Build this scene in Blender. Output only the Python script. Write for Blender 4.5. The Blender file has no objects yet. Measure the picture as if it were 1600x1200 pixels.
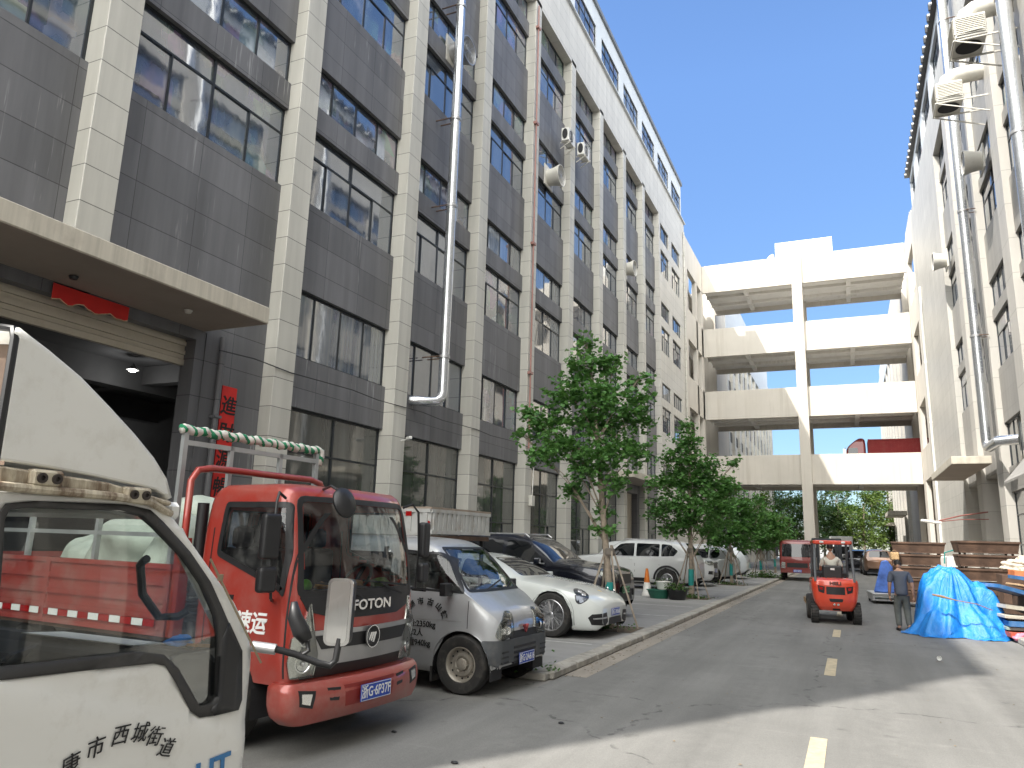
import bpy, bmesh, math, random
from math import radians, sin, cos, pi, sqrt
from mathutils import Vector, Matrix
from mathutils.bvhtree import BVHTree
random.seed(7)
SC = bpy.context.scene
COL = SC.collection

# ---------------------------------------------------------------- camera, sky, sun, exposure
def make_camera():
    vy, vz, c, h = (1330, 857), (960, -4970), (800, 600), 1.9
    a = (vy[0]-c[0], vy[1]-c[1]); b = (vz[0]-c[0], vz[1]-c[1])
    f = sqrt(-(a[0]*b[0]+a[1]*b[1]))
    Y = Vector((a[0], a[1], f)).normalized(); Z = Vector((b[0], b[1], f)).normalized(); X = Y.cross(Z)
    right = Vector((X[0], Y[0], Z[0])); down = Vector((X[1], Y[1], Z[1])); fwd = Vector((X[2], Y[2], Z[2]))
    m = Matrix(((right[0], -down[0], -fwd[0], 0), (right[1], -down[1], -fwd[1], 0), (right[2], -down[2], -fwd[2], h), (0, 0, 0, 1)))
    cd = bpy.data.cameras.new('camera'); cd.sensor_width = 36; cd.lens = f/1600*36
    cd.clip_start = 0.05; cd.clip_end = 2000
    o = bpy.data.objects.new('camera', cd); o.matrix_world = m; COL.objects.link(o); SC.camera = o
make_camera()
FILL_CLOUD = 21.0
SUN_DIR = Vector((0.507, 0.862, 0)).normalized()      # way the light travels on the ground
ELEV = radians(50.5)
to_sun = Vector((-SUN_DIR.x*cos(ELEV), -SUN_DIR.y*cos(ELEV), sin(ELEV)))
w = bpy.data.worlds.new('World'); SC.world = w; w.use_nodes = True
nt = w.node_tree; bg = nt.nodes['Background']
sky = nt.nodes.new('ShaderNodeTexSky'); sky.sky_type = 'NISHITA'; sky.sun_disc = False
sky.sun_elevation = ELEV; sky.sun_rotation = math.atan2(to_sun.x, to_sun.y)
sky.altitude = 0; sky.air_density = 1.0; sky.dust_density = 0.1; sky.ozone_density = 2.5
# unseen bright broken cloud, added to the sky behind the camera as shade fill
def _n(t, **k):
    n = nt.nodes.new(t)
    for a, v in k.items(): setattr(n, a, v)
    return n
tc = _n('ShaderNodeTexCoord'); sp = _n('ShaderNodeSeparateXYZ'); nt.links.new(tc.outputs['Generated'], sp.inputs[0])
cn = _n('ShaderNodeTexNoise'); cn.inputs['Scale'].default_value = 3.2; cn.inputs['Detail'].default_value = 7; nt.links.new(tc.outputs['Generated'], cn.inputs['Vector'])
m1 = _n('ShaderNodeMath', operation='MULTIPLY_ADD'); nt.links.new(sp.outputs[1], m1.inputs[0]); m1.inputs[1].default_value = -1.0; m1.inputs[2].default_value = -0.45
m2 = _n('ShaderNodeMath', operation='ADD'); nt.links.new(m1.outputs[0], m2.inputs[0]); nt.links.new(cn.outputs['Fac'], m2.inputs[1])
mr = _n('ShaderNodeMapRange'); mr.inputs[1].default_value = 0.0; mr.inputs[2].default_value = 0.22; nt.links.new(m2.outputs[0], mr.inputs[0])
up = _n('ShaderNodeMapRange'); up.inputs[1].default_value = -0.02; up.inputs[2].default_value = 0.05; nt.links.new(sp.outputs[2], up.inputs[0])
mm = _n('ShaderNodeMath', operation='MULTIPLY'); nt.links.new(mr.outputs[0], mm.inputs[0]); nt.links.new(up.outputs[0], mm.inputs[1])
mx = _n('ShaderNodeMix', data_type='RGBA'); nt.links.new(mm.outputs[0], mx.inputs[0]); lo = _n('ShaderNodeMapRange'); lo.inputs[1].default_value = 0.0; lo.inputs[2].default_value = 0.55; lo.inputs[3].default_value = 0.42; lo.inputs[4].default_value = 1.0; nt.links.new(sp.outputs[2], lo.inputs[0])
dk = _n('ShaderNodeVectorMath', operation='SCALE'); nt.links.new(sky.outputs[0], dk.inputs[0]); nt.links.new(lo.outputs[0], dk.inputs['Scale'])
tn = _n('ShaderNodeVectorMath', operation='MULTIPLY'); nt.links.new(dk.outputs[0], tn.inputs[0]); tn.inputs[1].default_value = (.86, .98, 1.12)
nt.links.new(tn.outputs[0], mx.inputs[6]); mx.inputs[7].default_value = (FILL_CLOUD*.95, FILL_CLOUD*.95, FILL_CLOUD*.92, 1)
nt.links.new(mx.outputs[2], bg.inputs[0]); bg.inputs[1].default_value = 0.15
sd = bpy.data.lights.new('sun', 'SUN'); sd.energy = 4.2; sd.angle = radians(0.53); sd.color = (1, 0.955, 0.89)
so = bpy.data.objects.new('sun', sd); so.rotation_euler = to_sun.to_track_quat('Z', 'Y').to_euler(); so.location = (-30, -40, 60); COL.objects.link(so)
SC.view_settings.view_transform = 'Standard'; SC.view_settings.look = 'None'
SC.view_settings.exposure = 0.9; SC.view_settings.gamma = 1
try:
    SC.cycles.max_bounces = 8; SC.cycles.transparent_max_bounces = 12; SC.cycles.caustics_reflective = False; SC.cycles.caustics_refractive = False
except Exception: pass

# ---------------------------------------------------------------- materials
def newmat(name):
    m = bpy.data.materials.new(name); m.use_nodes = True
    return m, m.node_tree, m.node_tree.nodes['Principled BSDF']
def nd(nt, t, **k):
    n = nt.nodes.new(t)
    for a, v in k.items(): setattr(n, a, v)
    return n
def L(nt, a, b): nt.links.new(a, b)
def mth(nt, op, a, b=None, c=None):
    n = nt.nodes.new('ShaderNodeMath'); n.operation = op
    for i, v in enumerate((a, b, c)):
        if v is None: continue
        if isinstance(v, (int, float)): n.inputs[i].default_value = v
        else: nt.links.new(v, n.inputs[i])
    return n.outputs[0]
def mixc(nt, fac, a, b, mode='MIX'):
    n = nt.nodes.new('ShaderNodeMix'); n.data_type = 'RGBA'; n.blend_type = mode
    for i, v in ((0, fac), (6, a), (7, b)):
        if isinstance(v, (int, float)): n.inputs[i].default_value = v
        elif isinstance(v, tuple): n.inputs[i].default_value = (*v[:3], 1)
        else: nt.links.new(v, n.inputs[i])
    return n.outputs[2]
def noise(nt, co, scale, detail=4, rough=0.55, stretch=None):
    if stretch:
        mp = nt.nodes.new('ShaderNodeMapping'); mp.inputs['Scale'].default_value = stretch; nt.links.new(co, mp.inputs[0]); co = mp.outputs[0]
    n = nt.nodes.new('ShaderNodeTexNoise'); n.inputs['Scale'].default_value = scale; n.inputs['Detail'].default_value = detail
    n.inputs['Roughness'].default_value = rough; nt.links.new(co, n.inputs['Vector']); return n.outputs['Fac']
def ramp(nt, fac, lo, hi):
    n = nt.nodes.new('ShaderNodeMapRange'); n.inputs[1].default_value = lo; n.inputs[2].default_value = hi
    nt.links.new(fac, n.inputs[0]); return n.outputs[0]
def objco(nt): return nt.nodes.new('ShaderNodeTexCoord').outputs['Object']
def posco(nt): return nt.nodes.new('ShaderNodeNewGeometry').outputs['Position']
def bump(nt, p, h, strength=0.2, dist=0.02):
    b = nt.nodes.new('ShaderNodeBump'); b.inputs['Strength'].default_value = strength; b.inputs['Distance'].default_value = dist
    nt.links.new(h, b.inputs['Height']); nt.links.new(b.outputs[0], p.inputs['Normal'])
def setp(p, **k):
    for a, v in k.items():
        a = {'metal': 'Metallic', 'rough': 'Roughness', 'coat': 'Coat Weight', 'ior': 'IOR', 'spec': 'Specular IOR Level', 'trans': 'Transmission Weight'}.get(a, a)
        p.inputs[a].default_value = v
def M(name, col, rough=0.6, metal=0, var=0.15, scale=3.0, bmp=0.0, coat=0, dirt=None, stretch=None, flake=False):
    m, nt, p = newmat(name); co = objco(nt)
    n = noise(nt, co, scale, 5, stretch=stretch)
    f = ramp(nt, n, 0.3, 0.7)
    c = mixc(nt, f, tuple(x*(1-var) for x in col), tuple(min(1, x*(1+var)) for x in col))
    if dirt:
        dcol, amt, dsc = dirt
        d = noise(nt, co, dsc, 6, 0.65); d = mth(nt, 'MULTIPLY', ramp(nt, d, 0.5, 0.75), amt)
        c = mixc(nt, d, c, dcol)
    L(nt, c, p.inputs['Base Color']); setp(p, rough=rough, metal=metal, coat=coat)
    if coat: p.inputs['Coat Roughness'].default_value = 0.08
    r = mth(nt, 'ADD', mth(nt, 'MULTIPLY', n, 0.18), rough-0.09); L(nt, r, p.inputs['Roughness'])
    if bmp: bump(nt, p, noise(nt, co, scale*6, 5), bmp, 0.01)
    return m
def tilemat(name, col, ty, tz, oy=0, oz=0, var=0.06, joint=0.35, jw=0.012, rough=0.5, streak=0.10, axis='Y', stain=None):
    """cladding tiles: joints every ty metres along the wall and tz metres in height"""
    m, nt, p = newmat(name); co = posco(nt)
    s = nd(nt, 'ShaderNodeSeparateXYZ'); L(nt, co, s.inputs[0])
    y = s.outputs[1] if axis == 'Y' else s.outputs[0]
    fy = mth(nt, 'DIVIDE', mth(nt, 'ADD', y, 100*ty-oy), ty); fz = mth(nt, 'DIVIDE', mth(nt, 'ADD', s.outputs[2], 100*tz-oz), tz)
    jy = mth(nt, 'LESS_THAN', mth(nt, 'FRACT', fy), jw/ty); jz = mth(nt, 'LESS_THAN', mth(nt, 'FRACT', fz), jw*1.3/tz)
    j = mth(nt, 'MAXIMUM', jy, jz)
    cb = nd(nt, 'ShaderNodeCombineXYZ'); L(nt, mth(nt, 'FLOOR', fy), cb.inputs[0]); L(nt, mth(nt, 'FLOOR', fz), cb.inputs[1])
    wn = nd(nt, 'ShaderNodeTexWhiteNoise'); L(nt, cb.outputs[0], wn.inputs[0])
    v = mth(nt, 'ADD', mth(nt, 'MULTIPLY', wn.outputs[0], 2*var), 1-var)
    st = noise(nt, co, 1.0, 5, 0.6, stretch=(1.5, 2.2, 0.16)); v2 = mth(nt, 'ADD', mth(nt, 'MULTIPLY', ramp(nt, st, 0.35, 0.7), -streak*1.6), 1+streak*0.6)
    bl = noise(nt, co, 0.7, 4); v3 = mth(nt, 'ADD', mth(nt, 'MULTIPLY', bl, 0.16), 0.92)
    vv = mth(nt, 'MULTIPLY', mth(nt, 'MULTIPLY', v, v2), v3)
    vv = mth(nt, 'MULTIPLY', vv, mth(nt, 'SUBTRACT', 1.0, mth(nt, 'MULTIPLY', j, 1-joint)))
    c = mixc(nt, 1.0, col, (1, 1, 1), 'MULTIPLY')
    cc = nd(nt, 'ShaderNodeVectorMath', operation='SCALE'); cc.inputs[0].default_value = col; L(nt, vv, cc.inputs['Scale'])
    out = cc.outputs[0]
    if stain:
        sn = noise(nt, co, 1.0, 3, 0.7, stretch=(9, 9, 0.5)); sm = noise(nt, co, 0.45, 2)
        sf = mth(nt, 'MULTIPLY', mth(nt, 'MULTIPLY', ramp(nt, sn, 0.6, 0.68), ramp(nt, sm, 0.54, 0.62)), 0.45)
        out = mixc(nt, sf, out, stain)
    L(nt, out, p.inputs['Base Color']); setp(p, rough=rough)
    bump(nt, p, mth(nt, 'SUBTRACT', 1.0, j), 0.35, 0.01)
    return m
def glassmat(name, tint=(0.03, 0.035, 0.04), ior=1.7, curtain=0.0, wav=0.05, rough=0.04):
    m, nt, p = newmat(name); co = posco(nt)
    oi = nd(nt, 'ShaderNodeObjectInfo').outputs['Random']
    s = nd(nt, 'ShaderNodeSeparateXYZ'); L(nt, co, s.inputs[0])
    band = noise(nt, co, 1.0, 3, 0.6, stretch=(0.6, 2.2, 0.25))
    cf = mth(nt, 'MULTIPLY', ramp(nt, mth(nt, 'ADD', band, mth(nt, 'MULTIPLY', oi, 0.25)), 0.50, 0.80), curtain)
    c = mixc(nt, cf, tint, (0.36, 0.37, 0.35))
    if curtain > .16:      # blinds half drawn in some windows, stored goods showing dimly in others
        bl = mth(nt, 'MULTIPLY', mth(nt, 'GREATER_THAN', oi, .70), mth(nt, 'MULTIPLY', ramp(nt, noise(nt, co, 1, 2, stretch=(1, 9, .3)), .35, .7), .55)); c = mixc(nt, bl, c, (.30, .31, .29))
        vo = nd(nt, 'ShaderNodeTexVoronoi'); vo.distance = 'CHEBYCHEV'; vo.inputs['Scale'].default_value = 1.7; L(nt, co, vo.inputs['Vector'])
        hs = nd(nt, 'ShaderNodeHueSaturation'); hs.inputs['Saturation'].default_value = .42; hs.inputs['Value'].default_value = .35; L(nt, vo.outputs['Color'], hs.inputs['Color'])
        gf = mth(nt, 'MULTIPLY', mth(nt, 'LESS_THAN', oi, .5), mth(nt, 'MULTIPLY', ramp(nt, noise(nt, co, .9, 3), .42, .6), .55)); c = mixc(nt, gf, c, hs.outputs[0])
    L(nt, c, p.inputs['Base Color'])
    setp(p, rough=rough, ior=ior)
    b = noise(nt, co, 1.1, 2, stretch=(1, 1.6, 1)); bump(nt, p, b, wav, 0.6)
    return m
def clearglass(name, tint=(0.75, 0.8, 0.8), amt=0.85, rough=0.02, fm=1.6):
    """thin pane: mostly see-through with a Fresnel mirror on top, lightly dusty"""
    m = bpy.data.materials.new(name); m.use_nodes = True; nt = m.node_tree; nt.nodes.clear()
    o = nd(nt, 'ShaderNodeOutputMaterial'); tr = nd(nt, 'ShaderNodeBsdfTransparent'); tr.inputs[0].default_value = (*tint, 1)
    gl = nd(nt, 'ShaderNodeBsdfGlossy'); gl.inputs['Roughness'].default_value = rough
    fr = nd(nt, 'ShaderNodeFresnel'); fr.inputs[0].default_value = 1.5
    df = nd(nt, 'ShaderNodeBsdfDiffuse'); df.inputs[0].default_value = (0.5, 0.5, 0.47, 1)
    mx = nd(nt, 'ShaderNodeMixShader'); mx2 = nd(nt, 'ShaderNodeMixShader')
    L(nt, mth(nt, 'MINIMUM', mth(nt, 'MULTIPLY', fr.outputs[0], fm), 1.0), mx.inputs[0]); L(nt, tr.outputs[0], mx.inputs[1]); L(nt, gl.outputs[0], mx.inputs[2])
    n = noise(nt, objco(nt), 5, 5); L(nt, mth(nt, 'MULTIPLY', ramp(nt, n, 0.45, 0.8), 1-amt), mx2.inputs[0])
    L(nt, mx.outputs[0], mx2.inputs[1]); L(nt, df.outputs[0], mx2.inputs[2]); L(nt, mx2.outputs[0], o.inputs[0])
    return m
def emit(name, col, s):
    m, nt, p = newmat(name); p.inputs['Base Color'].default_value = (*col, 1); p.inputs['Emission Color'].default_value = (*col, 1); p.inputs['Emission Strength'].default_value = s; return m
def paint(name, col, metal=0.0, rough=0.35, dirt=0.25, dirtcol=(0.3, 0.27, 0.23)):
    m, nt, p = newmat(name); co = objco(nt)
    n = noise(nt, co, 2.5, 6, 0.6); sp = noise(nt, co, 30, 3)
    s = nd(nt, 'ShaderNodeSeparateXYZ'); L(nt, co, s.inputs[0])
    low = ramp(nt, s.outputs[2], 0.75, 0.15)
    d = mth(nt, 'MULTIPLY', mth(nt, 'ADD', mth(nt, 'MULTIPLY', low, 0.8), ramp(nt, n, 0.45, 0.8)), dirt)
    d = mth(nt, 'MINIMUM', mth(nt, 'MULTIPLY', d, mth(nt, 'ADD', sp, 0.5)), 0.8)
    L(nt, mixc(nt, d, col, dirtcol), p.inputs['Base Color'])
    setp(p, metal=metal, coat=0.8); p.inputs['Coat Roughness'].default_value = 0.05
    L(nt, mth(nt, 'ADD', mth(nt, 'MULTIPLY', d, 0.5), rough), p.inputs['Roughness'])
    return m

MT = {}
MT['tile'] = tilemat('pale stone tile', (0.53, 0.515, 0.46), 40.0, 0.62, oz=0.1, var=0.06, joint=0.30, streak=0.16)
MT['tile2'] = tilemat('pale stone tile wall', (0.56, 0.54, 0.49), 1.2, 0.62, oy=0.3, oz=0.1, var=0.04, joint=0.55)
MT['dark'] = tilemat('dark grey cladding', (0.142, 0.142, 0.148), 1.31, 0.70, oy=0.35, oz=5.75, var=0.13, joint=0.40, streak=0.26, rough=0.55, stain=(0.5, 0.5, 0.5))
MT['rtile'] = tilemat('cream tile', (0.46, 0.44, 0.40), 40.0, 1.2, var=0.03, joint=0.55)
MT['rwall'] = tilemat('cream tile wall', (0.46, 0.445, 0.405), 1.6, 0.8, var=0.04, joint=0.7)
MT['rpanel'] = tilemat('taupe panel', (0.30, 0.288, 0.265), 40, 0.7, var=0.04, joint=0.8, streak=0.15)
MT['attic'] = M('pale grey render', (0.50, 0.53, 0.56), 0.7, var=0.05, scale=1.0)
def streaked(name, col, dcol):
    m, nt, p = newmat(name); co = posco(nt)
    a = noise(nt, co, .5, 4); s_ = noise(nt, co, 1, 5, .65, stretch=(2.6, 2.6, .14)); f = noise(nt, co, 12, 5, .7); b = noise(nt, co, .25, 3)
    c = mixc(nt, ramp(nt, a, .3, .7), tuple(x*.93 for x in col), tuple(x*1.05 for x in col))
    k = mth(nt, 'MULTIPLY', mth(nt, 'MULTIPLY', ramp(nt, s_, .5, .78), ramp(nt, b, .35, .6)), .75)
    c = mixc(nt, k, c, dcol); c = mixc(nt, mth(nt, 'MULTIPLY', ramp(nt, f, .62, .75), .18), c, dcol)
    L(nt, c, p.inputs['Base Color']); setp(p, rough=.8); bump(nt, p, f, .12, .01); return m
MT['conc'] = streaked('cream rendered concrete', (0.575, 0.54, 0.48), (.38, .34, .28))
MT['canopy'] = M('stained canopy plaster', (0.50, 0.46, 0.38), 0.8, var=0.14, scale=2.0, stretch=(3, 6, 0.3), dirt=((0.25, 0.21, 0.17), 0.5, 1.5))
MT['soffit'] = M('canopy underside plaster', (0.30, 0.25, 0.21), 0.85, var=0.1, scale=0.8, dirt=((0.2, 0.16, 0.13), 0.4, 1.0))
MT['frame'] = M('dark window aluminium', (0.025, 0.03, 0.035), 0.35, 0.3, var=0.1)
MT['glass'] = glassmat('window glass', (.035, .055, .095), ior=3.1, curtain=0.22, wav=0.004)
MT['glassb'] = glassmat('ground floor glass', (0.05, 0.055, 0.05), 2.0, 0.15, 0.003)
MT['shutter'] = M('painted roller shutter', (0.50, 0.45, 0.36), 0.5, 0.1, var=0.08, scale=4, dirt=((0.25, 0.2, 0.15), 0.4, 4))
MT['black'] = M('black plastic', (0.012, 0.012, 0.013), 0.45, var=0.2, scale=8)
MT['rubber'] = M('worn rubber', (0.022, 0.021, 0.02), 0.8, var=0.25, scale=10, dirt=((0.14, 0.12, 0.1), 0.4, 8))
MT['steel'] = M('galvanised steel', (0.62, 0.64, 0.66), 0.24, 0.95, var=0.12, scale=1.5, stretch=(1, 1, 4))
MT['chrome'] = M('chrome', (0.8, 0.8, 0.8), 0.15, 1.0, var=0.04)
MT['pvc'] = M('white pvc', (0.72, 0.71, 0.67), 0.4, var=0.05)
MT['offwhite'] = M('weathered white plastic', (0.62, 0.60, 0.54), 0.5, var=0.08, scale=5, dirt=((0.35, 0.3, 0.24), 0.4, 5))
MT['red'] = M('red banner paper', (0.62, 0.02, 0.015), 0.6, var=0.12, scale=3)
MT['ink'] = M('black ink', (0.01, 0.01, 0.01), 0.7, var=0.1)
MT['white'] = M('white paint', (0.75, 0.75, 0.73), 0.5, var=0.05)
MT['bark'] = M('grey brown bark', (0.27, 0.22, 0.17), 0.9, var=0.3, scale=9, bmp=0.5)
MT['wood'] = M('weathered wood', (0.24, 0.16, 0.09), 0.8, var=0.3, scale=6, stretch=(1, 8, 8), bmp=0.2)
MT['stake'] = M('grey bamboo stake', (0.30, 0.25, 0.20), 0.8, var=0.25, scale=8)
MT['teal'] = M('teal trunk wrap', (0.01, 0.22, 0.20), 0.6, var=0.2, scale=6)
MT['rust'] = M('rusty brown steel', (0.095, 0.056, 0.038), 0.7, 0.2, var=0.35, scale=3, bmp=0.15, dirt=((0.16, 0.095, 0.06), 0.6, 3))
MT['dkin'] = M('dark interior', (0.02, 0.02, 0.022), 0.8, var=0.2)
MT['skin'] = M('skin', (0.42, 0.24, 0.16), 0.55, var=0.08, scale=6)
MT['hair'] = M('black hair', (0.015, 0.012, 0.01), 0.6, var=0.2, scale=30)

# ---------------------------------------------------------------- mesh helpers
def rotz(a): return Matrix.Rotation(a, 4, 'Z')
class MB:
    def __init__(s): s.v = []; s.f = []; s.m = []
    def add(s, vs, fs, mi=0):
        n = len(s.v); s.v += [tuple(v) for v in vs]; s.f += [tuple(n+i for i in f) for f in fs]; s.m += [mi]*len(fs); return s
    def box(s, x0, x1, y0, y1, z0, z1, mi=0):
        return s.add([(x, y, z) for z in (z0, z1) for y in (y0, y1) for x in (x0, x1)],
              [(0, 2, 3, 1), (4, 5, 7, 6), (0, 1, 5, 4), (2, 6, 7, 3), (0, 4, 6, 2), (1, 3, 7, 5)], mi)
    def obox(s, mat, sx, sy, sz, mi=0):
        vs = [mat @ Vector((x*sx/2, y*sy/2, z*sz/2)) for z in (-1, 1) for y in (-1, 1) for x in (-1, 1)]
        return s.add(vs, [(0, 2, 3, 1), (4, 5, 7, 6), (0, 1, 5, 4), (2, 6, 7, 3), (0, 4, 6, 2), (1, 3, 7, 5)], mi)
    def bar(s, a, b, wd, ht=None, mi=0):
        a, b = Vector(a), Vector(b); d = b-a; q = d.to_track_quat('Z', 'Y').to_matrix().to_4x4()
        return s.obox(Matrix.Translation((a+b)/2) @ q, wd, ht or wd, d.length, mi)
    def tube(s, pts, r, n=10, caps=True, mi=0):
        pts = [Vector(p) for p in pts]; rr = r if isinstance(r, (list, tuple)) else [r]*len(pts)
        base = len(s.v); prev = None
        for i, p in enumerate(pts):
            d = (pts[min(i+1, len(pts)-1)]-pts[max(i-1, 0)]).normalized()
            if prev is None:
                u = d.orthogonal().normalized()
            else:
                u = (prev - d*prev.dot(d)); u = u.normalized() if u.length > 1e-6 else d.orthogonal().normalized()
            prev = u; w_ = d.cross(u)
            for k in range(n):
                a = 2*pi*k/n; s.v.append(tuple(p+(u*cos(a)+w_*sin(a))*rr[i]))
        for i in range(len(pts)-1):
            for k in range(n):
                a, b = base+i*n+k, base+i*n+(k+1) % n
                s.f.append((a, b, b+n, a+n)); s.m.append(mi)
        if caps:
            s.f.append(tuple(base+k for k in reversed(range(n)))); s.m.append(mi)
            e = base+(len(pts)-1)*n; s.f.append(tuple(e+k for k in range(n))); s.m.append(mi)
        return s
    def lathe(s, prof, mat=Matrix(), n=24, mi=0, close=False):
        """prof: (radius, height) pairs turned about local Z of mat"""
        base = len(s.v); k = len(prof)
        for r, h in prof:
            for j in range(n):
                a = 2*pi*j/n; s.v.append(tuple(mat @ Vector((r*cos(a), r*sin(a), h))))
        for i in range(k-1 if not close else k):
            for j in range(n):
                a, b = base+i*n+j, base+i*n+(j+1) % n; i2 = ((i+1) % k-i)*n
                s.f.append((a, b, b+i2, a+i2)); s.m.append(mi)
        return s
    def prism(s, poly, fn, a, b, mi=0):
        """poly 2d outline; fn(u,v,t)->3d; swept from t=a to t=b"""
        n = len(poly); vs = [fn(u, v, a) for u, v in poly]+[fn(u, v, b) for u, v in poly]
        fs = [tuple(reversed(range(n))), tuple(range(n, 2*n))]+[(i, (i+1) % n, n+(i+1) % n, n+i) for i in range(n)]
        return s.add(vs, fs, mi)
    def grid(s, P, mi=0, closeu=False):
        base = len(s.v); nu, nv = len(P), len(P[0])
        for r in P: s.v += [tuple(p) for p in r]
        for i in range(nu if closeu else nu-1):
            for j in range(nv-1):
                a = base+i*nv+j; b = base+((i+1) % nu)*nv+j
                s.f.append((a, b, b+1, a+1)); s.m.append(mi)
        return s
    def build(s, name, mat, parent=None, smooth=False, bevel=0, loc=None, fixn=True, seg=1):
        me = bpy.data.meshes.new(name)
        off = Vector(loc) if loc is not None else Vector((0, 0, 0))
        me.from_pydata([tuple(Vector(v)-off) for v in s.v], [], s.f)
        mats = mat if isinstance(mat, (list, tuple)) else [mat]
        for m_ in mats: me.materials.append(m_)
        if len(mats) > 1: me.polygons.foreach_set('material_index', s.m)
        if fixn or bevel:
            bm = bmesh.new(); bm.from_mesh(me)
            bmesh.ops.recalc_face_normals(bm, faces=bm.faces)
            bm.to_mesh(me); bm.free()
        o = bpy.data.objects.new(name, me); COL.objects.link(o)
        if bevel:
            b = o.modifiers.new('bevel', 'BEVEL'); b.width = bevel; b.segments = seg; b.limit_method = 'ANGLE'; b.angle_limit = radians(35)
        if smooth:
            me.polygons.foreach_set('use_smooth', [True]*len(me.polygons))
            if smooth is not True:
                try: me.set_sharp_from_angle(angle=radians(smooth))
                except Exception: pass
        if parent: o.parent = parent
        if loc is not None: o.location = loc
        return o
def tag(o, label=None, cat=None, group=None, kind=None):
    if label: o['label'] = label
    if cat: o['category'] = cat
    if group: o['group'] = group
    if kind: o['kind'] = kind
    return o
def empty(name, loc, rz, label, cat, group=None):
    o = bpy.data.objects.new(name, None); COL.objects.link(o); o.location = loc; o.rotation_euler = (0, 0, rz); o.empty_display_size = 0.2
    return tag(o, label, cat, group)
def copy_tree(o, parent=None, label=None, loc=None, rz=None):
    c = o.copy(); COL.objects.link(c)
    if parent: c.parent = parent
    if label: c['label'] = label
    if loc is not None: c.location = loc
    if rz is not None: c.rotation_euler = (0, 0, rz)
    for ch in list(o.children): copy_tree(ch, c)
    return c
def text(name, body, size, mat, parent, M4, ext=0.002, shear=0, sx=1.0, bold=0.0, align='CENTER'):
    """lettering as a mesh; M4 maps text plane (x right, y up) to the parent's space"""
    c = bpy.data.curves.new('t', 'FONT'); c.body = body; c.size = size; c.align_x = align; c.align_y = 'CENTER'; c.extrude = ext; c.shear = shear; c.offset = bold; c.resolution_u = 3
    o = bpy.data.objects.new('t', c); COL.objects.link(o); bpy.context.view_layer.update()
    me = bpy.data.meshes.new_from_object(o.evaluated_get(bpy.context.evaluated_depsgraph_get()))
    bpy.data.objects.remove(o); me.transform(M4 @ Matrix.Diagonal((sx, 1, 1, 1))); me.materials.clear(); me.materials.append(mat)
    r = bpy.data.objects.new(name, me); COL.objects.link(r)
    if parent: r.parent = parent
    return r
def frame4(o, x, y):
    """matrix with origin o, x axis x, y axis y"""
    x = Vector(x).normalized(); y = Vector(y).normalized(); z = x.cross(y).normalized(); y = z.cross(x)
    m = Matrix((x, y, z)).transposed().to_4x4(); m.translation = Vector(o); return m
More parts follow.
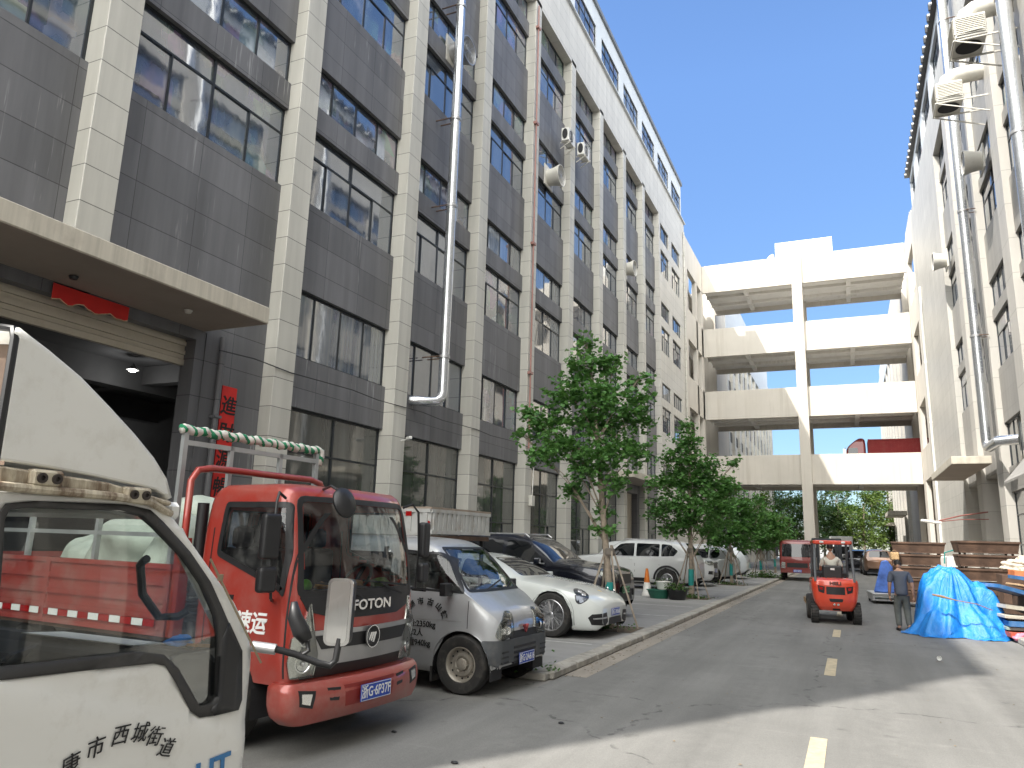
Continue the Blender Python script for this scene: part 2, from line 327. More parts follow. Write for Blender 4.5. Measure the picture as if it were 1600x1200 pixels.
# ---------------------------------------------------------------- ground, road, kerbs
def wb(mb, name, mat, parent=None, **k):
    """build a mesh given in world metres under an unrotated parent"""
    if parent is not None:
        l = parent.location; mb.v = [(x-l.x, y-l.y, z-l.z) for x, y, z in mb.v]
    return mb.build(name, mat, parent, **k)
def asphalt(name, base, tint, patch=0.3):
    m, nt, p = newmat(name); co = posco(nt)
    g = noise(nt, co, 90, 3, 0.7); b = noise(nt, co, 0.35, 6, 0.6); t = noise(nt, co, 1.0, 5, 0.6, stretch=(1.6, 0.12, 1)); sp = noise(nt, co, 5, 4)
    v = mth(nt, 'ADD', mth(nt, 'MULTIPLY', ramp(nt, g, 0.3, 0.7), 0.35), 0.8)
    v = mth(nt, 'MULTIPLY', v, mth(nt, 'ADD', mth(nt, 'MULTIPLY', ramp(nt, b, 0.3, 0.7), patch), 1-patch/2))
    v = mth(nt, 'MULTIPLY', v, mth(nt, 'ADD', mth(nt, 'MULTIPLY', ramp(nt, t, 0.35, 0.7), 0.30), 0.85))
    cr = nd(nt, 'ShaderNodeTexVoronoi', feature='DISTANCE_TO_EDGE'); cr.inputs['Scale'].default_value = 0.16
    wp = mixc(nt, 0.35, co, nd(nt, 'ShaderNodeTexNoise').outputs['Color'])
    cw = nd(nt, 'ShaderNodeVectorMath', operation='ADD'); nz = nd(nt, 'ShaderNodeTexNoise'); nz.inputs['Scale'].default_value = 1.2; nz.inputs['Detail'].default_value = 5; L(nt, co, nz.inputs[0])
    L(nt, co, cw.inputs[0]); L(nt, nz.outputs['Color'], cw.inputs[1]); L(nt, cw.outputs[0], cr.inputs['Vector'])
    crack = mth(nt, 'MULTIPLY', mth(nt, 'LESS_THAN', cr.outputs[0], 0.0035), ramp(nt, sp, 0.45, 0.6))
    v = mth(nt, 'MULTIPLY', v, mth(nt, 'SUBTRACT', 1.0, mth(nt, 'MULTIPLY', crack, 0.45)))
    st = ramp(nt, noise(nt, co, 1.7, 4), 0.66, 0.74); v = mth(nt, 'MULTIPLY', v, mth(nt, 'SUBTRACT', 1.0, mth(nt, 'MULTIPLY', st, 0.34)))
    # rolled tyre tracks along the road and pale scuffs across it
    sx_ = nd(nt, 'ShaderNodeSeparateXYZ'); L(nt, co, sx_.inputs[0]); wob = mth(nt, 'MULTIPLY', noise(nt, co, .12, 2), 1.2)
    tr = mth(nt, 'ABSOLUTE', mth(nt, 'SINE', mth(nt, 'MULTIPLY', mth(nt, 'ADD', sx_.outputs[0], wob), 1.9))); tk = mth(nt, 'MULTIPLY', ramp(nt, tr, .80, 1.0), ramp(nt, sp, .35, .65))
    v = mth(nt, 'MULTIPLY', v, mth(nt, 'SUBTRACT', 1.0, mth(nt, 'MULTIPLY', tk, .13)))
    sc = noise(nt, co, 1, 6, .7, stretch=(.5, 2.4, 1)); v = mth(nt, 'MULTIPLY', v, mth(nt, 'ADD', 1.0, mth(nt, 'MULTIPLY', ramp(nt, sc, .60, .74), .22)))
    c = nd(nt, 'ShaderNodeVectorMath', operation='SCALE'); c.inputs[0].default_value = base; L(nt, v, c.inputs['Scale'])
    L(nt, c.outputs[0], p.inputs['Base Color']); setp(p, rough=0.85); bump(nt, p, g, 0.5, 0.004)
    return m
MT['asphalt'] = asphalt('worn grey asphalt', (0.185, 0.181, 0.168), None)
MT['yard'] = asphalt('dusty concrete yard', (0.215, 0.205, 0.186), None)
MT['paver'] = tilemat('grey pavers', (0.25, 0.245, 0.235), 2.6, 5.0, oy=0.4, var=0.12, joint=0.6, jw=0.03, rough=0.85)
MT['kerb'] = M('worn concrete kerb', (0.34, 0.32, 0.28), 0.9, var=0.2, scale=3, bmp=0.4, dirt=((0.12, 0.11, 0.09), 0.6, 4))
MT['soil'] = M('dry soil with litter', (0.13, 0.10, 0.07), 0.95, var=0.5, scale=12, bmp=0.6)
def st(o): o['kind'] = 'structure'; return o
def sheet(name, x0, x1, y0, y1, z, mat, n=1): return st(MB().add([(x0, y0, z), (x1, y0, z), (x1, y1, z), (x0, y1, z)], [(0, 1, 2, 3)]).build(name, mat))
sheet('ground', -400, 400, -300, 700, 0.0, MT['yard'])
sheet('road', -3.86, 3.16, 9.6, 150, 0.004, MT['asphalt'])
sheet('road_apron', -11.0, 3.16, -30, 9.6, 0.004, MT['asphalt'])
# raised parking pavement on the left with a kerb and a pale gutter strip
pv = MB()
pv.add([(-10.9, 10.2, 0.1), (-4.12, 10.2, 0.1), (-4.12, 60, 0.1), (-10.9, 60, 0.1), (-10.9, 10.2, 0), (-4.12, 10.2, 0)], [(0, 1, 2, 3), (4, 5, 1, 0)])
st(pv.build('parking_pavement', MT['paver']))
k = MB(); rnd = random.Random(3)
y = 10.2
while y < 60:
    e = min(y+0.99, 60); dx = rnd.uniform(-.008, .008); k.box(-4.12, -3.86+dx, y, e-0.01, 0, 0.112+rnd.uniform(-.006, .006)); y += 1.0
x = -10.9
while x < -4.2: k.box(x, x+0.98, 10.02, 10.2, 0, 0.108); x += 1.0
st(k.build('kerb', MT['kerb'], bevel=0.02))
sheet('gutter_strip', -3.86, -3.52, 10.6, 60, 0.008, M('pale gutter strip', (0.27, 0.24, 0.20), 0.9, var=0.2, scale=2, stretch=(1, .3, 1)))
# right-hand pavement
MB_ = MB(); MB_.add([(3.4, 19, .12), (5.6, 19, .12), (5.6, 150, .12), (3.4, 150, .12)], [(0, 1, 2, 3)]); st(MB_.build('pavement', M('worn cement pavement', (0.36, 0.33, 0.28), .9, var=.15, scale=.8, bmp=.1)))
k = MB(); y = 19
while y < 60: k.box(3.16, 3.4, y, y+0.99, 0, 0.13+rnd.uniform(-.005, .005)); y += 1
k.box(3.4, 5.6, 18.8, 19, 0, .128)
st(k.build('kerb', MT['kerb'], bevel=0.02))
MT['line'] = M('worn yellowish road paint', (0.50, 0.42, 0.28), 0.8, var=0.12, scale=12, dirt=((0.2, 0.19, 0.17), 0.75, 9))
for i in range(9):
    y = 6.4+i*5.5*1.0 if i else 6.6
    y0 = [6.7, 12.85, 18.35, 23.9, 29.4, 34.9, 40.4, 46, 51.5][i]
    sheet('lane_marking', -0.49, -0.33, y0, y0+[2.0, 1.95, 1.6, 1.6, 1.6, 1.6, 1.6, 1.6, 1.6][i], 0.009, MT['line'])
# parking bay lines on the pavement
for y0 in (13.2, 16.3, 19.4, 22.6, 25.6, 28.7, 31.8, 35, 38):
    sheet('bay_line', -9.5, -4.3, y0, y0+.09, 0.104, M('faded white line', (.42, .42, .40), .9, var=.25, scale=9) if y0 == 13.2 else bpy.data.materials['faded white line'])

# ---------------------------------------------------------------- projection test used to pick what the photo shows
from bpy_extras.object_utils import world_to_camera_view as w2c
bpy.context.view_layer.update()
def scr(p):
    q = w2c(SC, SC.camera, Vector(p)); return q.x, 1-q.y, q.z
def visarea(x, y0, y1, z0, z1):
    P = [scr((x, a, b)) for a, b in ((y0, z0), (y1, z0), (y1, z1), (y0, z1))]
    if all(q[2] <= 0.1 for q in P): return 0
    cx = sum(q[0] for q in P)/4; cy = sum(q[1] for q in P)/4
    if any(q[2] <= 0.1 for q in P): return 0
    if max(q[0] for q in P) < 0 or min(q[0] for q in P) > 1 or max(q[1] for q in P) < 0 or min(q[1] for q in P) > 1: return 0
    return abs(sum(P[i][0]*P[(i+1) % 4][1]-P[(i+1) % 4][0]*P[i][1] for i in range(4)))/2

# ---------------------------------------------------------------- windows on a wall plane x = const
def window(x, sx, y0, y1, z0, z1, cols, rows, parent, fm, gm, fw=0.055, kind='grid', deep=0.07, seed=0, collect=None, name='window'):
    """sx = +1 when the outside is towards +x. cols/rows: inner mullion positions as fractions"""
    fr = MB(); pn = MB() if collect is None else collect[1]
    if collect is not None: fr = collect[0]
    a, b = sorted((x-sx*deep/2, x+sx*deep/2))
    fr.box(a, b, y0, y1, z0, z0+fw); fr.box(a, b, y0, y1, z1-fw, z1)
    fr.box(a, b, y0, y0+fw, z0+fw, z1-fw); fr.box(a, b, y1-fw, y1, z0+fw, z1-fw)
    w_, h = y1-y0, z1-z0; hw = fw*.42; g = .003
    zs = [z0+h*r for r in rows]
    for i, z in enumerate(zs): fr.box(a+.004, b-.004, y0+fw, y1-fw, z-hw, z+hw)
    lev = [z0+fw]+[v for z in zs for v in (z-hw, z+hw)]+[z1-fw]
    R = random.Random(seed)
    for i in range(0, len(lev), 2):
        cc = cols[min(i//2, len(cols)-1)]
        for c, heavy in cc:
            ww = hw*(1.35 if heavy else .8); yy = y0+w_*c
            fr.box(a+.008, b-.008, yy-ww, yy+ww, lev[i], lev[i+1])
        # panes: slightly out of true so that each reflects its own piece of the street
        ed = [0]+[c for c, _ in cc]+[1]
        for j in range(len(ed)-1):
            ya, yb = y0+w_*ed[j]+.01, y0+w_*ed[j+1]-.01; t1, t2 = R.uniform(-.006, .006), R.uniform(-.006, .006)
            dx = sx*(.012 if j % 2 else -.006)
            pn.add([(x+dx-t1, ya, lev[i]), (x+dx+t1, yb, lev[i]), (x+dx+t1+t2, yb, lev[i+1]), (x+dx-t1+t2, ya, lev[i+1])], [(0, 1, 2, 3) if sx > 0 else (3, 2, 1, 0)])
    if collect is not None: return None
    f = wb(fr, name, fm, parent)
    l = parent.location; pn.v = [(p[0]-l.x, p[1]-l.y, p[2]-l.z) for p in pn.v]
    pn.build('pane', gm, f, fixn=False)
    return f
TALL = dict(cols=[[(.25, 0), (.5, 1), (.75, 0)], [(.5, 1)]], rows=[.68])
SHORT = dict(cols=[[(.25, 0), (.5, 1), (.75, 0)]], rows=[])
GF = dict(cols=[[(.26, 0), (.52, 1), (.76, 0)], [(.52, 1)], [(.52, 1)]], rows=[.5, .78])
ATT = dict(cols=[[(.25, 0), (.5, 1), (.75, 0)], [(.25, 0), (.5, 1), (.75, 0)]], rows=[.72])
def place_windows(lst, x0, sx, parent, fm, gm, limit=95):
    """lst of (y0,y1,z0,z1,style): the largest in view become window parts, the rest one part"""
    X_ = lambda q: q[5] if len(q) > 5 else x0
    sc = sorted(lst, key=lambda q: -visarea(x0, q[0], q[1], q[2], q[3])); n = 0; col = (MB(), MB()); rest = 0
    for i, q in enumerate(sc):
        x = X_(q); vis = visarea(x, *q[:4]) > 0
        if vis and n < limit:
            window(x, sx, *q[:4], q[4]['cols'], q[4]['rows'], parent, fm, gm if q[2] > 5 else MT['glassb'], seed=i); n += 1
        else: window(x, sx, *q[:4], q[4]['cols'], q[4]['rows'], parent, fm, gm, seed=i, collect=col); rest += 1
    if rest:
        f = wb(col[0], 'window', fm, parent); f['kind'] = 'stuff'
        l = parent.location; col[1].v = [(p[0]-l.x, p[1]-l.y, p[2]-l.z) for p in col[1].v]
        col[1].build('pane', gm, f, fixn=False)
    return n
def canopy(parent, x0, x1, y0, y1, z0, z1, out=+1):
    c = MB().box(x0, x1, y0, y1, z0, z1); o = wb(c, 'canopy', MT['canopy'], parent, bevel=.015)
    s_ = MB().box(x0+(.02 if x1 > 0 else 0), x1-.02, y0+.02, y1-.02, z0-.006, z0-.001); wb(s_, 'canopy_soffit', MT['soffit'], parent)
    return o

# ================================================================ LEFT BUILDING
XF, XP, XG, XB = -10.75, -11.06, -11.20, -12.0        # pillar face, cladding face, glass, back
LB = empty('factory_building', (-11.1, 20, 0), 0, 'factory block along the left side with dark cladding between pale stone pillars', 'building')
PL = [-15.2, -10.8, -6.4, -1.9, 2.6, 7.06, 11.72]+[16.25+4.43*i for i in range(7)]   # pillar starts, last is 42.8
PW = 0.62
pm = None
for y0 in PL[2:]:
    m_ = MB().box(XB+.003, XF, y0, y0+PW, 5.95 if y0 < 8 and y0 > 2 else 0, 24.3)
    wb(m_, 'pillar', MT['tile'], LB, bevel=.012)
# cladding bands; the joints are in the material
bands = [(4.62, 5.75), (7.32, 9.42), (11.28, 11.92), (12.98, 15.12), (16.85, 17.5), (18.55, 20.85), (22.45, 23.1)]
wins = []; clad = MB()
for i in range(3, len(PL)):
    a = PL[i]+PW; b = PL[i+1] if i+1 < len(PL) else 47.3
    door = (2 < PL[i] < 8)
    for z0, z1 in bands:
        if door and z0 < 9: continue
        clad.box(XB, XP, a, b, z0, z1)
    if door: clad.box(XB, XP, a, b, 5.6, 9.42)
    else:
        if i != len(PL)-2: wins.append((a, b, 0.25, 4.62, GF)); clad.box(XB, XP, a, b, 0, .25)
        wins.append((a, b, 5.75, 7.32, SHORT))
    for z0, z1, s_ in ((9.42, 11.28, TALL), (11.92, 12.98, SHORT), (15.12, 16.85, TALL), (17.5, 18.55, SHORT), (20.85, 22.45, TALL), (23.1, 24.1, SHORT)):
        wins.append((a, b, z0, z1, s_))
# ground floor wall beside the loading door
clad.box(-11.42, XP, 10.15, 11.72, 0, 5.6); clad.box(-11.42, XP-.02, 9.93, 10.15, 0, 5.6); clad.box(-12.06, -11.42, 11.2, 11.72, 0, 5.6)
clad.box(-11.3, XP-.02, 2.0, 9.93, 5.42, 5.6)
clad.box(-12.1, XP, -1.3, 2.0, 0, 5.6)
clad.box(-12.06, XB+.01, 2.0, 47.3, 5.5, 24.1); clad.box(-12.06, XB+.01, 11.0, 47.3, .02, 5.55)
wb(clad, 'wall', MT['dark'], LB)
core = MB()
core.box(-12.3, XB, 12.3, 47.3, 0, 24.2); core.box(-12.3, XB, -7, 12.3, 5.6, 24.2)
core.box(-24, -12.3, -7, 64, 5.9, 30.3); core.box(-24, -12.3, 16, 64, 0, 5.9)
wb(core, 'inner_wall', MT['dkin'], LB)
att = MB(); cz0 = 24.1
co_ = MB().box(XB, XF, -7, 56.1, cz0, 26.9); wb(co_, 'cornice', MT['tile2'], LB)
for y0 in PL+[47.3, 51.7]:
    if y0 < 1: continue
    y1 = {11.72: 16.25}.get(y0, y0+4.43 if y0 > 11 else y0+4.5)
    if y0 > 51: y1 = 56.1
    s0, s1 = y0+.95, y1-.05
    att.box(-11.6, -10.98, y1-.05, y1+.95 if y0 < 51 else 56.3, 26.9, 29.2)
    wins.append((s0, s1, 27.1, 29.2, ATT, -11.06))
att.box(-11.6, -10.98, -7, 56.3, 29.2, 30.35); att.box(-11.6, -10.98, -7, 3.5, 26.9, 29.2); att.box(-11.6, -10.985, -7, 56.1, 26.9, 27.1)
att.box(-20, -11.6, 56.0, 56.3, 26.9, 30.35); att.box(-12.3, -10.985, -7.2, -7, 0, 30.35)
att.box(-24, -12.3, -7.2, -7.0, 0, 30.35)
wb(att, 'attic_wall', MT['attic'], LB)
cp = MB().box(-11.7, -10.86, -7.25, 56.4, 30.35, 30.6); wb(cp, 'coping', M('dark metal coping', (.2, .21, .22), .5, .3), LB)
ld = MB().box(-11.0, -10.62, -7, 56.2, 26.9, 26.98); wb(ld, 'ledge', MT['attic'], LB)
# flush pale end section with pairs of small windows
fl = MB(); SC2 = [(47.75, 50.3), (51.3, 54.2)]; ZL = [(9.0, 10.7, TALL), (11.25, 12.3, SHORT), (14.45, 16.2, TALL), (16.85, 17.95, SHORT), (20.0, 21.7, TALL), (22.4, 23.6, SHORT), (5.6, 6.9, SHORT)]
ys = [47.3]+[v for s_ in SC2 for v in s_]+[56.1]
zz = sorted([v for q in ZL for v in q[:2]]); zz = [0]+zz+[24.1]
for i in range(0, len(ys), 2): fl.box(XB, XF, ys[i], ys[i+1], 0, 24.1)
for a, b in SC2:
    for i in range(0, len(zz), 2): fl.box(XB, XF, a, b, zz[i], zz[i+1])
    for z0, z1, s_ in ZL: wins.append((a, b, z0, z1, s_, -10.86))
wb(fl, 'end_wall', MT['tile2'], LB)
# gallery section that meets the bridge
gal = MB(); BR = [(6.8, 9.2), (12.3, 14.75), (17.8, 20.3), (23.65, 26.15)]
gal.box(-11.1, XF-.02, 56.1, 57.3, 0, 26.15); gal.box(-11.1, XF-.02, 60.9, 61.5, 0, 23.7); gal.box(-11.1, XF-.02, 63.4, 64.3, 0, 23.7)
for z0, z1 in BR: gal.box(-11.1, XF-.02, 57.3, 64.3, z0, z1)
gal.box(-11.1, XF-.02, 57.3, 64.3, 0, 3.2)
for z0, z1 in BR: gal.box(-24, XB, 56.3, 78, z0+.2, z0+.5)
gal.box(-15, -14.8, 56.3, 78, 0, 26); gal.box(-24, -10.8, 71.2, 78, 0, 26.15)
for yy in (60.9, 65, 69): gal.box(-12.6, -12.2, yy, yy+.5, 0, 26)
wb(gal, 'gallery_wall', MT['conc'], LB)
place_windows(wins, XG, 1, LB, MT['frame'], MT['glass'])
# loading door under the first canopy, with the dim hall behind it
canopy(LB, XP, -9.5, -3, 10.1, 5.62, 5.93)
rs = MB()
for i in range(5): rs.box(-11.40, -11.34+.03*(i % 2), 2.0, 9.92, 5.05+i*.085, 5.13+i*.085)
rs.box(-11.41, -11.32, 2.0, 9.92, 4.93, 5.04)
wb(rs, 'roller_shutter', MT['shutter'], LB)
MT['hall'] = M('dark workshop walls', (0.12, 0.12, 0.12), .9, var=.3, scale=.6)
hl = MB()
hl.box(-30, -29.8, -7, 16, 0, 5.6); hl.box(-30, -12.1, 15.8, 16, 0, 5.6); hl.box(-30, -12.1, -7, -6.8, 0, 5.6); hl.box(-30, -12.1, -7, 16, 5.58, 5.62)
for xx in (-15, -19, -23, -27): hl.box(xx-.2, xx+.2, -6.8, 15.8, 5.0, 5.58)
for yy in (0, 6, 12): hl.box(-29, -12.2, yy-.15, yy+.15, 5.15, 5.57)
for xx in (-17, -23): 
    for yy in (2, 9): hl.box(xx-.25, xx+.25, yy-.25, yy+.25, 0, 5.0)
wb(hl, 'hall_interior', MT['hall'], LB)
# second canopy and closed roller door
canopy(LB, XP, -9.7, 36.6, 44.6, 5.1, 5.42)
rs = MB(); z = 0.12
while z < 4.7: rs.box(-11.5, -11.44+.02, 39.7, 42.4, z, z+.075); rs.box(-11.5, -11.44, 39.7, 42.4, z+.075, z+.11); z += .11
wb(rs, 'roller_shutter', MT['shutter'], LB)
for q in ((39.07, 39.7), (42.4, 42.83)): wb(MB().box(-11.7, XP-.02, *q, 0, 4.62), 'door_jamb', MT['dark'], LB)
# drainpipes
for yy, x in ((10.5, -10.98), (55.5, -10.66)):
    d = MB(); top = 5.6 if yy < 20 else 26
    d.tube([(x, yy, 0), (x, yy, top)], .06, 10)
    z = 1.5
    while z < top: d.box(x-.08, x+.08, yy-.085, yy+.085, z, z+.05); z += 2.5
    wb(d, 'drainpipe', MT['dark'] if yy < 20 else MT['tile'], LB, smooth=40)
d = MB(); yy = PL[9]+PW+.02
d.tube([(-10.95, PL[9]+.1, 5.2), (-10.68, PL[9]+.12, 5.2), (-10.68, PL[9]+.12, 23.9)], .035, 8)
for z in (8, 13.2, 18.4, 22.8): d.box(-10.76, -10.62, PL[9]+.0, PL[9]+.26, z, z+.1)
wb(d, 'red_riser_pipe', M('dull red pipe paint', (.36, .19, .16), .5), LB, smooth=40)
# rear roofs and a conduit line
cd_ = MB(); cd_.tube([(XF+.012, 10.2, 5.25)]+[(XF+.02, 10+i*1.1, 5.27+.03*sin(i*2.1)) for i in range(1, 26)], .012, 5); 
wb(cd_, 'cable', MT['black'], LB)

# ================================================================ RIGHT BUILDING
RX, RP, RG, RBk = 5.3, 5.50, 5.62, 6.3
RB = empty('workshop_building', (5.8, 20, 0), 0, 'sunlit cream factory block along the right side with taupe panels', 'building')
RPL = [-9.0, -3.8, 1.4, 6.6, 11.8, 17.0, 22.2, 27.4, 32.6, 37.8]; RW = 1.2
for y0 in RPL: wb(MB().box(RX, RBk-.003, y0, y0+RW, 0, 22.99), 'pillar', MT['rtile'], RB, bevel=.015)
rb = [(0, .3), (4.1, 5.0), (6.65, 8.72), (10.62, 11.05), (12.15, 14.1), (16.0, 16.45), (17.55, 19.5), (21.35, 21.8)]
rc = MB(); rw = []
for i, y0 in enumerate(RPL):
    a = y0+RW; b = RPL[i+1] if i+1 < len(RPL) else 43.0
    for z0, z1 in rb:
        if a > 32 and z0 < 6: continue
        rc.box(RBk, RP, a, b, z0, z1)
    dr = a > 32
    if not dr: rw += [(a, b, .3, 4.1, GF), (a, b, 5.0, 6.65, SHORT)]
    for z0, z1, s_ in ((8.72, 10.62, TALL), (11.05, 12.15, SHORT), (14.1, 16.0, TALL), (16.45, 17.55, SHORT), (19.5, 21.35, TALL), (21.8, 23.0, SHORT)): rw.append((a, b, z0, z1, s_))
for a, b in ((33.8, 37.8), (39.0, 43.0)): rc.box(RBk, RP, a, b, 5.0, 6.65)
rc.box(RBk-.02, RBk+.06, -8, 43.0, 0.01, 22.9)
wb(rc, 'panel', MT['rpanel'], RB)
cn = MB().box(RBk, RX, -12, 57, 23.0, 25.6); wb(cn, 'cornice', MT['rwall'], RB)
ra = MB(); 
for i in range(13):
    y0 = -10+i*5.2; ra.box(5.45, 6.2, y0, y0+1.6, 25.6, 28.0)
    if y0 > -5: rw.append((y0+1.6, y0+5.2, 25.8, 28.0, ATT))
ra.box(5.45, 6.2, -12, 57.2, 28.0, 28.8); ra.box(5.45, 6.2, -12, 57.2, 25.6, 25.8); ra.box(5.45, 16, 57, 57.2, 25.6, 28.8)
wb(ra, 'attic_wall', MT['attic'], RB)
gut = MB().box(5.2, 5.46, -12, 57.2, 28.5, 28.75)
y = 20
while y < 57: gut.box(5.1, 5.2, y, y+.12, 28.42, 28.8); y += .9
wb(gut, 'gutter', MT['black'], RB)
gb = MB(); y = 20.4
while y < 57: gb.box(5.08, 5.2, y, y+.12, 28.40, 28.49); y += .9
wb(gb, 'gutter_bracket', MT['white'], RB)
rl = MB(); rl.box(RBk, RX, 43.0, 57.0, 0, 23.0)
wb(rl, 'end_wall', MT['rwall'], RB)
rg = MB(); rg.box(5.6, RX, 57.0, 57.9, 0, 25.9); rg.box(5.6, RX, 62.4, 64.3, 0, 25.9)
for z0, z1 in BR: rg.box(5.6, RX, 57.9, 62.4, z0+.1, z1)
for z0, z1 in BR: rg.box(RBk, 12, 57.0, 78, z0+.2, z0+.5)
rg.box(9.5, 9.7, 57, 78, 0, 26); rg.box(RX+.02, 12, 71.2, 78, 0, 26)
rg.box(RX, RX+.4, 70.6, 71.2, 0, 26)
wb(rg, 'gallery_wall', MT['conc'], RB)
rcore = MB().box(RBk, 6.7, -12, 57, 0, 25.6).box(6.7, 16, -12, 57, 0, 28.7); wb(rcore, 'inner_wall', MT['dkin'], RB)
place_windows(rw, RG, -1, RB, MT['frame'], MT['glass'], 70)
canopy(RB, 3.9, RX, 34.6, 42.9, 5.35, 5.66)
dd = MB().box(RBk-.1, RBk-.02, 35, 42.2, 0, 5.0); wb(dd, 'loading_door', M('dark grey steel door', (.05, .055, .06), .5), RB)
dd = MB().box(3.88, 3.9, 37.4, 40.2, 5.40, 5.6)
for zb, x in ((24, 5.22),):
    d = MB(); d.tube([(x, 54.6, 0), (x, 54.6, 17.6), (5.22, 54.3, 18.1), (x, 54.3, 19.2)], .09, 10)
    for z in (2, 6, 10, 14): d.tube([(x, 54.6, z), (x, 54.6, z+.12)], .11, 10)
    wb(d, 'drainpipe', MT['pvc'], RB, smooth=40)
# hoods over the ground-floor windows
for y0 in (24.0, 18.8, 13.6):
    a = MB(); a.add([(RX-.02, y0, 5.0), (RX-.02, y0+4.0, 5.0), (4.55, y0+4.0, 4.1), (4.55, y0, 4.1), (RX-.02, y0, 4.93), (RX-.02, y0+4.0, 4.93), (4.55, y0+4.0, 4.03), (4.55, y0, 4.03)],
        [(0, 1, 2, 3), (7, 6, 5, 4), (0, 3, 7, 4), (1, 5, 6, 2), (3, 2, 6, 7), (0, 4, 5, 1)])
    a.add([(RX-.02, y0, 4.93), (4.55, y0, 4.03), (RX-.02, y0, 4.03)], [(0, 1, 2)])
    wb(a, 'awning', MT['rpanel'], RB)

# ================================================================ BRIDGE
MT['deck_bounce'] = streaked('soffit concrete with bounce light in colour', (.74, .72, .68), (.5, .46, .4))  # deck concrete in a lighter colour that stands in for missing bounce light
BG = empty('link_bridge', (-2.8, 64, 0), 0, 'four-level cream concrete bridge joining the two factory blocks over the road', 'bridge')
for i, (z0, z1) in enumerate(BR):
    p = MB().box(-10.75, 5.28, 64.0, 64.22, z0, z1); wb(p, 'parapet', MT['conc'], BG, bevel=.01)
    p = MB().box(-10.75, 5.28, 70.98, 71.2, z0, z1); wb(p, 'parapet', MT['conc'], BG, bevel=.01)
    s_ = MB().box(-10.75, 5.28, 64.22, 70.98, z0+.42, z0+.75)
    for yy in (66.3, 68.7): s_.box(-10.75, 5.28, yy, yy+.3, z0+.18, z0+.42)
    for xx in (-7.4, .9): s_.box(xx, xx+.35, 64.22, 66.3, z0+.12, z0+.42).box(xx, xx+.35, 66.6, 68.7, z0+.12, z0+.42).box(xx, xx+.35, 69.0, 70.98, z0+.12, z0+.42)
    wb(s_, 'deck', MT['deck_bounce'], BG)
for yy in (63.72, 70.55):
    c = MB().box(-3.3, -2.5, yy, yy+.8, 0, 26.2); wb(c, 'column', MT['conc'], BG, bevel=.02)
for z0, z1 in BR: pass
# ================================================================ BLOCKS BEYOND THE BRIDGE
def far_block(name, x, sx, y0, y1, label, back, hmax, step):
    t = empty(name, (x, (y0+y1)/2, 0), 0, label, 'building')
    pil = MB(); wl = MB(); n = 0; ww = []; y = y0
    a, b = sorted((x, x-sx*.4)); A, B = sorted((x-sx*.3, x-sx*.9))
    while y < y1-1:
        m_ = MB().box(a, b, y, y+.9, 0, 24); wb(m_, 'pillar', MT['rtile'] if sx < 0 else MT['tile2'], t)
        if sx < 0 or True:
            for z0, z1 in ((0, .8), (4.2, 7.0), (8.2, 9.4), (11.3, 12.6), (13.7, 15.1), (17, 18.3), (19.4, 20.9), (22.6, 24)): wl.box(A, B, y+.9, y+step, z0, z1)
            for z0, z1 in ((.8, 4.2), (7, 8.2), (9.4, 11.3), (12.6, 13.7), (15.1, 17), (18.3, 19.4), (20.9, 22.6)): ww.append((y+.9, y+step, z0, z1, SHORT))
        y += step
    wl.box(*sorted((x-sx*.88, x-sx*.97)), y0, y1-1, .01, 23.9)
    wb(wl, 'wall', MT['tile2'] if sx > 0 else MT['rpanel'], t)
    at = MB(); at.box(*sorted((x, back)), y1-.2, y1+.1, 0, 26.9); at.box(*sorted((x, x-sx*.5)), y0, y1, 24, 26.9); at.box(*sorted((x-sx*.2, x-sx*.6)), y0, y1-3, 26.9, hmax)
    at.box(*sorted((x-sx*1, back)), y0-.2, y1-.3, 0, 26)
    wb(at, 'roof_wall', MT['attic'], t)
    for q in ww[:60]: pass
    place_windows([(q[0], q[1], q[2], q[3], q[4]) for q in ww]+[(y0+i*step+1.2, y0+(i+1)*step, 27.3, 29.3, SHORT) for i in range(int((y1-y0)/step)-1)], x-sx*.32, sx, t, MT['frame'], MT['glass'], 60)
    return t
far_block('factory_building', -10.75, 1, 78, 128, 'pale factory block glimpsed beyond the bridge on the left, with narrow dark windows', -24, 30.2, 4.4)
FR = far_block('workshop_building', 5.3, -1, 78, 128, 'cream factory block beyond the bridge on the right with vertical ribs and small porch roofs', 18, 28.8, 5.2)
wb(MB().box(3.6, 5.28, 84, 92, 5.3, 5.7), 'canopy', MT['canopy'], FR); wb(MB().box(4.0, 5.28, 108, 116, 4.9, 5.3), 'canopy', MT['canopy'], FR)

# unseen brick block added behind the camera for the mirror and windows to reflect
BK = empty('added_brick_block', (0, -16, 0), 0, 'red brick block added behind the camera for the white truck mirror to reflect', 'building')
bkm, nt, p = newmat('red brick wall'); co = posco(nt); bt = nd(nt, 'ShaderNodeTexBrick'); bt.inputs['Scale'].default_value = 2.2; bt.inputs['Color1'].default_value = (.33, .10, .06, 1); bt.inputs['Color2'].default_value = (.26, .08, .05, 1); bt.inputs['Mortar'].default_value = (.3, .26, .22, 1)
mp = nd(nt, 'ShaderNodeMapping'); mp.inputs['Rotation'].default_value = (pi/2, 0, 0); L(nt, co, mp.inputs[0]); L(nt, mp.outputs[0], bt.inputs['Vector']); L(nt, bt.outputs[0], p.inputs['Base Color']); setp(p, rough=.85)
wb(MB().box(-26, 14, -20, -16, 0, 6.5), 'wall', bkm, BK); wb(MB().box(-26.3, 14.3, -20.3, -15.7, 6.5, 6.8), 'coping', MT['attic'], BK)

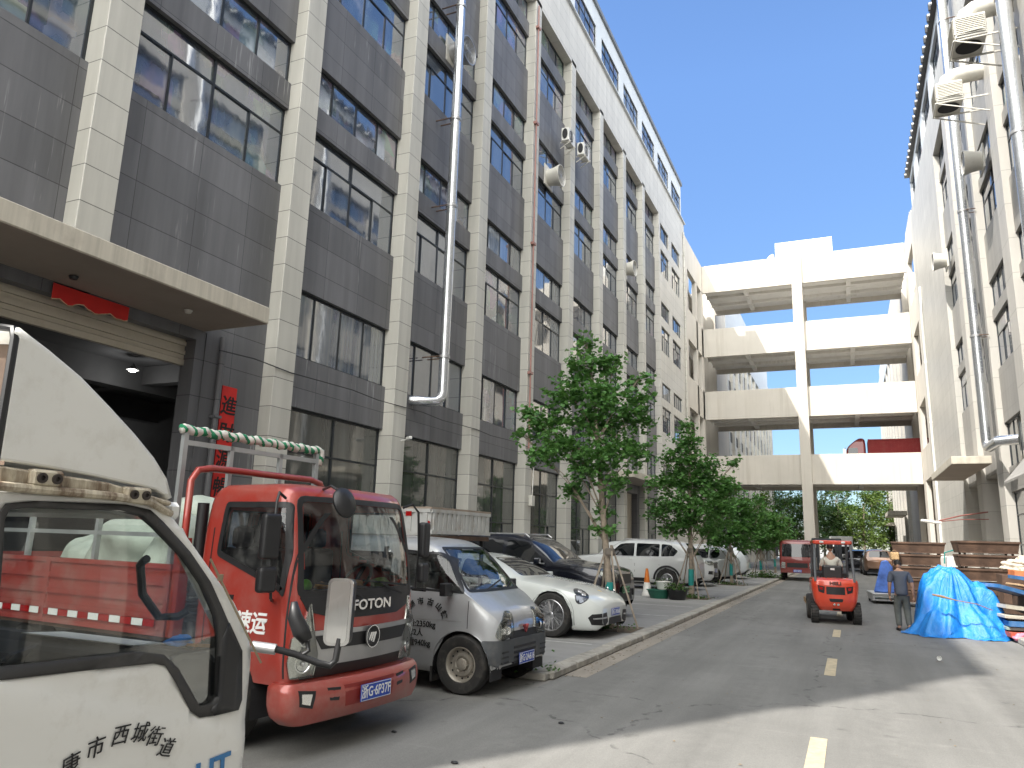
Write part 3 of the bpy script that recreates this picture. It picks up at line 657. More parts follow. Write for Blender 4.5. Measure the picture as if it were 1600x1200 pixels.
# dry leaves and grit blown along the kerb
rn = random.Random(9); lt = MB()
for _ in range(900):
    x = -3.84+abs(rn.gauss(0, .22)) if rn.random() < .7 else rn.uniform(-8, 3); y = rn.uniform(10.5, 48) if x < -3 else rn.uniform(5, 40); s_ = rn.uniform(.008, .028); a = rn.uniform(0, 6.3)
    z = .013 if x > -3.86 else (.11 if y > 10.3 else .01)
    lt.add([(x+s_*cos(a), y+s_*sin(a), z), (x-s_*sin(a)*.6, y+s_*cos(a)*.6, z+.006), (x-s_*cos(a), y-s_*sin(a), z), (x+s_*sin(a)*.6, y-s_*cos(a)*.6, z+.004)], [(0, 1, 2, 3)])
tag(lt.build('litter', M('dry leaf litter', (.20, .15, .09), .9, var=.6, scale=4), fixn=False), 'dry leaves and grit scattered along the kerb and road', 'litter', kind='stuff')
# ================================================================ VEHICLE TOOLS
def interp(pts):
    xs = [p[0] for p in pts]; ys = [p[1] for p in pts]; n = len(xs)
    if xs[0] > xs[-1]: xs = xs[::-1]; ys = ys[::-1]
    d = [(ys[i+1]-ys[i])/(xs[i+1]-xs[i]) for i in range(n-1)]
    t = [d[0]]+[0 if d[i-1]*d[i] <= 0 else 2*d[i-1]*d[i]/(d[i-1]+d[i]) for i in range(1, n-1)]+[d[-1]]
    def f(x):
        if x <= xs[0]: return ys[0]
        if x >= xs[-1]: return ys[-1]
        i = 0
        while xs[i+1] < x: i += 1
        h = xs[i+1]-xs[i]; s = (x-xs[i])/h
        return (2*s**3-3*s**2+1)*ys[i]+(s**3-2*s**2+s)*h*t[i]+(-2*s**3+3*s**2)*ys[i+1]+(s**3-s**2)*h*t[i+1]
    return f
def bspl(P, n):
    Q = [P[0], P[0]]+P+[P[-1], P[-1]]; m = len(Q)-3; out = []
    for k in range(n):
        t = k/(n-1)*m; i = min(int(t), m-1); u = t-i
        b = ((1-u)**3/6, (3*u**3-6*u*u+4)/6, (-3*u**3+3*u*u+3*u+1)/6, u**3/6)
        out.append(tuple(sum(b[j]*Q[i+j][c] for j in range(4)) for c in range(2)))
    return out
class Hull:
    """a car body surface, kept as vertices and faces so that openings can be cut and trim laid on it"""
    def __init__(s): s.v = []; s.f = []
    def bvh(s): s.B = BVHTree.FromPolygons([Vector(v) for v in s.v], s.f); return s.B
    def snap_arch(s, cx, cz, R, ymin):
        for i, (x, y, z) in enumerate(s.v):
            if abs(y) > ymin and z < cz+R:
                dx, dz = x-cx, z-cz; r = sqrt(dx*dx+dz*dz)
                if r < R:
                    if z < cz: 
                        sx_ = R if dx > 0 else -R; s.v[i] = (cx+sx_*1.0, y, z) if abs(dx) > .2*R or True else s.v[i]
                    else:
                        k_ = R/max(r, 1e-4); s.v[i] = (cx+dx*k_, y, cz+dz*k_)
        # drop what collapsed inside the opening
        keep = []
        for f in s.f:
            c = [sum(s.v[i][k] for i in f)/len(f) for k in range(3)]
            if abs(c[1]) > ymin and c[2] < cz+R and (c[0]-cx)**2+max(0, c[2]-cz)**2 < (R*.93)**2: continue
            keep.append(f)
        s.f = keep
    def cut(s, rayf, poly):
        """open the surface where the outline, seen along rayf, falls on it"""
        B = s.B; kill = set()
        for fi, f in enumerate(s.f):
            c = Vector([sum(s.v[i][k] for i in f)/len(f) for k in range(3)])
            u, v = rayf.uv(c)
            if inpoly(u, v, poly):
                o, d = rayf.ray(u, v); h = B.ray_cast(o, d)
                if h[0] is not None and (h[0]-c).length < .12: kill.add(fi)
        s.f2 = [f for i, f in enumerate(getattr(s, 'f2', s.f)) if True]
        s.kills = getattr(s, 'kills', set()) | kill
    def build(s, name, mat, parent, sharp=40):
        m = MB(); ks = getattr(s, 'kills', set()); m.v = list(s.v); m.f = [f for i, f in enumerate(s.f) if i not in ks]; m.m = [0]*len(m.f)
        return m.build(name, mat, parent, smooth=sharp)
def inpoly(x, y, P):
    c = False; n = len(P); j = n-1
    for i in range(n):
        if (P[i][1] > y) != (P[j][1] > y) and x < (P[j][0]-P[i][0])*(y-P[i][1])/(P[j][1]-P[i][1])+P[i][0]: c = not c
        j = i
    return c
class Ray:
    def __init__(s, yaw):
        a = radians(yaw); s.d = Vector((-cos(a), -sin(a), 0)); s.u = Vector((-sin(a), cos(a), 0))
    def uv(s, p): return p.dot(s.u), p.z
    def ray(s, u, v): return s.u*u+Vector((0, 0, v))-s.d*12, s.d
class Side:                      # side = +1 left (y>0), -1 right; u is x
    def __init__(s, sd): s.sd = sd; s.d = Vector((0, -sd, 0))
    def uv(s, p): return p.x, p.z
    def ray(s, u, v): return Vector((u, s.sd*6, v)), s.d
class Top:
    d = Vector((0, 0, -1))
    def uv(s, p): return p.x, p.y
    def ray(s, u, v): return Vector((u, v, 6)), Vector((0, 0, -1))
def patch(H, rayf, poly, off, name, mat, parent, hole=None, res=.06, skirt=.012, smooth=True, raised=0):
    """trim laid on the hull: the outline is cut into a fine grid and dropped onto the surface"""
    bm = bmesh.new(); vs = [bm.verts.new((u, v, 0)) for u, v in poly]; bm.faces.new(vs)
    us = [p[0] for p in poly]; vv = [p[1] for p in poly]
    def cutl(co, no): bmesh.ops.bisect_plane(bm, geom=bm.verts[:]+bm.edges[:]+bm.faces[:], plane_co=co, plane_no=no, dist=1e-5)
    k = max(1, int((max(us)-min(us))/res))
    for i in range(1, k): cutl((min(us)+(max(us)-min(us))*i/k, 0, 0), (1, 0, 0))
    k = max(1, int((max(vv)-min(vv))/res))
    for i in range(1, k): cutl((0, min(vv)+(max(vv)-min(vv))*i/k, 0), (0, 1, 0))
    if hole:
        for i in range(len(hole)):
            a, b = hole[i], hole[(i+1) % len(hole)]
            cutl((a[0], a[1], 0), (-(b[1]-a[1]), b[0]-a[0], 0))
        bmesh.ops.delete(bm, geom=[f for f in bm.faces if inpoly(*f.calc_center_median()[:2], hole)], context='FACES')
    dead = []; hits = {}
    for v in bm.verts:
        o, d = rayf.ray(v.co.x, v.co.y); hits[v] = (d, H.B.ray_cast(o, d))
    near = min([h[3] for d, h in hits.values() if h[0] is not None] or [0])
    for v in bm.verts:
        d, h = hits[v]
        if h[0] is None or h[3] > near+.85: dead.append(v); continue
        n = h[1] if h[1].dot(d) < 0 else -h[1]
        n = (n*.5-d*.5).normalized()
        v.co = h[0]+n*off
    bmesh.ops.delete(bm, geom=dead, context='VERTS')
    if skirt and bm.faces:
        be = [e for e in bm.edges if e.is_boundary]
        r = bmesh.ops.extrude_edge_only(bm, edges=be)
        for g in r['geom']:
            if isinstance(g, bmesh.types.BMVert): g.co += rayf.d*(skirt+off)
    bmesh.ops.recalc_face_normals(bm, faces=bm.faces)
    me = bpy.data.meshes.new(name); bm.to_mesh(me); bm.free(); me.materials.append(mat)
    o = bpy.data.objects.new(name, me); COL.objects.link(o); o.parent = parent
    if smooth:
        me.polygons.foreach_set('use_smooth', [True]*len(me.polygons)); me.set_sharp_from_angle(angle=radians(45))
    return o
def inset(poly, d):
    """shrink an outline towards its inside by d"""
    n = len(poly); area = sum(poly[i][0]*poly[(i+1) % n][1]-poly[(i+1) % n][0]*poly[i][1] for i in range(n)); sg = 1 if area > 0 else -1
    out = []
    for i in range(n):
        p0, p1, p2 = Vector(poly[i-1]), Vector(poly[i]), Vector(poly[(i+1) % n])
        e1 = (p1-p0).normalized(); e2 = (p2-p1).normalized()
        n1 = Vector((-e1.y, e1.x))*sg; n2 = Vector((-e2.y, e2.x))*sg; b = (n1+n2); b = b/max(.3, b.length_squared/2)
        q = p1+b*d; out.append((q.x, q.y))
    return out
def rnd_poly(poly, r, seg=3):
    """round the corners of an outline"""
    out = []; n = len(poly)
    for i in range(n):
        p0, p1, p2 = Vector(poly[i-1]), Vector(poly[i]), Vector(poly[(i+1) % n])
        a = p1+(p0-p1).normalized()*min(r, (p0-p1).length*.45); b = p1+(p2-p1).normalized()*min(r, (p2-p1).length*.45)
        for k in range(seg+1):
            t = k/seg; q = a*(1-t)**2+p1*2*t*(1-t)+b*t*t; out.append((q.x, q.y))
    return out
def car_hull(top, bot, plan, belt, lean, nst=110, nsec=30, crown=.03, bulge=1.0):
    H = Hull(); ft, fb, fw, fl = interp(top), interp(bot), interp(plan), interp(belt)
    x0, x1 = top[0][0], top[-1][0]
    x0, x1 = min(x0, x1), max(x0, x1)
    xs = [x0+(x1-x0)*(.5-.5*cos(pi*(k/(nst-1))))*.35+(x1-x0)*.65*k/(nst-1) for k in range(nst)]
    for x in xs:
        zt, zb, w_ = ft(x), fb(x), fw(x); bl = min(fl(x), zt-.03); h = max(.0, zt-bl); Hh = bl-zb
        wt = w_*.965-lean*h
        P = [(w_*.88, zb), (w_*.96, zb+.05*Hh), (w_*1.0, zb+.35*Hh), (w_*1.0, zb+.62*Hh), (w_*.985, bl-.07*Hh), (w_*.965, bl), (w_*.965-lean*h*.5, bl+h*.5), (wt+.01, zt-min(.08, h*.45)), (wt-.09, zt-min(.01, h*.1)), (wt*.5, zt+crown*.7), (0, zt+crown)]
        S = bspl(P, nsec); row = [(x, y, z) for y, z in S]+[(x, -y, z) for y, z in S[-2::-1]]
        H.v += row
    m = 2*nsec-1
    for i in range(nst-1):
        for j in range(m-1):
            a = i*m+j; H.f.append((a, a+m, a+m+1, a+1))
    for i in (0, nst-1):
        b = i*m
        for j in range(nsec-1):
            q = (b+j, b+j+1, b+m-2-j, b+m-1-j); H.f.append(q if len(set(q)) == 4 else tuple(dict.fromkeys(q)))
    H.bvh(); return H
def cab_hull(levels, nface=18, ncor=7):
    """levels: (z, front x, rear x, half width, corner radius, front bulge)"""
    H = Hull(); n = None
    for z, xf, xr, w_, r, bg_ in levels:
        pts = []
        for k in range(nface+1):
            t = -1+2*k/nface; pts.append((xf-bg_*t*t, t*(w_-r)))
        for k in range(1, ncor+1):
            a = pi/2*k/ncor; pts.append((xf-bg_-r+r*cos(a), w_-r+r*sin(a)))
        X0 = xf-bg_-r; X1 = xr+r
        for k in range(1, nface*2+1): pts.append((X0+(X1-X0)*k/(nface*2), w_))
        for k in range(1, ncor+1):
            a = pi/2*k/ncor; pts.append((xr+r-r*sin(a), w_-r+r*cos(a)))
        for k in range(1, nface+1): pts.append((xr, (w_-r)*(1-2*k/nface)))
        for k in range(1, ncor+1):
            a = pi/2*k/ncor; pts.append((xr+r-r*cos(a)*1, -(w_-r)-r*sin(a))) if k < ncor+1 else None
        for k in range(1, nface*2+1): pts.append((X1+(X0-X1)*k/(nface*2), -w_))
        for k in range(1, ncor):
            a = pi/2*k/ncor; pts.append((X0+r*sin(a), -w_+r-r*cos(a)))
        n = len(pts); H.v += [(x, y, z) for x, y in pts]
    for i in range(len(levels)-1):
        for j in range(n):
            a, b = i*n+j, i*n+(j+1) % n; H.f.append((a, b, b+n, a+n))
    c = len(H.v); l = levels[-1]; H.v.append(((l[1]+l[2])/2, 0, l[0]+.01)); e = (len(levels)-1)*n
    for j in range(n): H.f.append((e+j, e+(j+1) % n, c))
    H.bvh(); return H
def levels_dense(keys, dz=.035):
    """keys: rows (z, xf, xr, w, r, bulge) interpolated to a dense stack"""
    fs = [interp([(k[0], k[c]) for k in keys]) for c in range(1, 6)]
    z0, z1 = keys[0][0], keys[-1][0]; n = int((z1-z0)/dz)
    return [(z0+(z1-z0)*i/n, *[f(z0+(z1-z0)*i/n) for f in fs]) for i in range(n+1)]

MT['tint'] = glassmat('dark car glass', (0.008, 0.009, 0.010), 1.65, 0, 0.0, 0.02)
MT['clear'] = clearglass('clear car glass')
MT['lens'] = clearglass('lamp lens', (.85, .87, .85), .97)
MT['lampin'] = M('lamp reflector', (.75, .75, .72), .18, .85, var=.1)
MT['taillens'] = M('red tail lens', (.35, .01, .01), .15, coat=1)
MT['plate'] = M('blue number plate', (.015, .06, .38), .4, var=.05)
MT['plateg'] = M('green number plate', (.25, .55, .30), .4, var=.05)
MT['silverp'] = M('silver trim', (.42, .42, .42), .35, .6, var=.1)
WMESH = {}
def wheel(parent, x, y, z, R, wd, side, kind, name='wheel'):
    """tyre with the rim as its own mesh; side = outward direction in y"""
    key = (R, wd, side, kind)
    if key not in WMESH:
        rr = R*(.72 if kind == 'alloy' else .62); h = wd/2; A = Matrix.Rotation(-side*pi/2, 4, 'X')
        t = MB(); t.lathe([(rr-.01, -h*.8), (rr+.01, -h), (R*.93, -h), (R*.99, -h*.75), (R, -h*.5), (R, h*.5), (R*.99, h*.75), (R*.93, h), (rr+.01, h), (rr-.015, h*.8), (rr-.02, h*.3)], A, 40)
        if kind != 'alloy' or R > .3:
            for k in range(3): t.lathe([(R+.001, -.05+.05*k-.004), (R+.003, -.05+.05*k), (R+.001, -.05+.05*k+.004)], A, 40)
        rm = MB()
        if kind == 'alloy':
            rm.lathe([(rr-.005, h*.86), (rr-.02, h*.9), (rr-.035, h*.6), (rr-.04, -h*.2), (rr-.05, -h*.4), (.02, -h*.45)], A, 40)
            rm.lathe([(0.0, h*.62), (.05, h*.62), (.07, h*.5), (.075, h*.1)], A, 20)
            ns = 10
            for k in range(ns):
                a = 2*pi*k/ns
                for dlt in (-.085, .085):
                    p0 = A @ Vector((.05*cos(a+dlt), .05*sin(a+dlt), h*.5)); p1 = A @ Vector(((rr-.03)*cos(a+dlt*1.6), (rr-.03)*sin(a+dlt*1.6), h*.74)); rm.bar(p0, p1, .022, .028)
        elif kind == 'suv':
            rm.lathe([(rr-.005, h*.86), (rr-.02, h*.9), (rr-.035, h*.6), (rr-.04, -h*.2), (.02, -h*.3)], A, 40)
            rm.lathe([(0.0, h*.62), (.05, h*.62), (.07, h*.5), (.075, h*.1)], A, 20)
            for k in range(5):
                a = 2*pi*k/5; p0 = A @ Vector((.03*cos(a), .03*sin(a), h*.5)); p1 = A @ Vector(((rr-.03)*cos(a), (rr-.03)*sin(a), h*.74)); rm.bar(p0, p1, .03, .10)
        else:
            rm.lathe([(rr-.002, h*.84), (rr-.015, h*.88), (rr-.03, h*.75), (rr-.045, h*.2), (rr*.70, h*.15), (rr*.62, h*.38), (rr*.45, h*.42), (rr*.35, h*.25), (rr*.33, h*.55), (rr*.28, h*.62), (0, h*.62)], A, 40)
            for k in range(5):
                a = 2*pi*k/5; c = A @ Vector((rr*.4*cos(a), rr*.4*sin(a), h*.45)); rm.lathe([(.009, -.01), (.009, .012), (0, .014)], Matrix.Translation(c) @ A, 6)
        WMESH[key] = (t, rm)
        t = t.build('tyre_src', MT['rubber'], smooth=40); rimm = {'alloy': MT['chrome2'], 'suv': MT['chrome2'], 'steel': MT['steelrim']}[kind]
        rm = rm.build('rim_src', rimm, smooth=35)
        hl = None
        if kind == 'steel':
            hb = MB()
            for k in range(12):
                a = 2*pi*k/12; c = A @ Vector((rr*.76*cos(a), rr*.76*sin(a), h*.18)); hb.lathe([(rr*.055, -.01), (rr*.055, .006), (0, .006)], Matrix.Translation(c) @ A, 10)
            hl = hb.build('holes', MT['black'])
        WMESH[key] = (t.data, rm.data, hl.data if hl else None)
        for o_ in (t, rm, hl):
            if o_: bpy.data.objects.remove(o_)
    td, rd, hd = WMESH[key]
    o = bpy.data.objects.new(name, td); COL.objects.link(o); o.parent = parent; o.location = (x, y, z)
    r = bpy.data.objects.new('rim', rd); COL.objects.link(r); r.parent = o
    if hd: q = bpy.data.objects.new('rim_holes', hd); COL.objects.link(q); q.parent = o
    return o
MT['chrome2'] = M('alloy rim', (.55, .55, .56), .3, .9, var=.08)
MT['steelrim'] = M('dull steel rim', (.36, .33, .28), .5, .5, var=.15, scale=6, dirt=((.18, .14, .1), .5, 9))
def liner(parent, x, z, R, y0, y1, name='wheel_arch'):
    m = MB(); n = 16; pts = []
    for k in range(n+1):
        a = pi*k/n; pts.append((x+R*cos(a), z+R*sin(a)))
    pts = [(x+R, z-.15)]+pts+[(x-R, z-.15)]
    m.grid([[(p[0], y0, p[1]), (p[0], y1, p[1])] for p in pts]); i = min((y0, y1), key=abs)
    m.add([(p[0], i, p[1]) for p in pts], [tuple(range(len(pts)))])
    return m.build(name, MT['dkin'], parent)
def plate(parent, o, x, y, s, body, mat, col):
    """number plate 0.44 x 0.14; o centre, x right, y up as read"""
    F = frame4(o, x, y); m = MB().obox(F, .44*s, .14*s, .008); p = m.build('number_plate', mat, parent, bevel=.003)
    l = text('plate_lettering', body, .115*s, col, None, F @ Matrix.Translation((0, -.003, .005)), .001, sx=.82, bold=.0015); l.parent = p
    fr = MB()
    for dy in (-1, 1): fr.obox(F @ Matrix.Translation((0, dy*.064*s, .0052)), .43*s, .004, .001)
    for dx in (-1, 1): fr.obox(F @ Matrix.Translation((dx*.213*s, 0, .0052)), .004, .13*s, .001)
    fr.build('plate_rim', col, p); return p

# ================================================================ RED FLATBED TRUCK (cab-over, near)
def red_truck():
    t = empty('flatbed_truck', (-4.27, 6.27, 0), radians(-4), 'red cab-over flatbed truck with a big windscreen parked beside the loading door', 'truck')
    red = paint('truck red paint', (0.34, 0.034, 0.022), 0.2, .32, .3); MT['tred'] = red
    W_ = .91
    K = levels_dense([(.56, -.10, -1.36, .88, .10, .05), (.75, -.03, -1.38, .905, .14, .09), (1.1, .0, -1.40, .91, .16, .11), (1.34, -.02, -1.40, .91, .16, .12), (1.7, -.085, -1.40, .90, .15, .12), (2.02, -.165, -1.38, .875, .15, .11), (2.10, -.20, -1.36, .86, .16, .10), (2.17, -.27, -1.31, .82, .17, .08), (2.205, -.40, -1.2, .72, .2, .05), (2.215, -.6, -1.0, .5, .2, .03)])
    H = cab_hull(K, 22, 7)
    fr, sr, sl = Ray(0), Side(-1), Side(1)
    ws = rnd_poly([(-.81, 1.27), (.81, 1.27), (.765, 2.07), (-.765, 2.07)], .08)
    H.cut(fr, inset(ws, .03))
    sw = rnd_poly([(-.24, 1.24), (-.30, 1.30), (-1.12, 1.56), (-1.09, 2.03), (-.30, 2.03), (-.22, 1.6)], .05)
    for s_ in (sr, sl): H.cut(s_, inset(sw, .025))
    rw_ = rnd_poly([(-.6, 1.5), (.6, 1.5), (.58, 1.98), (-.58, 1.98)], .05); H.cut(Ray(180), inset(rw_, .02))
    H.snap_arch(-.98, .42, .47, .5); 
    body = H.build('cab', red, t)
    for s_, nm in ((sr, 1), (sl, 1)):
        patch(H, s_, sw, .006, 'window_seal', MT['black'], t, hole=inset(sw, .05))
        patch(H, s_, inset(sw, .04), -.002, 'side_window', MT['clear'], t, skirt=0)
    patch(H, fr, rnd_poly([(-.835, 1.235), (.835, 1.235), (.785, 2.09), (-.785, 2.09)], .09), .006, 'window_seal', MT['black'], t, hole=inset(ws, .03))
    patch(H, fr, inset(ws, .02), -.002, 'windscreen', MT['clear'], t, skirt=0)
    patch(H, Ray(180), rw_, .006, 'window_seal', MT['black'], t, hole=inset(rw_, .04)); patch(H, Ray(180), inset(rw_, .03), .0, 'rear_window', MT['clear'], t, skirt=0)
    # black panel below the glass with the lettering, grille, silver band
    patch(H, fr, [(-.81, 1.25), (.81, 1.25), (.74, 1.14), (.45, 1.065), (-.45, 1.065), (-.74, 1.14)], .008, 'cowl_panel', MT['black'], t)
    lt = text('lettering', 'FOTON', .12, MT['chrome'], t, frame4((.016, 0, 1.165), (0, 1, 0), (0, 0, 1)), .006, sx=1.35, bold=.003)
    sb = patch(H, fr, [(-.74, .98), (.74, .98), (.80, .78), (.58, .70), (-.58, .70), (-.80, .78)], .02, 'grille_surround', MT['silverp'], t, skirt=.03)
    patch(H, fr, [(-.66, .94), (.66, .94), (.58, .83), (-.58, .83)], .028, 'grille', MT['black'], t, skirt=.02)
    patch(H, fr, [(-.80, .70), (.80, .70), (.74, .60), (-.74, .60)], .01, 'lower_intake', MT['black'], t)
    bd = MB().lathe([(0, .0), (.085, .0), (.092, .012), (.098, .02), (.092, .028), (.082, .02), (0, .02)], Matrix.Translation((.02, 0, .89)) @ Matrix.Rotation(pi/2, 4, 'Y'), 28).build('badge', MT['black'], t, smooth=40)
    e = MB()
    for k in range(3):
        a = .035-.032*k; e.prism([(a-.012, -.05+.012*k), (a+.012, -.05+.012*k), (a+.05, .035), (a+.02, .035)], lambda u, v, q: (q, u*.9-.02, .89+v), .041, .046)
    e.lathe([(.090, 0), (.097, .006), (.090, .006)], Matrix.Translation((.046, 0, .89)) @ Matrix.Rotation(pi/2, 4, 'Y'), 28)
    e.build('emblem', MT['chrome'], t)
    small = text('lettering', 'AUMARK', .035, MT['chrome'], t, frame4((-.055, .67, 1.04), (.1, 1, 0), (0, 0, 1)), .003, bold=.001) if False else None
    # headlamps wrap the corners
    for s_ in (-1, 1):
        rf = Ray(22*s_)
        def U(a): return s_*a
        
        hp = [(U(.70), 1.20), (U(.76), 1.02), (U(.85), .93), (U(.87), .74), (U(.84), .62), (U(.62), .62), (U(.60), .80), (U(.66), 1.0)][::-1]
        hp = hp if s_ > 0 else hp[::-1]
        hh = patch(H, rf, hp, .012, 'headlight', MT['lampin'], t, res=.05)
        cen = (U(.71), .745)
        o, d = rf.ray(*cen); h_ = H.B.ray_cast(o, d); n = (-d)
        for (uu, vv, rr_) in ((.735, .73, .075), (.735, .91, .05)):
            o, d = rf.ray(U(uu), vv); h_ = H.B.ray_cast(o, d)
            if h_[0] is None: continue
            Mx = Matrix.Translation(h_[0]-d*.012) @ (-d).to_track_quat('Z', 'Y').to_matrix().to_4x4()
            b_ = MB().lathe([(rr_, 0), (rr_, .012), (rr_*.85, .014), (rr_*.75, .006), (rr_*.3, .004), (rr_*.25, .02), (0, .03)], Mx, 20).build('lamp_bowl', MT['chrome'], hh, smooth=40)
        patch(H, rf, hp, .035, 'lens', MT['lens'], hh, res=.06, skirt=.03)
    # bumper
    bk = levels_dense([(.27, .02, -.30, .85, .10, .05), (.34, .06, -.34, .93, .12, .09), (.46, .075, -.36, .95, .12, .10), (.56, .05, -.36, .945, .12, .10), (.585, .02, -.34, .92, .12, .09)], .03)
    BH = cab_hull(bk, 20, 6); BH.build('bumper', red, t)
    for s_ in (-1, 1):
        q = lambda a, b: (s_*a, b)
        P = [q(.67, .52), q(.84, .54), q(.83, .42), q(.70, .39)]; patch(BH, fr, P if s_ > 0 else P[::-1], .004, 'fog_recess', MT['black'], t); P = [q(.71, .50), q(.81, .51), q(.81, .44), q(.73, .42)]; patch(BH, fr, P if s_ > 0 else P[::-1], .009, 'fog_light', MT['lampin'], t)
        P = [q(.40, .52), q(.55, .53), q(.52, .43), q(.42, .42)]; patch(BH, fr, P if s_ > 0 else P[::-1], .004, 'tow_eye_recess', MT['black'], t)
    patch(BH, fr, [(-.36, .53), (.36, .53), (.33, .36), (-.33, .36)], .004, 'plate_recess', M('dark truck red', (.22, .02, .015), .5), t)
    plate(t, (.10, .03, .44), (0, 1, 0), (.0, 0, 1), 1.0, '浙G·6P37F', MT['plate'], MT['white'])
    # wipers
    for y0, y1 in ((-.15, -.72), (.45, -.08)):
        m = MB(); m.bar((.015, y0, 1.24), (-.01, (y0+y1)/2, 1.33), .02, .015); m.bar((-.01, y0+.1, 1.31), (-.05, y1, 1.37), .012, .02); m.build('wiper', MT['black'], t)
    # dashboard, seats, wheel and the things lying on the dash
    m = MB().box(-.55, -.16, -.80, .80, .9, 1.27).box(-1.3, -.2, -.84, .84, .60, .75); m.build('dashboard', MT['black'], t, bevel=.04)
    seatm = M('dark seat cloth', (.03, .03, .035), .9)
    for y in (-.52, 0, .52):
        s_ = MB().box(-1.15, -.68, y-.22, y+.22, .8, 1.0).box(-1.30, -1.14, y-.22, y+.22, .95, 1.62); s_.box(-1.27, -1.17, y-.12, y+.12, 1.62, 1.82); s_.build('seat', seatm, t, bevel=.05, seg=2)
    sw_ = MB(); C_ = Matrix.Translation((-.62, .5, 1.32)) @ Matrix.Rotation(radians(-55), 4, 'Y')
    sw_.tube([C_ @ Vector((.2*cos(a), .2*sin(a), 0)) for a in [2*pi*k/20 for k in range(21)]], .016, 8); sw_.bar(C_ @ Vector((-.2, 0, 0)), C_ @ Vector((.2, 0, 0)), .03); sw_.build('steering_wheel', MT['black'], t, smooth=40)
    # mirrors: round wide-angle one on an arm, tall pair on each door
    def mirror_set(sg):
        m = MB(); y = sg*.93
        m.tube([(-.34, sg*.88, 2.06), (-.30, sg*1.00, 2.10), (-.26, sg*1.06, 2.02), (-.24, sg*1.08, 1.6), (-.24, sg*1.05, 1.25), (-.36, sg*.92, 1.22)], .013, 8)
        m.build('mirror_bracket', MT['black'], t, smooth=40)
        for z0, h_ in ((1.74, .36), (1.40, .20)):
            mm = MB().obox(Matrix.Translation((-.22, sg*1.14, z0)) @ Matrix.Rotation(sg*radians(12), 4, 'Z'), .09, .17, h_); o = mm.build('side_mirror', MT['black'], t, bevel=.03, seg=3)
    mirror_set(-1); mirror_set(1)
    m = MB(); m.tube([(-.30, -.45, 2.16), (-.05, -.62, 2.18), (.12, -.62, 2.10)], .012, 8); m.build('mirror_bracket', MT['black'], t)
    MB().lathe([(0, .0), (.13, .0), (.135, .02), (.12, .05), (.07, .075), (0, .085)], Matrix.Translation((.10, -.62, 2.03)) @ Matrix.Rotation(radians(70), 4, 'Y') , 28).build('side_mirror', MT['black'], t, smooth=40)
    # door handle, side steps, door seams
    for s_ in (sr, sl):
        patch(H, s_, rnd_poly([(-1.16, 1.16), (-.98, 1.16), (-.98, 1.04), (-1.16, 1.04)], .02), .004, 'door_handle', MT['black'], t)
        patch(H, s_, [(-1.20, .80), (-1.20, 1.80), (-1.188, 1.80), (-1.188, .80)], .003, 'door_seam', MT['black'], t)
        patch(H, s_, [(-.20, .62), (-.20, 1.95), (-.188, 1.95), (-.188, .62)], .003, 'door_seam', MT['black'], t)
    patch(H, sr, [(-.92, 1.24), (-.84, 1.24), (-.84, 1.20), (-.92, 1.20)], .004, 'badge', MT['black'], t)
    F = frame4((-.60, -.912, 1.02), (1, 0, 0), (0, 0, 1)); text('door_lettering', '速运', .19, MT['white'], t, F, .002, shear=.15, bold=.004)
    text('door_lettering', '货的', .12, MT['white'], t, frame4((-1.02, -.912, 1.36), (1, 0, 0), (0, 0, 1)), .002, shear=.15, bold=.002) if False else None
    text('door_lettering', 'EXPRESS', .05, MT['white'], t, frame4((-.56, -.912, .90), (1, 0, 0), (0, 0, 1)), .002, shear=.2) if False else None
    # wipers' washer hose, roof aerial, exhaust snorkel
    m = MB(); m.tube([(-1.28, -.80, .75), (-1.46, -.80, .80), (-1.50, -.80, 1.0), (-1.50, -.80, 1.9), (-1.50, -.80, 2.02)], .055, 12)
    for k in range(9): m.lathe([(.055, -.012), (.075, 0), (.055, .012)], Matrix.Translation((-1.50, -.80, .98+.028*k)), 12)
    m.build('air_intake_pipe', MT['black'], t, smooth=40)
    # wheels, chassis, bed
    for x in (-.98, -4.0):
        for s_ in (-1, 1): wheel(t, x, s_*.78, .40, .40, .22, s_, 'steel')
    for s_ in (-1, 1): liner(t, -.98, .42, .46, s_*.60, s_*.90)
    m = MB().box(-5.0, -.2, -.36, -.26, .48, .62).box(-5.0, -.2, .26, .36, .48, .62)
    for x in (-1.6, -2.6, -3.6, -4.6): m.box(x, x+.1, -.26, .26, .50, .60)
    m.box(-1.15, -.85, -.7, .7, .34, .46).box(-4.15, -3.85, -.7, .7, .34, .46)
    m.build('chassis', MT['dkin'], t)
    bedred = paint('faded bed red', (.30, .045, .035), .1, .5, .55)
    x0, x1 = -5.6, -1.62
    MB().box(x0, x1, -.95, .95, .80, .88).build('bed_floor', MT['rust'], t)
    def board(y):
        m = MB(); sg = -1 if y < 0 else 1
        m.box(x0, x1, y-.012, y+.012, .84, 1.46)
        for z in (.84, 1.42): m.box(x0, x1, y-.03, y+.03, z, z+.045)
        for z in (.98, 1.12, 1.27): m.box(x0+.03, x1-.03, y+sg*.012, y+sg*.028, z, z+.05)
        for x in (x0, (x0+x1)/2, x1-.06): m.box(x, x+.06, y-.034, y+.034, .84, 1.465)
        o = m.build('sideboard', bedred, t)
        r = MB(); wv = MB(); k = 0; x = x0+.1
        while x < x1-.3:
            (r if k % 2 else wv).box(x, x+.16, y+sg*.030, y+sg*.034, .915, .975); x += .17; k += 1
        r.build('reflector_strip', MT['taillens'], o); wv.build('reflector_strip', MT['white'], o)
        return o
    board(-.96); board(.96)
    m = MB().box(x0-.03, x0, -.96, .96, .84, 1.46); m.build('tailboard', bedred, t)
    # headboard post frame and the galvanised rack
    m = MB(); xh = -1.56
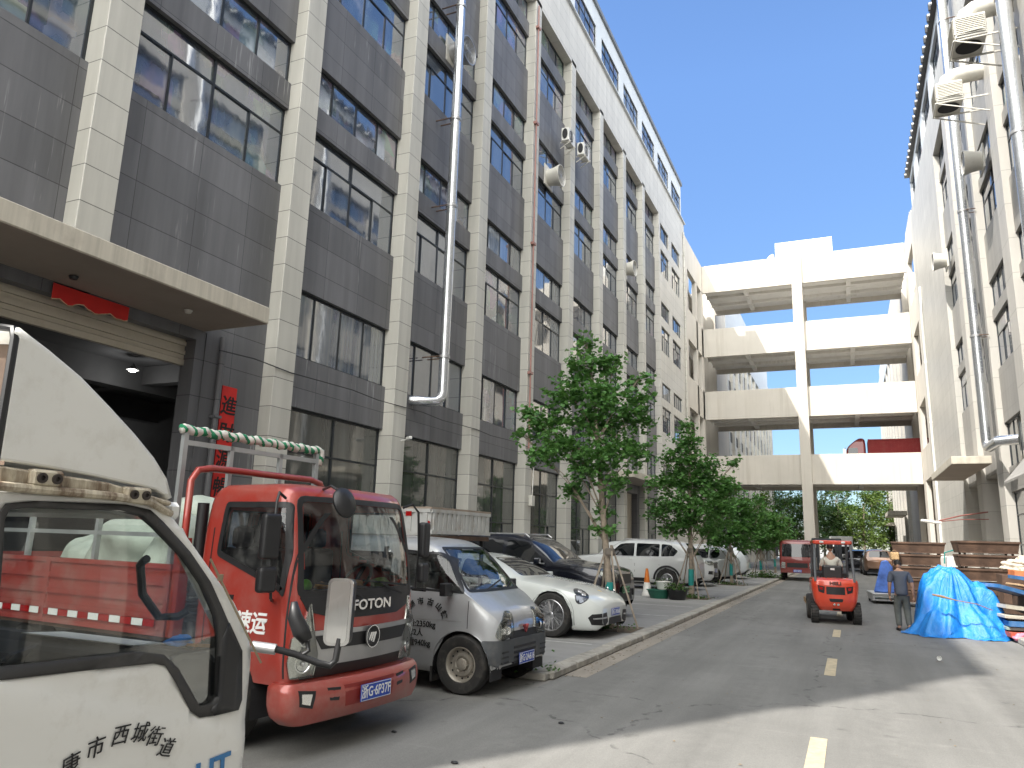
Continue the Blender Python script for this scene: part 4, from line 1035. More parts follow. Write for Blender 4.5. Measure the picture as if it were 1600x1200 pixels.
    for y in (-.93, .93): m.box(xh-.05, xh+.05, y-.05, y+.05, .84, 1.70)
    m.tube([(xh, -.93, 1.6), (xh, -.93, 2.22), (xh, -.86, 2.32), (xh, -.7, 2.35), (xh, .7, 2.35), (xh, .86, 2.32), (xh, .93, 2.22), (xh, .93, 1.6)], .035, 10)
    m.build('headboard_frame', red, t, smooth=40)
    g = MB(); zt = 2.70
    for y in (-.93, .93):
        for x in (-1.72, -2.9, -4.1, -5.4): g.bar((x, y, 1.46), (x, y, zt if x > -2 else 2.0), .05)
        g.bar((-1.72, y, 1.98), (-5.4, y, 1.98), .05); g.bar((-1.72, y, 1.72), (-5.4, y, 1.72), .04)
    for x in (-1.72,): 
        for z in (zt-.12,): g.bar((x, -.93, z), (x, .93, z), .045)
        for y in (-.35, .35): g.bar((x, y, 1.5), (x, y, zt-.1), .045)
    g.build('rack', M('dull galvanised tube', (.45, .47, .47), .45, .6, var=.15), t)
    # green and white cloth wound round the top rail
    cl = MB(); pts = [(-1.72, -.98, zt+.02-.05), (-1.72, -.95, zt)]; n = 60
    pts = [(-1.72+.006*sin(k*1.7), -.99+1.98*k/n, zt+.008*sin(k*.9)+.003*k/n) for k in range(n+1)]
    pts = pts+[(-1.72, 1.0, zt-.06), (-1.72, .98, zt-.16)]
    cl.tube(pts, [.038+.010*(.5+.5*sin(k*2.4))+random.uniform(0, .006) for k in range(len(pts))], 12)
    mc, nt, p = newmat('green and white wound cloth'); co = objco(nt)
    sx_ = nd(nt, 'ShaderNodeSeparateXYZ'); L(nt, co, sx_.inputs[0])
    ph = mth(nt, 'ADD', mth(nt, 'MULTIPLY', sx_.outputs[1], 9.0), mth(nt, 'ADD', mth(nt, 'MULTIPLY', sx_.outputs[2], 7.0), mth(nt, 'MULTIPLY', noise(nt, co, 9, 3), 1.2)))
    stp = mth(nt, 'GREATER_THAN', mth(nt, 'FRACT', ph), .62); L(nt, mixc(nt, stp, (.62, .60, .55), (.02, .22, .10)), p.inputs['Base Color']); setp(p, rough=.85); bump(nt, p, noise(nt, co, 30, 4), .5, .01)
    cl.build('rail_wrap', mc, t, smooth=True)
    t.scale = (1.01, 1.02, 1.07); return t, H
RT, RTH = red_truck()
# sacks lying on the bed and small things on the dash: things of their own
MT['sack'] = M('pale green woven sack', (.42, .47, .40), .75, var=.15, scale=4, bmp=.3)
def lump(name, R, c, mat, parent=None, seed=0, amp=.22, fold=3.0, loc=None):
    bm = bmesh.new(); bmesh.ops.create_icosphere(bm, subdivisions=4, radius=1); rn = random.Random(seed); ph = [rn.uniform(0, 6) for _ in range(9)]
    for v in bm.verts:
        d = v.co.copy(); k = 1+amp*(sin(fold*d.x+ph[0])*sin(fold*d.y+ph[1])+.5*sin(2.3*fold*d.z+ph[2]+2*d.x)+.3*sin(3.7*fold*d.x+ph[3]+3*d.z)*sin(3.1*fold*d.y+ph[4]))
        z = d.z*k; z = max(z, -.55)
        v.co = Vector((d.x*k*R[0], d.y*k*R[1], z*R[2]))
    me = bpy.data.meshes.new(name); bm.to_mesh(me); bm.free(); me.materials.append(mat); me.polygons.foreach_set('use_smooth', [True]*len(me.polygons))
    o = bpy.data.objects.new(name, me); COL.objects.link(o); o.location = c
    if parent: o.parent = parent
    return o
RTM = Matrix.Translation(RT.location) @ rotz(radians(-4)) @ Matrix.Diagonal((1.01, 1.02, 1.07, 1))
for i, (x, y, z, r) in enumerate([(-2.1, -.4, 1.45, (.42, .48, .48)), (-2.2, .42, 1.45, (.45, .45, .5)), (-3.0, -.3, 1.52, (.52, .5, .46)), (-2.35, -.1, 1.86, (.42, .45, .26)), (-3.85, -.2, 1.32, (.45, .55, .42))]):
    o = lump('sack', r, RTM @ Vector((x, y, z)), MT['sack'], seed=i+3, amp=.13)
    tag(o, ['pale green woven sack against the red truck headboard, near side', 'pale green sack on the far side of the red truck bed', 'wide flat green sack in the middle of the red truck bed', 'topmost pale green sack on the pile behind the red cab', 'low flat sack furthest back on the red truck bed'][i], 'sack', 'sacks on the red truck bed')
ob = lump('ornament', (.055, .055, .06), RTM @ Vector((-.26, -.62, 1.33)), M('bright green plastic', (.2, .5, .08), .4), seed=9, amp=.03); tag(ob, 'round bright green toy on the red truck dashboard', 'ornament')
oc = M('orange brown plush', (.45, .22, .06), .8, var=.4, scale=20)
for i, (y, r, nm) in enumerate(((-.42, .05, 'small brown plush toy on the red truck dashboard beside the green one'), (.05, .065, 'flat orange plush toy in the middle of the red truck dashboard'), (.45, .07, 'orange and green toy at the far end of the red truck dashboard'))):
    tag(lump('plush_toy', (r, r*1.7, r*.8), RTM @ Vector((-.26, y, 1.32)), oc if i < 2 else M('mixed green and orange plush', (.25, .35, .1), .8, var=.6, scale=18), seed=20+i, amp=.15), nm, 'toy', 'toys on the truck dashboard')

# ================================================================ SILVER MINIVAN
def silver_van():
    t = empty('minivan', (-3.78, 9.36, 0), radians(-3), 'dusty silver cargo minivan with dark grey bumper and black lettering on its door', 'van')
    pt = paint('silver van paint', (.46, .47, .48), .5, .38, .32)
    H = car_hull([(-.20, .80), (-.215, .90), (-.27, .98), (-.38, 1.06), (-.55, 1.17), (-.62, 1.22), (-.80, 1.42), (-1.08, 1.70), (-1.20, 1.79), (-1.40, 1.85), (-2.2, 1.88), (-3.4, 1.86), (-3.75, 1.80), (-3.86, 1.2), (-3.88, .8)],
                 [(-.20, .34), (-.26, .24), (-.4, .22), (-3.6, .26), (-3.8, .30), (-3.88, .4)],
                 [(-.18, .60), (-.215, .66), (-.28, .71), (-.38, .755), (-.6, .79), (-1.2, .80), (-3.4, .79), (-3.7, .76), (-3.84, .70), (-3.88, .6)],
                 [(-.20, .78), (-.26, .86), (-.38, .96), (-.6, 1.14), (-.9, 1.18), (-3.88, 1.18)], .17, nst=150, nsec=44)
    fr, sr, sl = Ray(0), Side(-1), Side(1)
    H.snap_arch(-.68, .34, .415, .45); H.snap_arch(-3.15, .34, .415, .45); H.f = [f for f in H.f if not (all(H.v[i][0] > -.42 and abs(H.v[i][1]) > .5 and H.v[i][2] < .36 for i in f))]; H.bvh()
    ws = rnd_poly([(-.68, 1.23), (.68, 1.23), (.545, 1.755), (-.545, 1.755)], .05)
    H.cut(fr, inset(ws, .015))
    sw = rnd_poly([(-.66, 1.20), (-1.70, 1.22), (-1.70, 1.70), (-1.12, 1.70), (-.98, 1.62)][::-1], .04)
    for s_ in (sr, sl): H.cut(s_, inset(sw, .012))
    H.build('body', pt, t)
    patch(H, fr, rnd_poly([(-.70, 1.215), (.70, 1.215), (.555, 1.768), (-.555, 1.768)], .05), .006, 'window_seal', MT['black'], t, hole=inset(ws, .015)); patch(H, fr, inset(ws, .01), -.001, 'windscreen', MT['clear'], t, skirt=0, res=.03)
    for s_ in (sr, sl):
        patch(H, s_, sw, .005, 'window_seal', MT['black'], t, hole=inset(sw, .03)); patch(H, s_, inset(sw, .025), -.001, 'side_window', MT['clear'] if s_ is sr else MT['clear'], t, skirt=0)
        patch(H, s_, rnd_poly([(-1.85, 1.24), (-2.75, 1.24), (-2.75, 1.68), (-1.85, 1.68)][::-1], .05), .004, 'rear_side_window', MT['tint'], t)
        for xx in (-1.78, -.60): patch(H, s_, [(xx, .40), (xx, 1.18), (xx+.009, 1.18), (xx+.009, .40)][::-1], .002, 'door_seam', MT['black'], t)
        patch(H, s_, [(-.68, .86), (-.68, .872), (-3.3, .86), (-3.3, .848)], .004, 'crease', MT['silverp'], t)
        patch(H, s_, rnd_poly([(-1.70, 1.02), (-1.52, 1.02), (-1.52, 1.07), (-1.70, 1.07)], .02), .02, 'door_handle', MT['black'], t)
    # bumper skin, grille, lamps, badge
    bm_ = M('grey plastic bumper', (.065, .07, .075), .55, var=.15, dirt=((.2, .18, .16), .4, 4))
    for y0, y1 in ((-.72, .72),):
        patch(H, fr, rnd_poly([(-.74, .66), (.74, .66), (.70, .38), (.56, .30), (-.56, .30), (-.70, .38)], .04), .03, 'bumper', bm_, t, skirt=.03, res=.04)
    for s_ in (sr, sl): patch(H, s_, rnd_poly([(-.22, .36), (-.22, .66), (-.40, .66), (-.30, .50), (-.27, .38)], .03), .028, 'bumper_corner', bm_, t, skirt=.03, res=.04)
    patch(H, fr, [(-.44, .75), (.44, .75), (.38, .66), (-.38, .66)], .012, 'grille', MT['black'], t)
    for z in (.36, .42, .48, .54):
        patch(H, fr, [(-.32, z), (.32, z), (.32, z+.03), (-.32, z+.03)], .034, 'bumper_slot', MT['black'], t, res=.08)
        for s_ in (-1, 1):
            P = [(s_*.46, z+.03), (s_*.63, z+.03), (s_*.63, z+.05), (s_*.46, z+.05)]; patch(H, fr, P if s_ > 0 else P[::-1], .034, 'bumper_slot', MT['black'], t, res=.08) if z < .5 else None
    for s_ in (-1, 1):
        rf = Ray(38*s_); q = lambda a, b: (s_*a, b)
        hp = rnd_poly([q(.36, .70), q(.40, .98), q(.50, 1.00), q(.66, .84), q(.70, .70), q(.60, .66)], .04); hp = hp if s_ > 0 else hp
        hh = patch(H, rf, hp, .008, 'headlight', MT['lampin'], t, res=.03, skirt=.015)
        for (uu, vv, rr_) in ((.50, .77, .05), (.585, .77, .035)):
            o, d = rf.ray(s_*uu, vv); h_ = H.B.ray_cast(o, d)
            if h_[0] is None: continue
            Mx = Matrix.Translation(h_[0]-d*.010) @ (-d).to_track_quat('Z', 'Y').to_matrix().to_4x4()
            MB().lathe([(rr_, 0), (rr_, .012), (rr_*.8, .012), (rr_*.7, .004), (rr_*.3, .004), (rr_*.2, .02), (0, .022)], Mx, 18).build('lamp_bowl', MT['chrome'], hh, smooth=40)
        patch(H, rf, hp, .028, 'lens', MT['lens'], hh, res=.04, skirt=.02)
    e = MB(); 
    for k, (a, b) in enumerate((((-.05, .05), (0, -.045)), ((.05, .05), (0, -.045)), ((-.02, .055), (0, .0)), ((.02, .055), (0, .0)))): e.bar((-.165, a[0]*1.4, .76+a[1]), (-.165, b[0], .76+b[1]), .018, .014)
    e.build('badge', M('dull red badge', (.30, .05, .05), .35, .5), t)
    plate(t, (-.143, .0, .41), (0, 1, 0), (-.0, 0, 1), 1.0, '浙G·2A616', MT['plate'], MT['white'])
    for a, b in (((-.02, -.35), (-.07, .25)), ((-.02, .25), (-.07, .60))):
        m = MB(); m.bar((-.60, a[1], 1.22), (-.70, b[1], 1.34), .014); m.build('wiper', MT['black'], t)
    for s_ in (-1, 1):
        m = MB().obox(Matrix.Translation((-.86, s_*.90, 1.25)), .10, .16, .16); m.bar((-.84, s_*.74, 1.20), (-.86, s_*.86, 1.22), .03); m.build('side_mirror', MT['black'], t, bevel=.03, seg=2)
    m = MB().box(-3.7, -.42, -.60, .60, .24, .40); m.build('underbody', MT['dkin'], t)
    m = MB().box(-.95, -.66, -.62, .62, .45, 1.14).box(-3.6, -1.6, -.6, .6, .4, .5); m.build('dashboard', MT['black'], t, bevel=.05)
    sm = M('grey seat cloth', (.06, .055, .05), .9)
    for y in (-.36, .36): MB().box(-1.75, -1.3, y-.24, y+.24, .6, .82).box(-1.90, -1.72, y-.24, y+.24, .75, 1.38).box(-1.87, -1.77, y-.13, y+.13, 1.40, 1.6).build('seat', sm, t, bevel=.05, seg=2)
    MB().box(-2.0, -1.95, -.7, .7, .5, 1.75).build('bulkhead', MT['dkin'], t)
    for x in (-.68, -3.15):
        for s_ in (-1, 1): wheel(t, x, s_*.695, .355, .355, .19, s_, 'steel'); liner(t, x, .34, .41, s_*.45, s_*.77)
    MB().box(-1.12, -1.09, -.78, -.60, .12, .30).build('mud_flap', MT['rubber'], t)
    # lettering on the near door
    arc = '永康市古山镇'; n = len(arc)
    for i, ch in enumerate(arc):
        a = radians(160-140*i/(n-1)); F = frame4((-1.22+.30*cos(a), -.806, .86+.22*sin(a)), (sin(a), 0, -cos(a)), (cos(a), 0, sin(a))); text('door_lettering', ch, .095, MT['ink'], t, F, .002, bold=.003)
    for k, (s_, z, dx) in enumerate((('总质量:2350kg', .80, 0), ('核载2人', .69, -.05), ('自重940kg', .57, .02))): text('door_lettering', s_, .10, MT['ink'], t, frame4((-1.36+dx, -.806, z), (1, 0, 0), (0, 0, 1)), .002, bold=.0015)
    m = MB(); m.lathe([(0, 0), (.035, 0), (.035, .003), (0, .003)], frame4((-1.13, -.56, 1.70), (1, 0, 0), (0, .2, 1)), 14)
    t.scale = (1.0, 1.0, 1.0); return t
silver_van()
# high-sided metal body of a small truck parked just beyond the van
def box_truck():
    t = empty('cargo_truck', (-6.55, 11.25, 0), radians(-2), 'small truck with ribbed white metal cargo sides parked beyond the silver minivan', 'truck')
    wm = M('scratched white corrugated steel', (.50, .50, .48), .5, .2, var=.1, scale=3, dirt=((.25, .18, .12), .5, 4))
    def panel(p0, p1, z0, z1, name):
        m = MB(); a, b = Vector(p0), Vector(p1); d = (b-a); ln = d.length; d.normalize(); nn = Vector((d.y, -d.x, 0)); k = 0; x = .06
        m.add([(*(a+nn*0)[:2], z0), (*b[:2], z0), (*b[:2], z1), (*a[:2], z1)], [(0, 1, 2, 3)])
        while x < ln-.1:
            c = a+d*(x+.045); m.obox(frame4((c.x, c.y, (z0+z1)/2), d, (0, 0, 1)), .09, z1-z0-.1, .05); x += .16
        for z in (z0, z1-.05): m.bar((a.x, a.y, z+.025), (b.x, b.y, z+.025), .06)
        o = m.build(name, wm, t); return o
    Lb, Wb = 3.1, 2.15
    panel((0, 0, 0), (0, Wb, 0), 1.95, 2.36, 'headboard'); panel((-Lb, 0, 0), (0, 0, 0), 1.92, 2.36, 'sideboard'); panel((-Lb, Wb, 0), (0, Wb, 0), 1.95, 2.36, 'sideboard')
    MB().box(-Lb, .02, -.02, Wb+.02, 2.36, 2.40).build('top_rim', M('rusty rim', (.30, .24, .19), .7, .2, var=.25), t)
    MB().box(-Lb, 0, 0, Wb, 1.84, 1.92).build('bed_floor', MT['rust'], t)
    r = MB().box(-.50, -.38, -.036, -.03, 2.24, 2.32).box(-.04, .0, -.036, -.03, 1.98, 2.16).box(-1.4, -1.28, -.036, -.03, 2.24, 2.32); r.build('reflector', MT['taillens'], t)
    m = MB()
    for x in (-.1, -1.2, -2.5):
        for y in (.1, Wb-.1): m.bar((x, y, .6), (x, y, 1.9), .06)
    m.box(-Lb, 0, .2, Wb-.2, .45, .6); m.build('chassis', MT['dkin'], t)
    for x in (-.4, -2.2):
        for s_ in (0, 1): wheel(t, x, .25+s_*1.65, .3, .30, .17, -1 if s_ == 0 else 1, 'steel')
    K = levels_dense([(.4, 0, -1.15, .95, .1, .04), (1.1, .0, -1.15, 1.0, .12, .06), (1.75, -.12, -1.12, .95, .12, .05), (1.85, -.3, -1.0, .8, .15, .03)], .08)
    H = cab_hull(K, 12, 4); H.v = [(-x-Lb-1.2, -y+Wb/2, z) for x, y, z in H.v]; H.bvh(); H.build('cab', MT['offwhite'], t)
    return t
box_truck()
# ================================================================ PARKED CARS
MT['dlamp'] = M('smoked lamp unit', (.10, .11, .13), .12, .6, var=.3, scale=8)
def ellipse(cx, cy, rx, ry, n=16, rot=0): return [(cx+rx*cos(a)*cos(rot)-ry*sin(a)*sin(rot), cy+rx*cos(a)*sin(rot)+ry*sin(a)*cos(rot)) for a in [2*pi*k/n for k in range(n)]]
PAINT = {}
def carpaint(nm, col, metal=0, rough=.3, dirt=.12):
    if nm not in PAINT: PAINT[nm] = paint(nm, col, metal, rough, dirt)
    return PAINT[nm]
def mir(P, s): return [(s*a, b) for a, b in P] if s > 0 else [(s*a, b) for a, b in P][::-1]
def common(t, H, spec):
    """glass, seams, wheels, mirrors shared by the parked cars; the nose is at +x"""
    for s_ in (Side(-1), Side(1)):
        sg = s_.sd
        for P in spec['side_glass']:
            patch(H, s_, rnd_poly(P, .05), .004, 'side_window', MT['tint'], t, res=.1)
        if 'trim' in spec: patch(H, s_, spec['trim'], .012, 'window_trim', MT['chrome2'], t, res=.12)
        for x in spec['seams']: patch(H, s_, [(x[0], x[1]), (x[0]+.01, x[1]), (x[2]+.01, x[3]), (x[2], x[3])], .002, 'door_seam', MT['black'], t, res=.2)
        for x, z in spec['handles']: patch(H, s_, rnd_poly([(x, z), (x+.2, z), (x+.2, z+.035), (x, z+.035)], .015), .03, 'door_handle', spec.get('hmat', spec['paint']), t, skirt=.02, res=.2)
        mx, mz, my = spec['mirror']
        m = MB().obox(Matrix.Translation((mx, sg*(my+.12), mz)) @ rotz(sg*radians(-12)), .13, .20, .13); m.bar((mx+.02, sg*(my-.03), mz-.08), (mx, sg*(my+.06), mz-.04), .05); m.build('side_mirror', spec.get('mirm', spec['paint']), t, bevel=.035, seg=3)
        for x in spec['wheels']: wheel(t, x, sg*(spec['track']), spec['R'], spec['R'], .23, sg, spec['rim']); liner(t, x, spec['R'], spec['R']+.06, sg*(spec['track']-.25), sg*(spec['track']+.07))
    patch(H, Ray(0), rnd_poly(spec['ws'], .08), .004, 'windscreen', MT['tint'], t, res=.06)
    patch(H, Ray(180), rnd_poly(spec['rs'], .08), .004, 'rear_window', MT['tint'], t, res=.06)
    l0, l1 = spec['floor']; MB().box(l0, l1, -spec['track']+.12, spec['track']-.12, .20, .42).build('underbody', MT['dkin'], t)
def sports_car():
    t = empty('sports_saloon', (-4.28, 14.62, .1), radians(-4), 'low white sports saloon with multi-spoke wheels nosing towards the kerb', 'car')
    pt = carpaint('white car paint', (.62, .645, .62), 0, .25, .06)
    H = car_hull([(.0, .56), (-.05, .64), (-.25, .75), (-.7, .87), (-1.35, .97), (-1.55, 1.0), (-1.9, 1.17), (-2.35, 1.34), (-2.8, 1.40), (-3.3, 1.38), (-4.0, 1.23), (-4.6, 1.06), (-4.9, .98), (-5.0, .80), (-5.02, .6)],
                 [(.0, .24), (-.1, .16), (-.4, .15), (-4.6, .18), (-4.9, .26), (-5.02, .36)],
                 [(.02, .58), (-.04, .70), (-.12, .80), (-.3, .89), (-.8, .955), (-2.2, .94), (-3.0, .95), (-3.9, .97), (-4.6, .92), (-4.9, .82), (-5.02, .7)],
                 [(.0, .50), (-.3, .70), (-.8, .82), (-1.5, .90), (-3.2, .95), (-4.3, .98), (-5.02, .9)], .45, nst=150, nsec=36, crown=.03)
    R = .39; wx = (-.88, -3.93)
    for x in wx: H.snap_arch(x, R, R+.035, .5)
    # hood height lines: raised wings beside a lower middle
    H.bvh(); H.build('body', pt, t)
    sp = dict(paint=pt, side_glass=[[(-1.75, .95), (-2.05, 1.10), (-2.45, 1.27), (-2.85, 1.31), (-2.86, .97)][::-1], [(-2.93, .97), (-2.93, 1.31), (-3.35, 1.29), (-3.9, 1.12), (-4.05, 1.02), (-3.5, .98)]], seams=[(-1.7, .3, -1.62, .9), (-2.88, .3, -2.90, .95)], handles=[(-2.8, .84), (-3.75, .86)],
              mirror=(-1.85, 1.0, .86), wheels=wx, track=.86, R=R, rim='alloy', ws=[(-.66, 1.03), (.66, 1.03), (.50, 1.345), (-.50, 1.345)], rs=[(-.45, 1.32), (.45, 1.32), (.6, 1.10), (-.6, 1.10)], floor=(-4.8, -.2))
    common(t, H, sp)
    tp = Top()
    class Slant:
        def __init__(s, yaw, pit):
            a, b = radians(yaw), radians(pit); s.d = Vector((-cos(a)*cos(b), -sin(a)*cos(b), -sin(b))); s.u = Vector((-sin(a), cos(a), 0)); s.w = s.u.cross(-s.d)*-1; s.w = s.w if s.w.z > 0 else -s.w
        def ray(s, u, v): return s.u*u+s.w*v-s.d*8, s.d
    for sg in (-1, 1):
        rf = Slant(35*sg, 35)
        o = Vector((-.42, sg*.70, .74)); u0 = o.dot(rf.u); v0 = o.dot(rf.w)
        P = [(u0+a, v0+b) for a, b in ellipse(0, 0, .12, .22, 22, sg*radians(28))]; 
        hh = patch(H, rf, P, .005, 'headlight', MT['dlamp'], t, res=.04)
        hh2 = patch(H, rf, [(u0+a, v0+b) for a, b in ellipse(0, 0, .135, .235, 22, sg*radians(28))], .003, 'lamp_surround', MT['black'], t, res=.04)
        for dv in (-.06, .05):
            q, d = rf.ray(u0, v0+dv); h_ = H.B.ray_cast(q, d)
            if h_[0] is None: continue
            MB().lathe([(.045, 0), (.045, .012), (.03, .012), (.025, .004), (0, .012)], Matrix.Translation(h_[0]-d*.006) @ (-d).to_track_quat('Z', 'Y').to_matrix().to_4x4(), 16).build('lamp_bowl', MT['chrome'], hh, smooth=40)
        P = mir([(.34, .30), (.40, .46), (.80, .44), (.86, .38), (.80, .26), (.45, .24)], sg); patch(H, Ray(20*sg), P, .004, 'air_intake', MT['black'], t, res=.05)
        P = mir([(.44, .385), (.78, .375), (.78, .355), (.44, .365)], sg); patch(H, Ray(20*sg), P, .03, 'intake_blade', MT['silverp'], t, res=.1)
    patch(H, Ray(0), [(-.30, .36), (.30, .36), (.34, .24), (-.34, .24)], .004, 'air_intake', MT['black'], t)
    patch(H, tp, [(-.34, .03), (-.34, -.03), (-.27, -.025), (-.27, .025)], .004, 'badge', M('gold crest', (.45, .33, .1), .4, .7), t, res=.05)
    patch(H, Ray(0), [(-.7, .20), (.7, .20), (.66, .17), (-.66, .17)], .01, 'lip', MT['black'], t)
    plate(t, (.018, 0, .45), (0, 1, 0), (.0, 0, 1), .95, '浙G·3N568', MT['plate'], MT['white'])
    t.scale = (1.05, 1.05, 1.05); return t
sports_car()
def suv(name, loc, rz, label, pt, group=None, lamps='slim', plate_=None, rim='suv', scale=1.13, L_=4.6, detail=1, cat='car', rails=False, h=1.66):
    t = empty(name, loc, rz, label, cat, group); k = h/1.66
    z = lambda v: v*k
    H = car_hull([(.0, z(.80)), (-.03, z(.92)), (-.15, z(1.0)), (-.6, z(1.06)), (-1.15, z(1.12)), (-1.25, z(1.15)), (-1.55, z(1.36)), (-1.95, z(1.57)), (-2.3, z(1.64)), (-3.0, z(1.66)), (-3.7, z(1.63)), (-L_+.45, z(1.57)), (-L_+.25, z(1.35)), (-L_+.06, z(1.08)), (-L_, z(.95))],
                 [(.0, .36), (-.1, .24), (-.4, .22), (-L_+.4, .26), (-L_+.1, .34), (-L_, .44)],
                 [(.02, .62), (-.04, .72), (-.12, .80), (-.35, .88), (-.9, .93), (-2.2, .925), (-3.4, .93), (-L_+.4, .90), (-L_+.1, .80), (-L_, .72)],
                 [(.0, z(.74)), (-.3, z(.94)), (-1.2, z(1.02)), (-3.0, z(1.07)), (-L_+.2, z(1.12)), (-L_, z(1.0))], .34, nst=120, nsec=32)
    R = .355; wx = (-.92, -L_+1.0)
    for x in wx: H.snap_arch(x, R, R+.05, .5)
    H.bvh(); H.build('body', pt, t)
    zb, zt = z(1.09), z(1.52)
    sp = dict(paint=pt, side_glass=[[(-1.50, zb), (-1.95, zt-.04), (-2.15, zt), (-2.48, zt+.01), (-2.48, zb)][::-1], [(-2.56, zb), (-2.56, zt+.01), (-3.38, zt), (-3.38, zb+.01)], [(-3.45, zb+.01), (-3.45, zt), (-3.75, zt-.02), (-L_+.62, z(1.30)), (-L_+.75, zb+.04)]],
              seams=[(-1.38, .4, -1.40, zb-.05), (-2.52, .35, -2.52, zb), (-3.35, .55, -3.42, zb)], handles=[(-2.42, z(.98)), (-3.32, z(1.0))], mirror=(-1.62, z(1.12), .88), wheels=wx, track=.83, R=R, rim=rim,
              ws=[(-.68, z(1.17)), (.68, z(1.17)), (.55, z(1.58)), (-.55, z(1.58))], rs=[(-.52, z(1.56)), (.52, z(1.56)), (.62, z(1.17)), (-.62, z(1.17))], floor=(-L_+.2, -.2), mirm=pt if detail else MT['black'])
    if rails is not False: sp['trim'] = [(-1.50, zb-.035), (-L_+.75, zb+.0), (-L_+.75, zb+.022), (-1.50, zb-.012)]
    common(t, H, sp)
    # sill and arch cladding, lights, grille, bumper
    for s_ in (Side(-1), Side(1)):
        patch(H, s_, [(-1.3, .26), (-L_+1.4, .28), (-L_+1.4, .40), (-1.3, .38)], .012, 'sill', MT['black'], t, res=.2)
        if lamps == 'black_arch' or detail > 1:
            for x in wx:
                o_ = [(x+(R+.13)*cos(a), R+(R+.13)*sin(a)) for a in [pi*k_/18 for k_ in range(19)]]+[(x-(R+.062)*cos(a), R+(R+.062)*sin(a)) for a in [pi*k_/18 for k_ in range(19)]]
                for q in range(0, 18):
                    pass
                patch(H, s_, o_, .012, 'arch_trim', MT['black'], t, res=.1)
    for sg in (-1, 1):
        P = mir([(.40, z(.84)), (.44, z(.95)), (.80, z(.98)), (.86, z(.90)), (.74, z(.82))], sg)
        hh = patch(H, Ray(32*sg), P, .006, 'headlight', MT['lampin'], t, res=.05); 
        patch(H, Ray(32*sg), P, .02, 'lens', MT['lens'], hh, res=.06)
        P = mir([(.50, .46), (.50, .60), (.78, .60), (.80, .48)], sg); patch(H, Ray(25*sg), P, .006, 'air_intake', MT['black'], t, res=.06)
        P = mir([(.50, z(.93)), (.50, z(1.06)), (.86, z(1.08)), (.92, z(.98))], sg)
        Q = [(a, b) for a, b in P]; patch(H, Ray(180-30*sg), [(-a, b) for a, b in P][::-1], .012, 'tail_light', MT['taillens'], t, res=.06)
    patch(H, Ray(0), [(-.42, z(.90)), (.42, z(.90)), (.36, z(.70)), (-.36, z(.70))], .008, 'grille', MT['black'], t, res=.1)
    patch(H, Ray(0), [(-.40, .56), (.40, .56), (.46, .38), (-.46, .38)], .008, 'lower_grille', MT['black'], t, res=.1)
    patch(H, Ray(180), [(-.70, .60), (.70, .60), (.66, .42), (-.66, .42)], .012, 'rear_bumper', MT['black'], t, res=.1)
    if plate_: plate(t, (.03, 0, .60), (0, 1, 0), (0, 0, 1), 1, plate_[0], plate_[1], plate_[2])
    if rails:
        for sg in (-1, 1):
            m = MB(); m.tube([(-2.0, sg*.60, z(1.60)), (-2.1, sg*.60, z(1.665)), (-3.7, sg*.60, z(1.66)), (-3.85, sg*.60, z(1.60))], .018, 6); m.build('roof_rail', MT['silverp'], t)
    t.scale = (scale,)*3; return t
navy = carpaint('very dark blue car paint', (.008, .010, .018), .3, .22, .06)
white = carpaint('white suv paint', (.62, .63, .62), 0, .28, .10)
suv('dark_suv', (-5.05, 18.1, .1), radians(-3), 'glossy blue-black SUV with a chrome window line beside the white sports saloon', navy, plate_=('浙GD81052', MT['plateg'], MT['ink']), L_=4.9, rails=True, h=1.70)
suv('dark_hatchback', (-6.6, 22.0, .1), radians(0), 'dark car half hidden between the blue-black SUV and the first tree', carpaint('charcoal car paint', (.02, .022, .024), .3, .3, .1), L_=4.3, h=1.5, detail=0)
suv('white_suv', (-10.75, 30.8, .1), radians(180), 'white SUV parked tail to the road with black wheel-arch trim', white, lamps='black_arch', rails=True, L_=4.65, h=1.70, detail=2)
suv('white_crossover', (-5.5, 34.4, .1), radians(0), 'white crossover with its headlights facing the kerb behind the second tree', white, plate_=('浙G·7K2P1', MT['plate'], MT['white']), L_=4.6, h=1.66)
suv('white_saloon', (-10.2, 38.8, .1), radians(180), 'white hatchback seen tail-out past the second tree', white, L_=4.5, h=1.52, detail=0)
suv('pale_estate_car', (-10.4, 43.6, .1), radians(180), 'furthest white car in the parking row, tail light showing', carpaint('bluish white paint', (.60, .64, .66), 0, .28, .1), L_=4.6, h=1.6, detail=0)
suv('white_van_car', (-10.2, 26.5+.6, .1), radians(178), 'white car standing deep in the bay behind the planter and first tree', white, L_=4.4, h=1.55, detail=0) if False else None
# cars along the right far side
suv('brown_suv', (1.55, 66.5, 0), radians(93), 'brown SUV with a dark rear window parked facing away beyond the forklift', carpaint('bronze brown paint', (.14, .075, .045), .4, .3, .1), L_=4.6, h=1.66, detail=0)
suv('black_suv', (.55, 77, 0), radians(90), 'black car standing ahead of the brown SUV far down the road', navy, L_=4.6, h=1.6, detail=0)
